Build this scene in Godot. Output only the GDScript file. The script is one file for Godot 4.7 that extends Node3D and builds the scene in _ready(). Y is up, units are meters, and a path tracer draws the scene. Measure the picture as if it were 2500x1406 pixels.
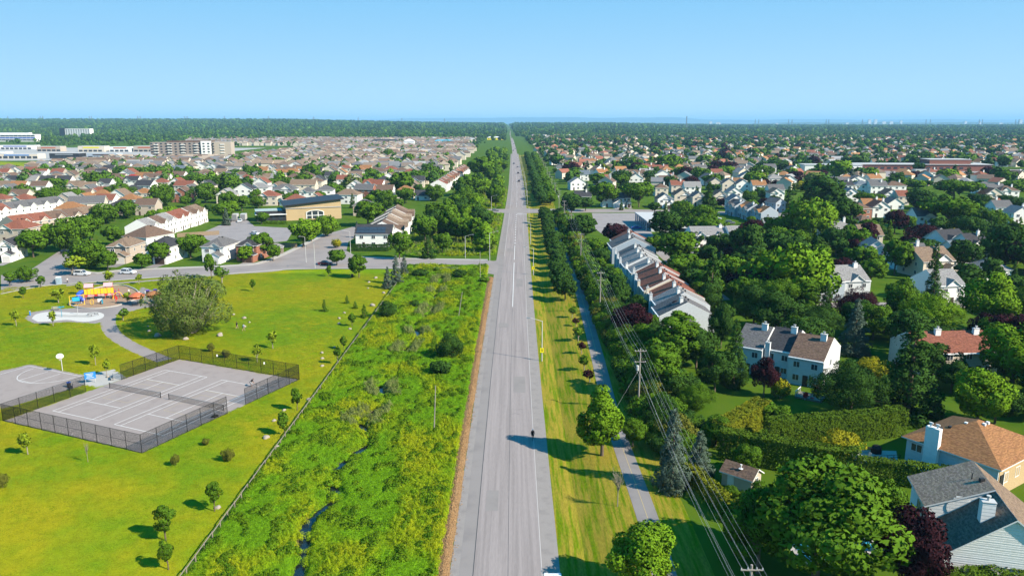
extends Node3D
# An aerial view along a suburban road: park and courts, creek meadow, row houses and leafy yards.
# x runs to the right of the road, depth d runs away from the drone; a point (x, d) stands at Vector3(x, y, -d).
class MB:
	var v := PackedVector3Array()
	var n := PackedVector3Array()
	var c := PackedColorArray()
	var u := PackedVector2Array()
	var i := PackedInt32Array()
	var col := Color.WHITE
	func quad(a: Vector3, b: Vector3, d: Vector3, e: Vector3, uvs = null) -> MB:
		var k := v.size()
		var nn := (b - a).cross(e - a)
		if nn.length_squared() < 1e-12:
			nn = (d - b).cross(e - b)
		nn = nn.normalized()
		v.append_array([a, b, d, e])
		for t in 4:
			n.append(nn)
			c.append(col)
		if uvs == null:
			u.append_array([Vector2(0, 0), Vector2(a.distance_to(b), 0), Vector2(a.distance_to(b), a.distance_to(e)), Vector2(0, a.distance_to(e))])
		else:
			u.append_array(uvs)
		i.append_array([k, k + 2, k + 1, k, k + 3, k + 2])
		return self
	func tri(a: Vector3, b: Vector3, d: Vector3) -> MB:
		var k := v.size()
		var nn := (b - a).cross(d - a).normalized()
		v.append_array([a, b, d])
		for t in 3:
			n.append(nn)
			c.append(col)
		u.append_array([Vector2(0, 0), Vector2(a.distance_to(b), 0), Vector2(0, a.distance_to(d))])
		i.append_array([k, k + 2, k + 1])
		return self
	func box(at: Vector3, s: Vector3, bs := Basis()) -> MB:
		var h := s * 0.5
		var p := []
		for t in 8:
			p.append(at + bs * Vector3(h.x if t & 1 else -h.x, h.y if t & 2 else -h.y, h.z if t & 4 else -h.z))
		quad(p[4], p[5], p[7], p[6])
		quad(p[1], p[0], p[2], p[3])
		quad(p[5], p[1], p[3], p[7])
		quad(p[0], p[4], p[6], p[2])
		quad(p[6], p[7], p[3], p[2])
		quad(p[0], p[1], p[5], p[4])
		return self
	func tube(a: Vector3, b: Vector3, ra: float, rb: float, seg := 6, caps := true) -> MB:
		var ax := (b - a).normalized()
		var x := ax.cross(Vector3.UP if absf(ax.y) < 0.9 else Vector3.RIGHT).normalized()
		var y := ax.cross(x)
		var k := v.size()
		for t in seg:
			var an := TAU * t / seg
			var dir := x * cos(an) + y * sin(an)
			v.append_array([a + dir * ra, b + dir * rb])
			n.append_array([dir, dir])
			c.append_array([col, col])
			u.append_array([Vector2(float(t) / seg, 0), Vector2(float(t) / seg, 1)])
		for t in seg:
			var p := k + 2 * t
			var q := k + 2 * ((t + 1) % seg)
			i.append_array([p, q + 1, q, p, p + 1, q + 1])
		if caps and rb > 0.001:
			for t in range(1, seg - 1):
				tri(b + (x * cos(0) + y * sin(0)) * rb, b + (x * cos(TAU * t / seg) + y * sin(TAU * t / seg)) * rb, b + (x * cos(TAU * (t + 1) / seg) + y * sin(TAU * (t + 1) / seg)) * rb)
		return self
	func poly(pts: PackedVector2Array, y: float) -> MB:
		# flat sheet over (x, d) points
		var idx := Geometry2D.triangulate_polygon(pts)
		for t in range(0, idx.size(), 3):
			var a := pts[idx[t]]
			var b := pts[idx[t + 1]]
			var d := pts[idx[t + 2]]
			if (b - a).cross(d - a) < 0:
				var e := b
				b = d
				d = e
			tri(Vector3(a.x, y, -a.y), Vector3(b.x, y, -b.y), Vector3(d.x, y, -d.y))
		return self
	func lathe(at: Vector3, prof: Array, seg := 12) -> MB:
		for t in seg:
			var a0 := TAU * t / seg
			var a1 := TAU * (t + 1) / seg
			for k in prof.size() - 1:
				var p: Vector2 = prof[k]
				var q: Vector2 = prof[k + 1]
				quad(at + Vector3(p.x * cos(a0), p.y, -p.x * sin(a0)), at + Vector3(p.x * cos(a1), p.y, -p.x * sin(a1)), at + Vector3(q.x * cos(a1), q.y, -q.x * sin(a1)), at + Vector3(q.x * cos(a0), q.y, -q.x * sin(a0)))
		return self
	func surf(m: ArrayMesh) -> ArrayMesh:
		if v.size() == 0:
			return m
		var a := []
		a.resize(Mesh.ARRAY_MAX)
		a[Mesh.ARRAY_VERTEX] = v
		a[Mesh.ARRAY_NORMAL] = n
		a[Mesh.ARRAY_COLOR] = c
		a[Mesh.ARRAY_TEX_UV] = u
		a[Mesh.ARRAY_INDEX] = i
		m.add_surface_from_arrays(Mesh.PRIMITIVE_TRIANGLES, a)
		return m
	func mesh() -> ArrayMesh:
		return surf(ArrayMesh.new())

var rng := RandomNumberGenerator.new()
var M := {}
var cache := {}
var counts := {}

func lin(r: float, g: float, b: float) -> Color:
	return Color(r, g, b).linear_to_srgb()

func mat(called: String, c: Color, rough := 0.85, vc := false) -> StandardMaterial3D:
	var m := StandardMaterial3D.new()
	m.resource_name = called
	m.albedo_color = Color(c.r * 0.8, c.g * 0.8, c.b * 0.8).linear_to_srgb()
	m.roughness = rough
	m.metallic_specular = 0.3
	m.vertex_color_use_as_albedo = vc
	M[called] = m
	return m

func noise_tex(sz: int, freq: float, stops: Array, oct := 4, sd := 1, typ := FastNoiseLite.TYPE_SIMPLEX_SMOOTH, gain := 0.5) -> NoiseTexture2D:
	var f := FastNoiseLite.new()
	f.noise_type = typ
	f.seed = sd
	f.frequency = freq
	f.fractal_octaves = oct
	f.fractal_gain = gain
	var t := NoiseTexture2D.new()
	t.width = sz
	t.height = sz
	t.seamless = true
	t.noise = f
	var gr := Gradient.new()
	var off := PackedFloat32Array()
	var cs := PackedColorArray()
	for k in stops.size():
		off.append(stops[k][0])
		cs.append(lin(stops[k][1], stops[k][2], stops[k][3]))
	gr.offsets = off
	gr.colors = cs
	t.color_ramp = gr
	return t

func tiled(m: StandardMaterial3D, tex: Texture2D, metres: float) -> StandardMaterial3D:
	m.albedo_texture = tex
	m.uv1_triplanar = true
	m.uv1_world_triplanar = true
	m.uv1_scale = Vector3.ONE / metres
	return m

func detail(m: StandardMaterial3D, tex: Texture2D, metres: float) -> StandardMaterial3D:
	m.detail_enabled = true
	m.detail_albedo = tex
	m.detail_blend_mode = BaseMaterial3D.BLEND_MODE_MUL
	m.detail_uv_layer = BaseMaterial3D.DETAIL_UV_2
	m.uv2_triplanar = true
	m.uv2_world_triplanar = true
	m.uv2_scale = Vector3.ONE / metres
	return m

func relief(m: StandardMaterial3D, tex: Texture2D, cm: float) -> StandardMaterial3D:
	m.heightmap_enabled = true
	m.heightmap_texture = tex
	m.heightmap_scale = cm
	return m

func at(x: float, d: float, y := 0.0) -> Vector3:
	return Vector3(x, y, -d)

func v2s(a: Array) -> PackedVector2Array:
	var r := PackedVector2Array()
	for p in a:
		r.append(Vector2(p[0], p[1]))
	return r

func numbered(called: String) -> String:
	var k: int = counts.get(called, 0)
	counts[called] = k + 1
	return called if k == 0 else "%s_%03d" % [called, k]

func thing(called: String, label: String, category: String, pos: Vector3, turn := 0.0, group := "") -> Node3D:
	var o := Node3D.new()
	o.name = numbered(called)
	add_child(o)
	o.position = pos
	o.rotation.y = turn
	tag(o, label, category, group)
	return o

func tag(o: Node, label: String, category: String, group := "") -> void:
	o.set_meta("label", label)
	o.set_meta("category", category)
	if group:
		o.set_meta("group", group)

func part(called: String, m: Mesh, mt, parent: Node, pos := Vector3.ZERO, bs := Basis()) -> MeshInstance3D:
	var o := MeshInstance3D.new()
	o.name = called
	o.mesh = m
	if mt is Array:
		for k in mt.size():
			if k < m.get_surface_count():
				o.set_surface_override_material(k, mt[k])
	else:
		for k in m.get_surface_count():
			o.set_surface_override_material(k, mt)
	o.transform = Transform3D(bs, pos)
	parent.add_child(o, true)
	return o

func one(called: String, m: Mesh, mt, label: String, category: String, pos := Vector3.ZERO, turn := 0.0, group := "") -> MeshInstance3D:
	var o := part(numbered(called), m, mt, self, pos, Basis(Vector3.UP, turn))
	tag(o, label, category, group)
	return o

func struct(called: String, m: Mesh, mt) -> MeshInstance3D:
	var o := part(numbered(called), m, mt, self)
	o.set_meta("kind", "structure")
	return o

func stuff(called: String, m: Mesh, mt: Material, xs: Array, cols: PackedColorArray, label: String, category: String) -> void:
	var mm := MultiMesh.new()
	mm.transform_format = MultiMesh.TRANSFORM_3D
	mm.use_colors = true
	mm.mesh = m
	mm.instance_count = xs.size()
	for k in xs.size():
		mm.set_instance_transform(k, xs[k])
		mm.set_instance_color(k, cols[k])
	var o := MultiMeshInstance3D.new()
	o.name = numbered(called)
	o.multimesh = mm
	o.material_override = mt
	add_child(o)
	o.set_meta("kind", "stuff")
	tag(o, label, category)

func ubox() -> Mesh:
	if not cache.has("ubox"):
		cache.ubox = MB.new().box(Vector3.ZERO, Vector3.ONE).mesh()
	return cache.ubox

func bx(called: String, parent: Node, mt, pos: Vector3, s: Vector3, turn := 0.0) -> MeshInstance3D:
	return part(called, ubox(), mt, parent, pos, Basis(Vector3.UP, turn).scaled_local(s))

func road_x(d: float) -> float:
	# the road drifts slightly to the right, then back to the left far away
	if d < 650.0:
		return -0.5 + 4.3 * smoothstep(60.0, 650.0, d)
	if d < 1300.0:
		return 3.8 + 0.4 * smoothstep(650.0, 1000.0, d)
	return 4.2 - 21.0 * pow((d - 1300.0) / 3400.0, 1.2)

func ground_y(x: float, d: float) -> float:
	if d < 1700.0:
		return 0.0
	var k := smoothstep(1900.0, 6800.0, d) * (1.0 - 0.6 * smoothstep(9000.0, 15000.0, d))
	var top := lerpf(58.0, 24.0, smoothstep(-0.35, 0.0, x / d))
	if x > 0.0:
		top = lerpf(26.0, 8.0, smoothstep(0.1, 0.28, x / d))
	if absf(x - road_x(d)) < 60.0:
		top *= 0.45 + 0.55 * smoothstep(15.0, 60.0, absf(x - road_x(d)))
	return top * k

# ---------- foliage ----------
func leaves(lobes: Array, count: int, size: float, mid: Vector3, thin: float, dark: Color, pale: Color, droop := 0.0) -> MB:
	var m := MB.new()
	var tot := 0.0
	var acc := []
	var tone := []
	for l in lobes:
		tot += l[1] * l[1]
		acc.append(tot)
		tone.append(rng.randf())
	var V := PackedVector3Array()
	var N := PackedVector3Array()
	var C := PackedColorArray()
	var U := PackedVector2Array()
	var I := PackedInt32Array()
	V.resize(count * 4)
	N.resize(count * 4)
	C.resize(count * 4)
	U.resize(count * 4)
	I.resize(count * 6)
	for k in count:
		var w := rng.randf() * tot
		var li: int = acc.bsearch(w)
		li = mini(li, lobes.size() - 1)
		var ct: Vector3 = lobes[li][0]
		var r: float = lobes[li][1]
		var dir := Vector3(rng.randfn(), rng.randfn(), rng.randfn()).normalized()
		var away := (ct - mid).normalized()
		if dir.dot(away) < -0.2 and rng.randf() < 0.75:
			dir = (dir + away * 1.3).normalized()
		var p := ct + dir * r * (0.62 + 0.48 * sqrt(rng.randf()))
		var nn := (dir * 0.9 + Vector3(rng.randfn(), rng.randfn() + droop, rng.randfn()) * 0.55).normalized()
		var t := nn.cross(Vector3(rng.randfn(), rng.randfn(), rng.randfn())).normalized()
		var b := nn.cross(t)
		var s := size * rng.randf_range(0.45, 1.55)
		var sn := (dir * 0.55 + (p - mid).normalized() * 0.35 + nn * 0.45).normalized()
		var cc := dark.lerp(pale, clampf(tone[li] * 0.55 + rng.randf() * 0.55 - 0.05, 0, 1))
		var q := k * 4
		V[q] = p - t * s
		V[q + 1] = p + b * s * thin
		V[q + 2] = p + t * s
		V[q + 3] = p - b * s * thin
		for z in 4:
			N[q + z] = sn
			C[q + z] = cc
		var e := k * 6
		I[e] = q
		I[e + 1] = q + 1
		I[e + 2] = q + 2
		I[e + 3] = q
		I[e + 4] = q + 2
		I[e + 5] = q + 3
	m.v = V
	m.n = N
	m.c = C
	m.u = U
	m.i = I
	return m

const LO := Color(0.62, 0.62, 0.6)
const HI := Color(1.3, 1.25, 1.05)

func crown(kind: String, level: int, variant: int) -> Array:
	# [crown mesh, trunk mesh, radius] for a tree one metre tall
	var key := "%s%d%d" % [kind, level, variant]
	if cache.has(key):
		return cache[key]
	rng.seed = hash(key)
	var size: float = [0.0145, 0.03, 0.06, 0.115][level]
	var n: int = [15000, 4300, 1150, 300][level]
	var lobes := []
	var trunk := MB.new()
	var pr := 0.4
	var mid := Vector3(0, 0.55, 0)
	var made: MB
	if kind == "spr" or kind == "spf":
		pr = 0.24 if kind == "spr" else 0.3
		var nl: int = [210, 120, 50, 26][level]
		for t in nl:
			var y := 0.06 + 0.9 * pow((t + rng.randf()) / nl, 1.25)
			var an := rng.randf() * TAU
			var rr := pr * pow(1.0 - y, 0.8) * (0.86 + 0.2 * sin(an * 3.0 + y * 17.0)) * rng.randf_range(0.5, 1.0)
			lobes.append([Vector3(cos(an) * rr, y - rr * 0.18, sin(an) * rr), (0.052 if level < 2 else 0.085) * (1.15 - 0.7 * y) * rng.randf_range(0.7, 1.25)])
		lobes.append([Vector3(0, 0.975, 0), 0.018])
		made = leaves(lobes, [12000, 4200, 900, 240][level], [0.0125, 0.021, 0.045, 0.08][level], Vector3(0, 0.25, 0), 0.42, LO, HI, 0.25)
		trunk.col = Color.WHITE
		trunk.tube(Vector3.ZERO, Vector3(0, 0.95, 0), 0.022, 0.003, 6)
	elif kind == "bare":
		pr = 0.22
		made = MB.new()
		trunk.tube(Vector3.ZERO, Vector3(0, 0.55, 0), 0.014, 0.01, 6)
		for b in 26:
			var y := rng.randf_range(0.3, 0.6)
			var an := rng.randf() * TAU
			var tip := Vector3(cos(an) * 0.2, rng.randf_range(0.65, 1.0), sin(an) * 0.2) * Vector3(rng.randf_range(0.4, 1.1), 1, rng.randf_range(0.4, 1.1))
			var st := Vector3(0, y, 0)
			made.tube(st, st.lerp(tip, 0.6), 0.007, 0.004, 4)
			made.tube(st.lerp(tip, 0.6), tip, 0.004, 0.001, 4)
			for q in 3:
				var o := st.lerp(tip, rng.randf_range(0.4, 0.8))
				made.tube(o, o + Vector3(rng.randfn() * 0.05, 0.1, rng.randfn() * 0.05), 0.003, 0.001, 4)
	else:
		var base := 0.16
		var count := 54
		var lr := 0.115
		var ry := 0.34
		if kind == "oval":
			pr = 0.27
			lr = 0.09
			ry = 0.37
		elif kind == "brd":
			pr = 0.62
			lr = 0.13
			ry = 0.22
			mid = Vector3(0, 0.66, 0)
			count = 80
			n = int(n * 1.6)
		elif kind == "shb":
			pr = 0.55
			lr = 0.15
			ry = 0.34
			mid = Vector3(0, 0.42, 0)
			n = int(n * 0.8)
			size *= 1.15
		elif kind == "wid":
			pr = 0.6
			lr = 0.125
			ry = 0.42
			mid = Vector3(0, 0.54, 0)
			count = 120
			n = int(n * (2.8 if level == 0 else 1.8))
			size *= 0.66 if level == 0 else 0.9
		elif kind == "yng":
			pr = 0.3
			lr = 0.1
			ry = 0.33
			mid = Vector3(0, 0.63, 0)
			n = int(n * 0.45)
			size *= 1.1
			count = 40
		elif kind == "sap":
			pr = 0.26
			lr = 0.085
			ry = 0.3
			mid = Vector3(0, 0.66, 0)
			n = [700, 420, 200, 90][level]
			size = [0.04, 0.05, 0.08, 0.12][level]
		elif kind == "con":
			pr = 0.31
			lr = 0.09
			ry = 0.4
		elif kind == "wil":
			pr = 0.55
			lr = 0.13
			ry = 0.44
			mid = Vector3(0, 0.42, 0)
			count = 70
			n = 26000
			size = 0.0135
		var sx := rng.randf_range(0.82, 1.12)
		var sz := rng.randf_range(0.82, 1.12)
		var lean := Vector3(rng.randf_range(-0.05, 0.05), 0, rng.randf_range(-0.05, 0.05))
		for k in count:
			var dir := Vector3(rng.randfn(), rng.randfn(), rng.randfn()).normalized()
			var f := pow(rng.randf(), 0.4)
			if k % 9 == 0:
				f = rng.randf_range(1.05, 1.22)
			var p := mid + Vector3(dir.x * (pr - lr * 0.9), dir.y * (ry - lr * 0.6), dir.z * (pr - lr * 0.9)) * f
			if kind == "con":
				var sh := 1.3 - 1.15 * smoothstep(0.12, 0.98, p.y)
				p.x *= sh
				p.z *= sh
			if kind == "rnd" or kind == "oval" or kind == "yng" or kind == "wid":
				var sh2 := 1.08 - 0.35 * smoothstep(0.55, 0.95, p.y) - 0.2 * smoothstep(0.4, 0.2, p.y)
				p.x *= sh2
				p.z *= sh2
			if kind != "shb" and kind != "wil":
				p = Vector3(p.x * sx, p.y, p.z * sz) + lean * (p.y * 2.0)
			lobes.append([p, lr * rng.randf_range(0.5, 1.3) * (0.7 if k % 9 == 0 else 1.0)])
		if kind == "wil":
			made = leaves(lobes, n, size, mid, 0.3, LO, HI, 0.0)
		else:
			made = leaves(lobes, n, size, mid, 0.62, LO, HI)
		trunk.tube(Vector3(0, -0.01, 0), Vector3(0, 0.3, 0), 0.022, 0.017, 7)
		for k in (5 if level < 2 else 2):
			var l: Vector3 = lobes[k * 3][0]
			trunk.tube(Vector3(0, 0.28 - 0.02 * k, 0), l, 0.013, 0.004, 5)
		if kind == "wil":
			for k in 40:
				var l: Vector3 = lobes[k][0]
				var g := (l - mid) * 1.25 + mid
				trunk.tube(Vector3(l.x * 0.15, 0.02, l.z * 0.15), l, 0.008, 0.004, 4)
				trunk.tube(l, g, 0.004, 0.001, 4)
	cache[key] = [made.mesh(), trunk.mesh(), pr]
	return cache[key]

func leaf_mats() -> void:
	var tints := {"leaf": Color(0.085, 0.175, 0.012), "bright": Color(0.135, 0.255, 0.013), "dark": Color(0.044, 0.105, 0.017), "lime": Color(0.22, 0.3, 0.018), "yellow": Color(0.29, 0.28, 0.016), "olive": Color(0.15, 0.165, 0.026), "sage": Color(0.13, 0.185, 0.042), "blue": Color(0.1, 0.145, 0.115), "plum": Color(0.04, 0.013, 0.02), "grey": Color(0.3, 0.26, 0.2), "hedge": Color(0.085, 0.145, 0.012), "golden": Color(0.17, 0.19, 0.013)}
	for k in tints:
		var m := mat("foliage_" + k, tints[k], 0.7, true)
		m.metallic_specular = 0.12
		m.backlight_enabled = k != "grey"
		m.backlight = Color(0.24, 0.28, 0.14) if k != "plum" else Color(0.16, 0.1, 0.1)
	mat("bark", Color(0.14, 0.105, 0.075), 0.95)
	mat("pale_bark", Color(0.3, 0.26, 0.21), 0.9)

const KINDNAME := {"rnd": ["broadleaf_tree", "round crowned"], "oval": ["broadleaf_tree", "upright oval"], "wid": ["broadleaf_tree", "broad round crowned"], "yng": ["young_maple", "young teardrop crowned"], "con": ["broadleaf_tree", "cone shaped leafy"], "brd": ["broadleaf_tree", "wide spreading"], "spr": ["spruce_tree", "tapering spruce"], "spf": ["young_conifer", "small feathery conifer"], "shb": ["shrub", "low rounded bushy"], "sap": ["sapling", "thin young"], "wil": ["willow_thicket", "huge feathery willow"], "bare": ["leafless_sapling", "leafless bare branched"]}
const TINTWORD := {"leaf": "mid green", "bright": "bright green", "dark": "dark green", "lime": "pale lime green", "yellow": "golden yellow green", "olive": "olive brown green", "sage": "grey green", "blue": "silvery blue", "plum": "dark purple leaved", "grey": "grey twigged", "hedge": "green", "golden": "golden green"}

func tree(x: float, d: float, h: float, r: float, kind: String, tint: String, where: String, group: String, y := 0.0) -> Node3D:
	var level := 0 if d < 190.0 else 1 if d < 480.0 else 2
	if h < 5.0 and d > 110.0:
		level = maxi(level, 1)
	if kind == "wil":
		level = 0
	var c := crown(kind, level, absi(hash(Vector2(x, d))) % (3 if level else 4))
	var nm: Array = KINDNAME[kind].duplicate()
	if tint == "plum" and kind == "rnd":
		nm[0] = "purple_maple_tree"
	if group == "boulevard row trees":
		nm[0] = "boulevard_tree"  # broadleaf crowns named for the row they stand in
	elif group.ends_with("belt trees"):
		nm[0] = "poplar_tree"
	elif group.contains("garden trees") and kind != "spr" and tint != "plum":
		nm[0] = "left_garden_tree" if x < 0.0 else "garden_tree"  # broadleaf trees scattered by code, named by side of the road
	elif group.ends_with("hedgerow shrubs"):
		nm[0] = "hedgerow_shrub"
	var is_tree: bool = kind != "shb"
	var lb := "%s%s %s %s %s" % ["tall " if h > 11.0 else "small " if h < 4.5 and kind != "spf" and is_tree else "", TINTWORD[tint], nm[1], "shrub" if not is_tree else "tree", where]
	if kind == "wil":
		lb = "huge feathery grey green willow thicket on the park lawn"
	var o := thing(nm[0], lb, "tree" if is_tree else "shrub", at(x, d, y), 0.0, lb if kind != "wil" else "")
	var s: float = r * (1.14 if kind in ["rnd", "oval", "con", "brd", "wid"] else 1.0) / c[2]
	var bs := Basis(Vector3.UP, fmod(x * 7.3 + d * 3.1, TAU)).scaled(Vector3(s, h, s))
	part("crown" if kind != "bare" else "twigs", c[0], M["foliage_" + tint], o, Vector3.ZERO, bs)
	part("trunk" if is_tree else "stem", c[1], M["pale_bark" if kind in ["sap", "bare", "wil"] else "bark"], o, Vector3.ZERO, bs)
	return o

func hedge(pts: Array, ht: float, wd: float, tint: String, label: String) -> void:
	# a clipped hedge along (x, d) points: many small leaf faces over a rounded box, with stems inside
	var o := thing("hedge", label, "hedge", at(pts[0][0], pts[0][1]))
	var m := MB.new()
	rng.seed = hash(label)
	var V := PackedVector3Array()
	var N := PackedVector3Array()
	var C := PackedColorArray()
	var I := PackedInt32Array()
	var stem := MB.new().tube(Vector3.ZERO, Vector3(0, ht * 0.85, 0), 0.05, 0.02, 5).mesh()
	for k in pts.size() - 1:
		var a := Vector3(pts[k][0] - pts[0][0], 0, -(pts[k][1] - pts[0][1]))
		var b := Vector3(pts[k + 1][0] - pts[0][0], 0, -(pts[k + 1][1] - pts[0][1]))
		var L := a.distance_to(b)
		var al := (b - a) / L
		var sd := al.cross(Vector3.UP)
		for q in int(L / 1.2):
			part("stem", stem, M.bark, o, a + al * (q * 1.2 + 0.5))
		var area := L * (2.0 * ht + wd)
		for q in int(area * 62.0):
			var per := 2.0 * ht + wd
			var w := rng.randf() * per
			var n: Vector3
			var p: Vector3
			var bump := sin(w * 2.0 + L) * 0.06
			var al_t := rng.randf() * L
			var wob := 0.22 * sin(al_t * 1.7 + k) * sin(al_t * 0.61 + 2.0)
			if w < ht:
				n = sd
				p = sd * (wd * 0.5 + wob * 0.5) + Vector3(0, w, 0)
			elif w < ht + wd:
				n = Vector3.UP
				p = sd * (wd * 0.5 - (w - ht)) + Vector3(0, ht + wob + bump, 0)
			else:
				n = -sd
				p = -sd * (wd * 0.5 - wob * 0.5) + Vector3(0, per - w, 0)
			p += a + al * al_t - n * absf(rng.randfn()) * 0.14
			var nn := (n + Vector3(rng.randfn(), rng.randfn(), rng.randfn()) * 0.55).normalized()
			var t := nn.cross(Vector3(rng.randfn(), rng.randfn(), rng.randfn())).normalized()
			var bb := nn.cross(t)
			var s := rng.randf_range(0.09, 0.19)
			var e := V.size()
			V.append_array([p - t * s, p + bb * s * 0.7, p + t * s, p - bb * s * 0.7])
			var sn := (n * 0.5 + nn * 0.6).normalized()
			var cc := LO.lerp(HI, rng.randf())
			for z in 4:
				N.append(sn)
				C.append(cc)
			I.append_array([e, e + 1, e + 2, e, e + 2, e + 3])
	m.v = V
	m.n = N
	m.c = C
	m.i = I
	m.u.resize(V.size())
	part("foliage", m.mesh(), M["foliage_" + tint], o)

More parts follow.
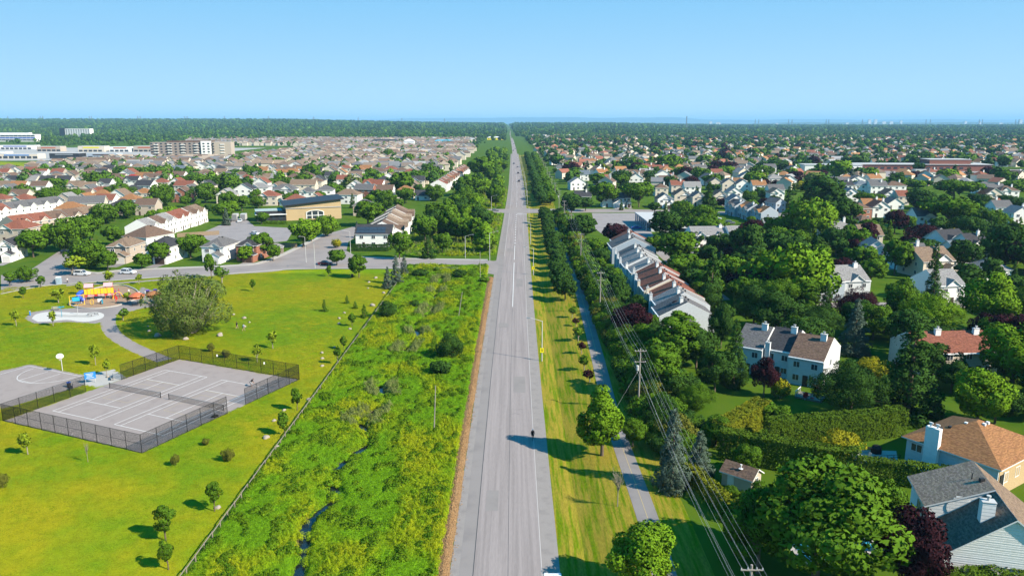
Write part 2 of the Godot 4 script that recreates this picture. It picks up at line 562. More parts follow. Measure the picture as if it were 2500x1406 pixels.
const TREES := [
[-48.35,235.63,8.13,2.9,"rnd","leaf",0],[-60.07,256.73,6.33,3.08,"rnd","leaf",0],[-149.52,229.33,4.97,2.77,"wid","leaf",0],[-36.63,122.38,4.28,0.98,"yng","leaf",0],[-35.75,111.95,4.03,0.98,"yng","leaf",0],[-40.67,80.96,4.62,1.4,"yng","leaf",0],
[-37.72,75.03,3.55,0.99,"yng","leaf",0],[-94.52,234.35,8.34,1.92,"yng","leaf",0],[-37.55,87.88,4.29,1.12,"yng","leaf",0],[-75.29,215.97,3.89,0.83,"yng","leaf",0],[-58.38,237.59,3.85,0.98,"yng","leaf",0],[-140.08,221.02,3.85,1.34,"yng","leaf",0],
[-136.52,207.02,3.51,1.03,"yng","leaf",0],[-150.44,222.75,4.72,1.83,"yng","leaf",0],[-36.4,157.74,3.29,0.8,"yng","leaf",0],[-38.49,176.95,3.44,0.93,"yng","leaf",0],[-48.7,191.96,3.28,1.06,"spf","leaf",0],[-44.69,200.64,2.43,0.83,"spf","leaf",0],
[-41.35,195.07,2.15,0.86,"spf","leaf",0],[-37.18,185.59,3.59,1.23,"spf","leaf",0],[-71.63,104.71,3.76,1.05,"sap","lime",0],[-84.19,146.98,4.67,0.91,"sap","lime",0],[-78.65,140.62,3.46,0.72,"sap","lime",0],[-52.23,149.13,3.81,1.01,"sap","lime",0],
[-51.97,158.65,4.19,1.15,"sap","lime",0],[-123.54,201.6,4.09,1.89,"sap","lime",0],[-123.45,211.67,3.93,1.05,"sap","lime",0],[-122.07,225.69,4.41,1.61,"sap","lime",0],[-113.14,225.69,3.31,0.99,"sap","lime",0],[-119.56,177.33,4.24,1.08,"sap","lime",0],
[-110.68,177.33,3.94,0.98,"sap","lime",0],[-104,200.16,3.41,1.33,"sap","lime",0],[-35.35,147.51,4.02,0.75,"sap","leaf",0],[-96.32,182.36,3.24,1.21,"sap","leaf",0],[-88.62,227.49,5.3,2.24,"sap","leaf",0],[-48.19,101.01,2.19,0.66,"shb","olive",0],
[-41.23,102.49,2.53,1.03,"shb","olive",0],[-46.57,108.07,1.48,0.63,"shb","olive",0],[-64.56,156.54,2.39,0.88,"shb","olive",0],[-59.63,152.18,2.24,0.94,"shb","olive",0],[-68.41,94.15,2.59,0.9,"shb","olive",0],[-61.3,102.08,3.25,0.45,"bare","grey",0],
[-74.54,170.77,17.43,9.42,"wil","sage",0],[-36.78,219.88,6.68,1.81,"spr","blue",0],[-35.11,225.69,9.03,2.22,"spr","blue",0],[-34.54,239.58,6.59,1.83,"spr","blue",0],[-31.31,185.59,5.33,2.67,"shb","dark",1],[-26.03,195.98,2.48,1.41,"shb","dark",1],
[-12.99,152.18,6.6,2.98,"shb","dark",1],[-13.74,141.6,3.64,2.32,"shb","dark",1],[-29.14,238.25,2.97,3.13,"shb","dark",1],[-16.37,234.99,3.56,2.45,"shb","dark",1],[-24.83,245.05,2.25,1.07,"shb","leaf",1],[-33.19,242.29,2.36,1.33,"shb","leaf",1],
[-8.77,228.1,2.23,1.88,"shb","leaf",1],[-13.13,239.58,1.82,1.97,"shb","leaf",1],[13.28,104.43,10.78,3.58,"con","bright",2],[13.68,71.43,8.58,3.71,"rnd","bright",2],[13.5,89.14,5.58,1.07,"bare","grey",2],[15.11,185.18,3.18,1.13,"sap","leaf",2],
[14.88,164.34,3.5,1.24,"sap","leaf",2],[14.35,143.86,3.44,1.1,"sap","leaf",2],[15.36,176.95,2.17,0.89,"sap","plum",2],[14.75,154.77,2.8,0.96,"sap","plum",2],[14.7,136.81,2.59,1.17,"sap","plum",2],[15.23,223.33,7.5,3.3,"rnd","dark",2],
[14.87,242.29,5.23,2.92,"wid","dark",2],[15.46,264.59,7.5,3.61,"rnd","dark",2],[16.11,296.15,7.54,3.38,"rnd","dark",2],[16.5,338.48,5.53,2.94,"wid","dark",2],[15.85,366.62,8.26,3.57,"rnd","dark",2],[-174.17,272.92,11.47,5.2,"rnd","leaf",3],
[-169.75,287.36,13.39,7.8,"wid","leaf",3],[-175.96,315.38,12.13,5.47,"rnd","leaf",3],[-142.28,251.49,10.37,6.03,"wid","leaf",3],[-134.08,247.87,7.33,2.71,"rnd","leaf",3],[-196.7,366.62,10.36,6.35,"wid","leaf",3],[-197.54,387.48,9.71,6.5,"wid","leaf",3],
[-116.3,271.21,10.11,4.72,"rnd","leaf",3],[-122.46,259.04,8.73,3.53,"rnd","leaf",3],[-123.84,250.03,6.05,2.73,"rnd","leaf",3],[-90.26,271.21,10.11,4.58,"rnd","leaf",3],[-84.63,265.4,6.67,2.46,"rnd","leaf",3],[-122.81,262.98,5.64,2.44,"rnd","leaf",3],
[-93.52,262.18,6.74,2.43,"oval","bright",3],[-141.2,239.58,6.46,3.54,"sap","lime",3],[-82.14,296.15,12.99,5.79,"rnd","bright",4],[-80.11,324.72,9.75,5.28,"wid","bright",4],[-82.44,309.8,9.01,3.36,"rnd","bright",4],[-120.74,365.1,6.51,3.16,"rnd","leaf",4],
[-68.08,357.71,13.47,6.97,"rnd","leaf",4],[-71.37,430.65,11.18,6.51,"wid","leaf",4],[-68.81,294.15,4.54,2.24,"shb","yellow",4],[-65.85,321.15,7.13,1.57,"spr","blue",4],[-136.07,360.63,8.51,2.34,"spr","blue",4],[-91.23,434.85,8.59,2.11,"spr","dark",4],
[-30.33,271.21,8.39,2.95,"spr","dark",4],[-24.22,648.09,22.48,9.42,"rnd","leaf",5],[-27.29,509.06,14.69,9.88,"wid","leaf",5],[-26.65,430.65,12.96,7.44,"wid","leaf",5],[-47.85,476.59,10.85,6.43,"wid","leaf",5],[-28.59,392.62,13.29,5.31,"rnd","leaf",5],
[-35.36,353.41,12.59,5.93,"rnd","leaf",5],[-35.07,304.41,13.33,5.12,"rnd","leaf",5],[-26.08,309.8,15.49,4.62,"rnd","leaf",5],[-25.94,279.96,8.94,3.43,"rnd","leaf",5],[-40.45,269.53,11.34,4.25,"rnd","leaf",5],[-9.36,434.85,15.32,4.46,"rnd","leaf",5],
[-10.01,282.69,11.85,4.76,"con","bright",5],[-11.92,387.48,4.67,3.57,"shb","dark",5],[-75.49,517.87,16.79,8.66,"rnd","leaf",9],[-64.68,459.46,11.19,5.58,"rnd","leaf",9],[-70.82,596.78,12.86,6.43,"rnd","leaf",9],[-71,672.12,12.72,6.88,"wid","leaf",9],
[-119.35,648.09,10.95,5.94,"wid","leaf",9],[-120.88,514.9,8.24,6.67,"wid","leaf",9],[-119.51,888.71,14.44,5.74,"rnd","leaf",9],[-160.19,1005.99,14.27,8.66,"wid","leaf",9],[-174,863.5,8.79,5.11,"wid","leaf",9],[-149.41,420.48,9.41,4.77,"rnd","leaf",9],
[-145.03,434.85,7.24,4,"wid","leaf",9],[-156.2,420.48,12.02,4.77,"rnd","leaf",9],[-143.11,375.97,10.81,5.09,"rnd","leaf",9],[-187.02,464.23,12.49,7.77,"wid","leaf",9],[-201.7,539.62,13.33,9.6,"wid","leaf",9],[-278.61,657.5,10.1,7.79,"wid","leaf",9],
[-240.93,585.17,10.52,8.83,"wid","leaf",9],[-228.41,672.12,10.32,6.52,"wid","leaf",9],[-241.35,667.18,8.2,8.27,"wid","leaf",9],[-199.51,625.69,9.63,5.06,"wid","leaf",9],[-171.94,657.5,14.12,7.44,"wid","leaf",9],[-163.32,596.78,10.42,6.76,"wid","leaf",9],
[-178.98,585.17,7.53,4.42,"wid","leaf",9],[-167.64,574,8.27,4.33,"wid","leaf",9],[-254.56,839.67,8.55,6.78,"wid","leaf",9],[-241.16,839.67,7.7,6.33,"wid","leaf",9],[-130.84,452.48,7.05,5.62,"wid","leaf",9],[-241.57,471.57,11.47,7.89,"wid","leaf",9],
[-203.89,443.49,13.79,7.66,"wid","leaf",9],[-264.61,441.3,12.58,9.53,"wid","leaf",9],[-254.53,447.94,12.07,4.35,"rnd","leaf",9],[-329.46,549.51,9.9,7.11,"wid","leaf",9],[-318.02,481.72,8.23,6.5,"wid","leaf",9],[-313.93,489.62,9.37,5.81,"wid","leaf",9],
[-304.93,559.75,12.95,8.75,"wid","leaf",9],[-417.19,687.41,9.5,8.52,"wid","leaf",9],[-397.73,682.24,9.08,5.88,"wid","leaf",9],[-350.57,697.98,9.99,8.27,"wid","leaf",9],[-329.94,687.41,9.85,8.15,"wid","leaf",9],[-312.45,677.14,10.39,8.03,"wid","leaf",9],
[-112.12,539.62,12.22,6.4,"wid","sage",9],[-294.75,471.57,7.82,3.56,"rnd","sage",9],[-74.35,832.01,9.74,4.48,"rnd","plum",9],[-259.48,788.8,5.23,4.25,"shb","yellow",9],[-347.46,672.12,7.92,3.26,"spr","dark",9],[-361.74,839.67,9.83,3.16,"spr","dark",9],
[-325.92,888.71,9.04,3.35,"spr","dark",9],[32.26,72.52,15.62,7.36,"rnd","leaf",7],[42.84,80.16,8.98,3.19,"rnd","leaf",7],[26.75,74.41,10.31,3.46,"rnd","leaf",7],[57.13,120.89,9.57,5.69,"wid","dark",7],[69.84,168.01,7.66,5.37,"wid","dark",7],
[57.51,175.09,11.77,4.26,"rnd","dark",7],[64,175.83,8.75,2.73,"rnd","dark",7],[36.73,130.81,9.35,3.52,"rnd","dark",7],[45.39,158.96,11.51,3.1,"rnd","dark",7],[23.43,124.68,6.14,2.49,"rnd","dark",7],[36.72,144.89,9.41,3.66,"rnd","dark",7],
[41.15,70.72,11.24,3.55,"rnd","plum",7],[27.44,163.69,10.28,4.32,"rnd","plum",7],[83.03,178.85,9.66,5.44,"wid","plum",7],[44.96,128.7,7.99,2.19,"rnd","plum",7],[38.96,170.42,7.57,4.26,"wid","plum",7],[33.46,144.89,12.62,4.46,"oval","leaf",7],
[26.65,126.66,12.31,3.94,"oval","leaf",7],[66.12,119.97,16.4,5.78,"spr","dark",7],[41.32,135.21,13.02,3.04,"spr","dark",7],[107.82,189.79,12.96,3.66,"spr","dark",7],[51.57,191.96,16.69,3.69,"spr","dark",7],[21.36,93.8,11.81,2.54,"spr","blue",7],
[25.84,97.41,7.03,2.3,"spr","blue",7],[72.34,154.47,12.33,3.44,"spr","blue",7],[74.64,114.73,11.26,4.6,"rnd","bright",7],[89.85,129.75,15.38,6.57,"rnd","bright",7],[74.23,197.35,17.63,11.36,"wid","bright",7],[110.29,172.91,15.67,6.2,"rnd","bright",7],
[95.89,169.38,10.32,7.04,"wid","bright",7],[93.34,176.57,12.91,4.88,"rnd","leaf",7],[127.7,185.59,8.68,4.61,"wid","leaf",7],[54.99,222.17,9.02,3.65,"rnd","leaf",7],[56.84,256.73,13.01,6.64,"rnd","leaf",7],[30.36,120.89,5.63,3.12,"wid","leaf",7],
[25.14,112.27,4.64,2.61,"wid","leaf",7],[47.21,103.31,5.25,3.79,"shb","yellow",7],[47.53,127.68,4.8,2,"shb","yellow",7],[68.4,137.51,6.28,3.5,"shb","yellow",7],[23,130.81,6.02,2.23,"rnd","leaf",7],[18.3,107.62,5.11,2.01,"rnd","leaf",7],
[77.6,246.45,17.33,4.83,"rnd","dark",8],[29.44,309.8,12.09,6.05,"rnd","dark",8],[30.7,392.62,14.31,5.31,"rnd","dark",8],[40.75,420.48,8.76,4.32,"rnd","dark",8],[64.19,315.38,13.29,6.5,"rnd","dark",8],[165.96,410.78,22.31,11.09,"rnd","dark",8],
[141.74,324.72,18.21,8.09,"rnd","dark",8],[118.41,273.78,8.32,3.73,"rnd","dark",8],[155.27,323.52,6.32,4.92,"wid","dark",8],[231.26,430.65,11.63,8.14,"wid","dark",8],[263.99,426.52,9.32,5.19,"wid","dark",8],[167.22,253.71,14.47,7.6,"wid","dark",8],
[269.31,407.02,9.97,6.05,"wid","dark",8],[85.17,596.78,12.86,7.08,"wid","dark",8],[114.97,638.94,9.5,5.51,"wid","dark",8],[160.96,486.96,6.05,4.47,"wid","dark",8],[176.73,559.75,8.07,4.83,"wid","dark",8],[399.44,756.05,10.41,5.29,"rnd","dark",8],
[73.21,439.13,15.69,10.19,"brd","leaf",8],[200.62,346.47,15.95,13.13,"brd","leaf",8],[276.33,476.59,14.28,14.79,"brd","leaf",8],[212.79,452.48,7.99,8.07,"brd","leaf",8],[53.87,441.3,16.67,7.62,"rnd","leaf",8],[85.4,384.12,9.83,6.23,"wid","leaf",8],
[87.46,343.76,12.08,6.52,"wid","leaf",8],[147.73,667.18,8.88,6.83,"wid","leaf",8],[155.68,648.09,11.61,6.11,"wid","leaf",8],[158.33,621.39,12.1,4.02,"rnd","leaf",8],[153.01,756.05,18.09,11.19,"wid","leaf",8],[122.81,768.82,14.49,8.69,"wid","leaf",8],
[147.89,476.59,6.92,5.4,"wid","leaf",8],[215.37,667.18,12.97,7.91,"wid","leaf",8],[173.19,330.84,9.58,3.41,"rnd","leaf",8],[220.31,346.47,9.46,7.98,"wid","leaf",8],[288.16,559.75,9.22,8.3,"wid","leaf",8],[383.43,596.78,13.47,6.43,"rnd","leaf",8],
[352.54,539.62,8.62,8.73,"wid","leaf",8],[123.47,240.93,13.04,4.34,"rnd","leaf",8],[121.14,307.62,19.38,10.42,"wid","bright",8],[276.76,648.09,19.2,9.6,"rnd","bright",8],[222.95,888.71,12.19,9.09,"wid","bright",8],[197.63,708.88,9.06,8.4,"wid","bright",8],
[204.93,542.88,8.95,6.73,"shb","yellow",8],[191.84,330.84,8.19,3.95,"shb","yellow",8],[41.15,299.19,10.29,4.87,"rnd","plum",8],[131.2,559.75,10.08,5.73,"wid","plum",8],[145.03,434.85,6.34,4.47,"wid","plum",8],[232.26,625.69,9.95,6.07,"wid","plum",8],
[233.34,657.5,7.75,4.61,"wid","plum",8],[189.74,574,6.8,3.71,"wid","plum",8],[198.65,574,5.91,4.02,"wid","plum",8],[167.63,330.84,12.17,4.66,"rnd","plum",8],[124,271.21,8.1,3.55,"rnd","plum",8],[159.77,292.18,9.61,5.95,"wid","plum",8],
[411.73,662.3,10.85,6.07,"wid","plum",8],[340.07,648.09,7.97,6.29,"wid","plum",8],[107.67,416.55,16.63,5.06,"spr","dark",8],[158.66,436.98,12.47,3.3,"spr","dark",8],[52.9,708.88,10.87,2.67,"spr","dark",8],[363.25,648.09,9.3,5.24,"spr","dark",8],
[382.4,662.3,12.54,5.35,"spr","dark",8],[393.7,662.3,10.51,5.35,"spr","dark",8],[284,574,12.68,4.33,"spr","dark",8],[102.26,307.62,5.22,0.75,"spr","dark",8],[102.73,305.47,5.19,0.75,"spr","dark",8],[103.19,303.35,5.31,0.74,"spr","dark",8],
[51.38,526.98,8.7,2.7,"spr","blue",8],[279.27,630.05,10.98,4.41,"spr","blue",8],[207.26,330.84,6.46,2.87,"spr","blue",8]]
const HOUSES := [
[-137.89,262.98,8,12,2,"h",4,3,0,"gf",0],[-123.74,262.18,9,12,2,"h",3,0,-4,"gf",0],[-104.86,262.98,8,12,2,"h",2,0,-6,"gf",0],[-93.9,265.4,7.5,12,2,"h",3,2,-6,"gf",0],[-179.11,265.4,6,10,2,"z",3,0,10,"gf",0],[-204.18,307.62,11,12,2,"h",1,3,0,"f",0],
[-143.02,285.48,11.5,14,2,"h",0,0,-20,"",0],[-223.01,380.82,13,10,2,"h",5,1,10,"",0],[-230.13,410.78,17.5,10,2,"x",2,1,15,"",0],[-54.26,295.15,14,9,2,"x",3,0,0,"s",0],[-286.47,514.9,10,9,2,"x",4,0,15,"",1],[-257.08,474.07,14.5,10,2,"h",1,1,0,"f",1],
[-226.83,466.66,10,9,2,"h",5,1,0,"f",1],[-254.94,526.98,12,10,2,"x",3,0,-8,"",1],[-295.38,592.86,11.5,9,2,"h",7,1,0,"",1],[-291.53,546.17,8.5,9,2,"x",3,0,0,"f",1],[-297.72,617.15,14.5,9,2,"x",5,1,-5,"",1],[-291.36,634.46,14.5,9,2,"h",1,1,0,"",1],
[-320.84,634.46,13,9,2,"z",2,0,0,"",1],[-203.02,466.66,11.5,9,2,"z",0,2,0,"f",1],[-226.99,526.98,13,9,2,"x",1,1,-5,"",1],[-175.41,497.77,12,9,2,"z",3,0,0,"",1],[-169.21,509.06,13,9,2,"h",6,0,0,"f",1],[-144,447.94,11.5,10,2,"h",1,1,0,"f",1],
[-148.17,495.02,14.5,10,2,"h",2,0,0,"gf",1],[-146.23,533.23,17.5,10,2,"x",4,1,0,"",1],[-128.44,476.59,9,9,2,"h",2,0,0,"f",1],[-206.64,592.86,10,9,2,"h",1,0,0,"f",1],[-190.94,577.68,13,9,2,"h",4,0,0,"f",1],[-233.64,749.82,13.5,9,2,"h",0,1,0,"",1],
[-201.45,662.3,15,9,2,"h",5,1,0,"f",1],[-194.35,672.12,14,9,2,"h",5,1,0,"",1],[-216.8,762.38,12.5,9,2,"z",6,0,0,"",1],[-170.79,720.12,14.5,9,2,"z",2,1,0,"",1],[-147.04,625.69,12,9,2,"x",3,0,0,"",1],[-136.3,447.94,4.5,8,1,"z",6,0,-20,"",1],
[-286.89,737.65,16.5,9,2,"z",2,0,0,"f",1],[-309.36,762.38,12.5,9,2,"z",2,0,0,"",1],[-312.79,720.12,16.5,9,2,"h",8,1,0,"",1],[-99.48,457.11,14,10,2,"h",4,0,-6,"",1],[-97.18,497.77,12.5,9,2,"x",2,2,-12,"",1],[-98.25,536.41,14.5,9,2,"x",1,0,-12,"f",1],
[-56.58,479.14,9,9,1,"x",3,0,0,"",1],[-158.59,725.87,12.5,9,2,"h",1,1,0,"f",1],[-140.62,703.39,11.5,9,2,"h",5,1,0,"",1],[-107.65,802.7,14,9,2,"h",5,1,0,"",1],[-117.39,677.14,12.5,9,2,"h",0,1,0,"f",1],[-112.61,708.88,12,9,2,"h",1,1,0,"",1],
[-197.34,788.8,13.5,9,2,"z",2,0,0,"",1],[-128.91,585.17,10.5,9,2,"x",1,0,0,"",1],[-143.78,559.75,9,9,2,"h",0,1,0,"",1],[-96.26,621.39,12,9,2,"h",0,0,0,"",1],[-88.99,667.18,11,9,2,"h",1,1,0,"",1],[87.31,432.74,9,10,2,"z",2,0,0,"gf",2],
[102.16,454.79,10.5,10,2,"z",0,1,0,"gf",2],[109.75,445.71,8,10,2,"z",2,1,0,"gf",2],[123.42,450.2,9,10,2,"z",0,1,0,"gf",2],[125.67,424.49,8.5,10,2,"z",8,0,0,"gf",2],[99.34,506.19,8.5,9,2,"h",0,1,0,"c",2],[115.29,530.09,9.5,9,2,"x",1,1,0,"c",2],
[122.67,517.87,11,9,2,"x",6,0,0,"",2],[118.02,577.68,13,9,2,"x",0,0,0,"c",2],[125.35,634.46,15,9,2,"z",6,0,0,"c",2],[106.26,652.76,14,9,2,"x",0,1,0,"cf",2],[140.41,725.87,15,9,2,"x",1,0,0,"c",2],[136.01,762.38,12.5,9,2,"x",0,0,0,"",2],
[166.64,906.34,12.5,9,2,"h",5,1,0,"",2],[51.53,643.48,9.5,9,2,"z",2,0,0,"",2],[60.12,643.48,9.5,9,2,"x",8,0,0,"",2],[47.94,552.88,11.5,9,2,"z",6,0,10,"c",2],[44.29,474.07,10,9,1,"x",3,0,0,"c",2],[58.34,439.13,12.5,8,2,"x",2,0,0,"g",2],
[66.45,441.3,4.5,8,2,"x",6,0,0,"gc",2],[146.49,549.51,10.5,9,2,"z",0,1,0,"",2],[154.64,542.88,10.5,9,2,"z",2,1,0,"c",2],[177.41,662.3,9.5,9,2,"x",1,0,0,"",2],[90.9,863.5,12,9,2,"h",5,1,0,"c",2],[125.43,897.44,17.5,9,2,"h",4,1,0,"c",2],
[171.8,495.02,10,9,2,"x",2,0,0,"",2],[163.25,469.1,8.5,9,2,"z",4,0,0,"f",2],[145.82,412.68,6.5,9,2,"z",2,4,20,"",2],[171.79,530.09,9.5,9,2,"x",5,0,0,"c",2],[138.72,474.07,9,9,2,"z",6,0,0,"f",2],[162.31,536.41,10,9,2,"z",2,0,0,"",2],
[204.42,592.86,12,9,2,"h",6,0,0,"c",2],[210.09,577.68,9.5,9,2,"z",4,0,0,"",2],[219.71,725.87,12.5,9,2,"x",2,0,0,"c",2],[250.38,743.68,11,9,2,"x",2,0,0,"",2],[187.33,612.97,9.5,9,2,"z",8,0,0,"",2],[242.61,563.25,13,9,2,"x",2,0,0,"",2],
[258.74,570.37,16,9,2,"z",2,0,0,"cf",2],[232.28,530.09,9,9,2,"x",3,0,0,"c",2],[243.64,530.09,11,9,2,"h",8,0,0,"",2],[256.25,536.41,10.5,9,2,"x",2,0,0,"",2],[209.09,469.1,8.5,9,2,"z",8,0,0,"f",2],[202.21,424.49,11.5,9,1,"x",5,1,0,"c",2],
[190.17,390.89,9,9,2,"z",1,0,0,"fc",2],[176.77,380.82,9,10,2,"h",0,2,15,"",2],[165.27,352,7.5,8,1,"h",0,1,15,"",2],[134.46,308.71,11.5,10,2,"h",6,0,0,"c",2],[139.58,292.18,8.5,10,2,"x",4,1,0,"",2],[126,259.04,8,10,2,"z",6,0,-12,"gf",2],
[251.8,523.91,11.5,9,2,"x",2,0,0,"c",2],[263.87,523.91,13,9,2,"h",0,0,0,"c",2],[226.8,454.79,11,9,2,"z",0,0,0,"f",2],[216.33,428.58,9.5,9,1,"z",2,0,0,"",2],[192.69,352,9,10,2,"x",2,0,0,"gf",2],[231.59,450.2,6.5,9,2,"x",1,1,0,"",2],
[321.95,517.87,11,9,2,"h",2,0,0,"f",2],[318.1,500.55,11,9,2,"x",2,0,0,"c",2],[316.06,484.33,12,9,2,"h",0,0,0,"fc",2],[292.27,461.84,11.5,9,2,"z",0,1,0,"f",2],[270.3,424.49,8,9,1,"x",1,1,0,"c",2],[253.42,390.89,9,9,2,"x",2,0,0,"",2],
[245.82,365.1,8.5,9,2,"z",6,0,0,"c",2],[165.66,292.18,7.5,10,2,"z",3,0,25,"",2],[164.51,278.17,10.5,10,2,"x",3,0,18,"f",2],[166.97,267.86,8,10,2,"x",3,0,12,"fc",2],[132.21,245.05,8.5,10,2,"x",2,0,0,"c",2],[134.45,235.63,11.5,11,2,"x",4,1,14,"gfc",2],
[152.74,251.49,8,10,2,"x",8,0,14,"f",2],[151.45,231.81,9,10,1,"h",6,0,10,"",2]]
const CREEK := [
[-23.29,74.41],[-24.18,79.64],[-25.32,85.16],[-24.97,87.16],[-24.38,88.92],[-23.2,91.53],
[-23.13,92.65],[-24.28,95.33],[-25.34,98.66],[-24.77,101.81],[-23.61,106],[-22.15,108.98],
[-22.47,112.11],[-24.43,116.6],[-25.38,119.07],[-23.97,121.44],[-22.59,128.7],[-24.68,134.98],
[-23.9,138.22],[-22.61,141.6],[-22.92,149.95],[-23.33,156.54],[-21.72,170.08],[-23.04,176.2],
[-24.11,180.78],[-22.06,187.67],[-21.05,195.07],[-22.05,211.67],[-22.18,234.99]]
const BOULDERS := [
[-81.37,168.21,1.04],[-73.77,165.52,0.79],[-67.19,168.69,0.95],[-71.06,188.17,0.47],[-67.09,184.53,0.67],[-64.42,180.55,0.4],
[-64.18,176.35,0.64],[-85.24,172.48,0.53],[-87.55,176.8,0.35],[-40.49,155.29,0.48],[-39.42,151.28,0.47],[-38.22,146.34,0.5],
[-38.69,159.26,0.45],[-43.15,189.88,0.48],[-43.29,184.37,0.51],[-42.15,179.23,0.5],[-38.45,174.36,0.49],[-37.29,197.72,0.88],
[-36.88,213.16,0.65],[-42.55,219.65,0.42],[-43.88,228.22,0.57],[-42.91,234.86,0.71],[-35.97,127.31,0.51],[-39.12,117.51,0.48],
[-38.24,110.68,0.65],[-35.4,107.15,0.51],[-38.85,122.3,0.43],[-37.48,88.65,0.49],[-77.86,139.55,0.48]]
const STREET := [
[-1.76,269.53],[-6.52,265.4],[-8.72,266.21],[-36.66,268.69],[-55.65,272.06],[-63.36,287.36],
[-67.29,309.8],[-65.69,352],[-72.7,363.6],[-81.27,333.35],[-85.75,266.21],[-96.3,255.21],
[-107.63,252.23],[-128.56,247.16],[-134.76,242.29],[-143.85,247.87],[-153.69,262.98],[-167.84,301.26],
[-176.65,309.8],[-174.31,291.2],[-160.13,247.87],[-164.19,239.58],[-146.2,212.2],[-140.88,222.75],
[-131.25,227.49],[-121.22,232.44],[-108.15,237.59],[-91.61,242.29],[-75.05,249.31],[-61.75,250.76],
[-34.3,250.76],[-13.57,247.87],[-7.3,242.29],[-1.56,236.94]]
const CURB_FAR := [
[-8.72,266.21],[-36.66,268.69],[-55.65,272.06]]
const CURB_FAR2 := [
[-81.27,333.35],[-85.75,266.21],[-96.3,255.21],[-107.63,252.23],[-128.56,247.16],[-134.76,242.29],
[-143.85,247.87]]
const CURB_NEAR := [
[-146.2,212.2],[-140.88,222.75],[-131.25,227.49],[-121.22,232.44],[-108.15,237.59],[-91.61,242.29],
[-75.05,249.31],[-61.75,250.76],[-34.3,250.76],[-13.57,247.87],[-7.97,242.29]]
const CHURCH_LOT := [
[-137.44,327.14],[-140.21,368.14],[-143.02,384.12],[-134.73,384.12],[-121.84,357.71],[-103.77,352],
[-104.41,368.14],[-93.17,312.01],[-97.75,307.62],[-113.75,303.35],[-122.81,309.8]]
const CROSS := [
[-26.55,410.78],[-27.68,428.58],[-2.32,430.65],[2.85,441.3],[11.59,430.65],[62.56,430.65],
[164.48,407.02],[158.81,392.62],[60.29,414.61],[11.06,410.78],[-2.21,410.78]]
const PLAZA_LOT := [
[43.15,410.78],[69.7,410.78],[63.82,357.71],[60.97,321.15],[40.35,323.52],[38.44,346.47]]
const PATH_PARK := [
[-75.68,251.49],[-79.63,246.45],[-91.49,241.94],[-103.42,235.63],[-119.05,228.1],[-130.25,225.69],
[-134.2,223.92]]
const PATH_R := [
[16.54,73.95],[16.85,86.76],[16.74,119.07],[18.01,155.94],[19.92,225.1],[20.44,279.96],
[20.95,333.35],[21.14,384.12]]
const PATH_COURT := [
[-102.52,187.67],[-98.65,179.62],[-92.64,170.42],[-85.2,162.08],[-78.49,155.94],[-71.75,150.22]]
const PLAYPIT := [
[-118.91,198.75],[-121.18,203.54],[-123.7,213.8],[-122.81,221.02],[-120.04,223.92],[-116.06,223.33],
[-108.57,215.42],[-104.62,206.01],[-105.11,200.16],[-105.89,197.35],[-109.88,194.62],[-114.7,195.52]]
const SPLASH := [
[-120.25,184.37],[-121.77,188.51],[-120.69,191.08],[-116.46,191.08],[-110.69,190.22],[-107.46,191.08],
[-104.31,188.51],[-102.85,184.37],[-104.4,181.57],[-106.92,181.57],[-110.86,183.16],[-113.99,181.57],
[-116.77,181.17]]
const PLAYPAVE := [
[-122.1,184.37],[-124.4,191.08],[-121.47,194.17],[-115.78,195.52],[-107.12,195.52],[-105.67,203.54],
[-110.59,222.17],[-103.23,215.42],[-93.41,198.75],[-97.38,195.52],[-100.96,187.67],[-99.67,182.76],
[-101.84,179.62],[-109.73,181.17],[-112.83,179.62],[-116.82,179.62]]
const RAILF := [
[-35.53,74.1],[-34.81,239.58]]
const COURT := [
[-54.95,105.14],[-40.61,138.22],[-68.98,151.06],[-83.78,117.65]]
const C1 := [
[-68.91,144.06],[-58.84,139.7],[-68.16,117.93],[-78.26,122.25]]
const C2 := [
[-55.34,138.1],[-45.37,133.55],[-54.56,112.11],[-64.69,116.36]]
const BBALL := [
[-101.16,143.61],[-97.92,147.78],[-82.99,140.86],[-78.51,137.51],[-87.47,122.76],[-97.21,130.81]]
const LAMPS := [
[6.24,149.95],[7.64,240.25],[7.77,304.41],[-7.83,265.4],[-16.87,271.21],[-11.06,410.78],
[-70.37,242.29],[-65.14,247.87],[-60.11,279.96]]
const PYLONS := [
-5396,-5306,-4964,-4937,-4447,-4425,
-3939,-3912,-3445,-3418,-3026,-2563,
-2087,-1619,-1160,-710,2563,2599,
2914,2950,3310,3337,3692,4362,
4407,4924,4955,5306,5338,5549]
const CITY := [
[7252,60,95],[7374,55,100],[7547,75,60],[7694,70,62],[7893,40,78],[9202,50,66],
[9488,55,60],[10319,60,96],[10631,90,70],[6802,60,40],[4029,55,62],[4185,90,46],
[2036,30,40],[9921,80,38],[5372,60,30]]

# ---------- materials ----------
func shingle_image() -> ImageTexture:
	# 4 m square of tab shingles: tone of each tab only
	var im := Image.create(512, 512, false, Image.FORMAT_RGB8)
	rng.seed = 5
	for row in 28:
		var y0 := int(row * 512.0 / 28.0)
		var y1 := int((row + 1) * 512.0 / 28.0)
		var x := -rng.randi_range(0, 30)
		while x < 512:
			var w := rng.randi_range(22, 52)
			var k := rng.randf_range(0.72, 1.0)
			im.fill_rect(Rect2i(x, y0, w, y1 - y0), Color(k, k * rng.randf_range(0.96, 1.0), k * rng.randf_range(0.93, 1.0)))
			x += w
	for k in 26000:
		var p := Vector2i(rng.randi() % 512, rng.randi() % 512)
		var c := im.get_pixelv(p)
		im.set_pixelv(p, c * rng.randf_range(0.78, 1.1))
	return ImageTexture.create_from_image(im)

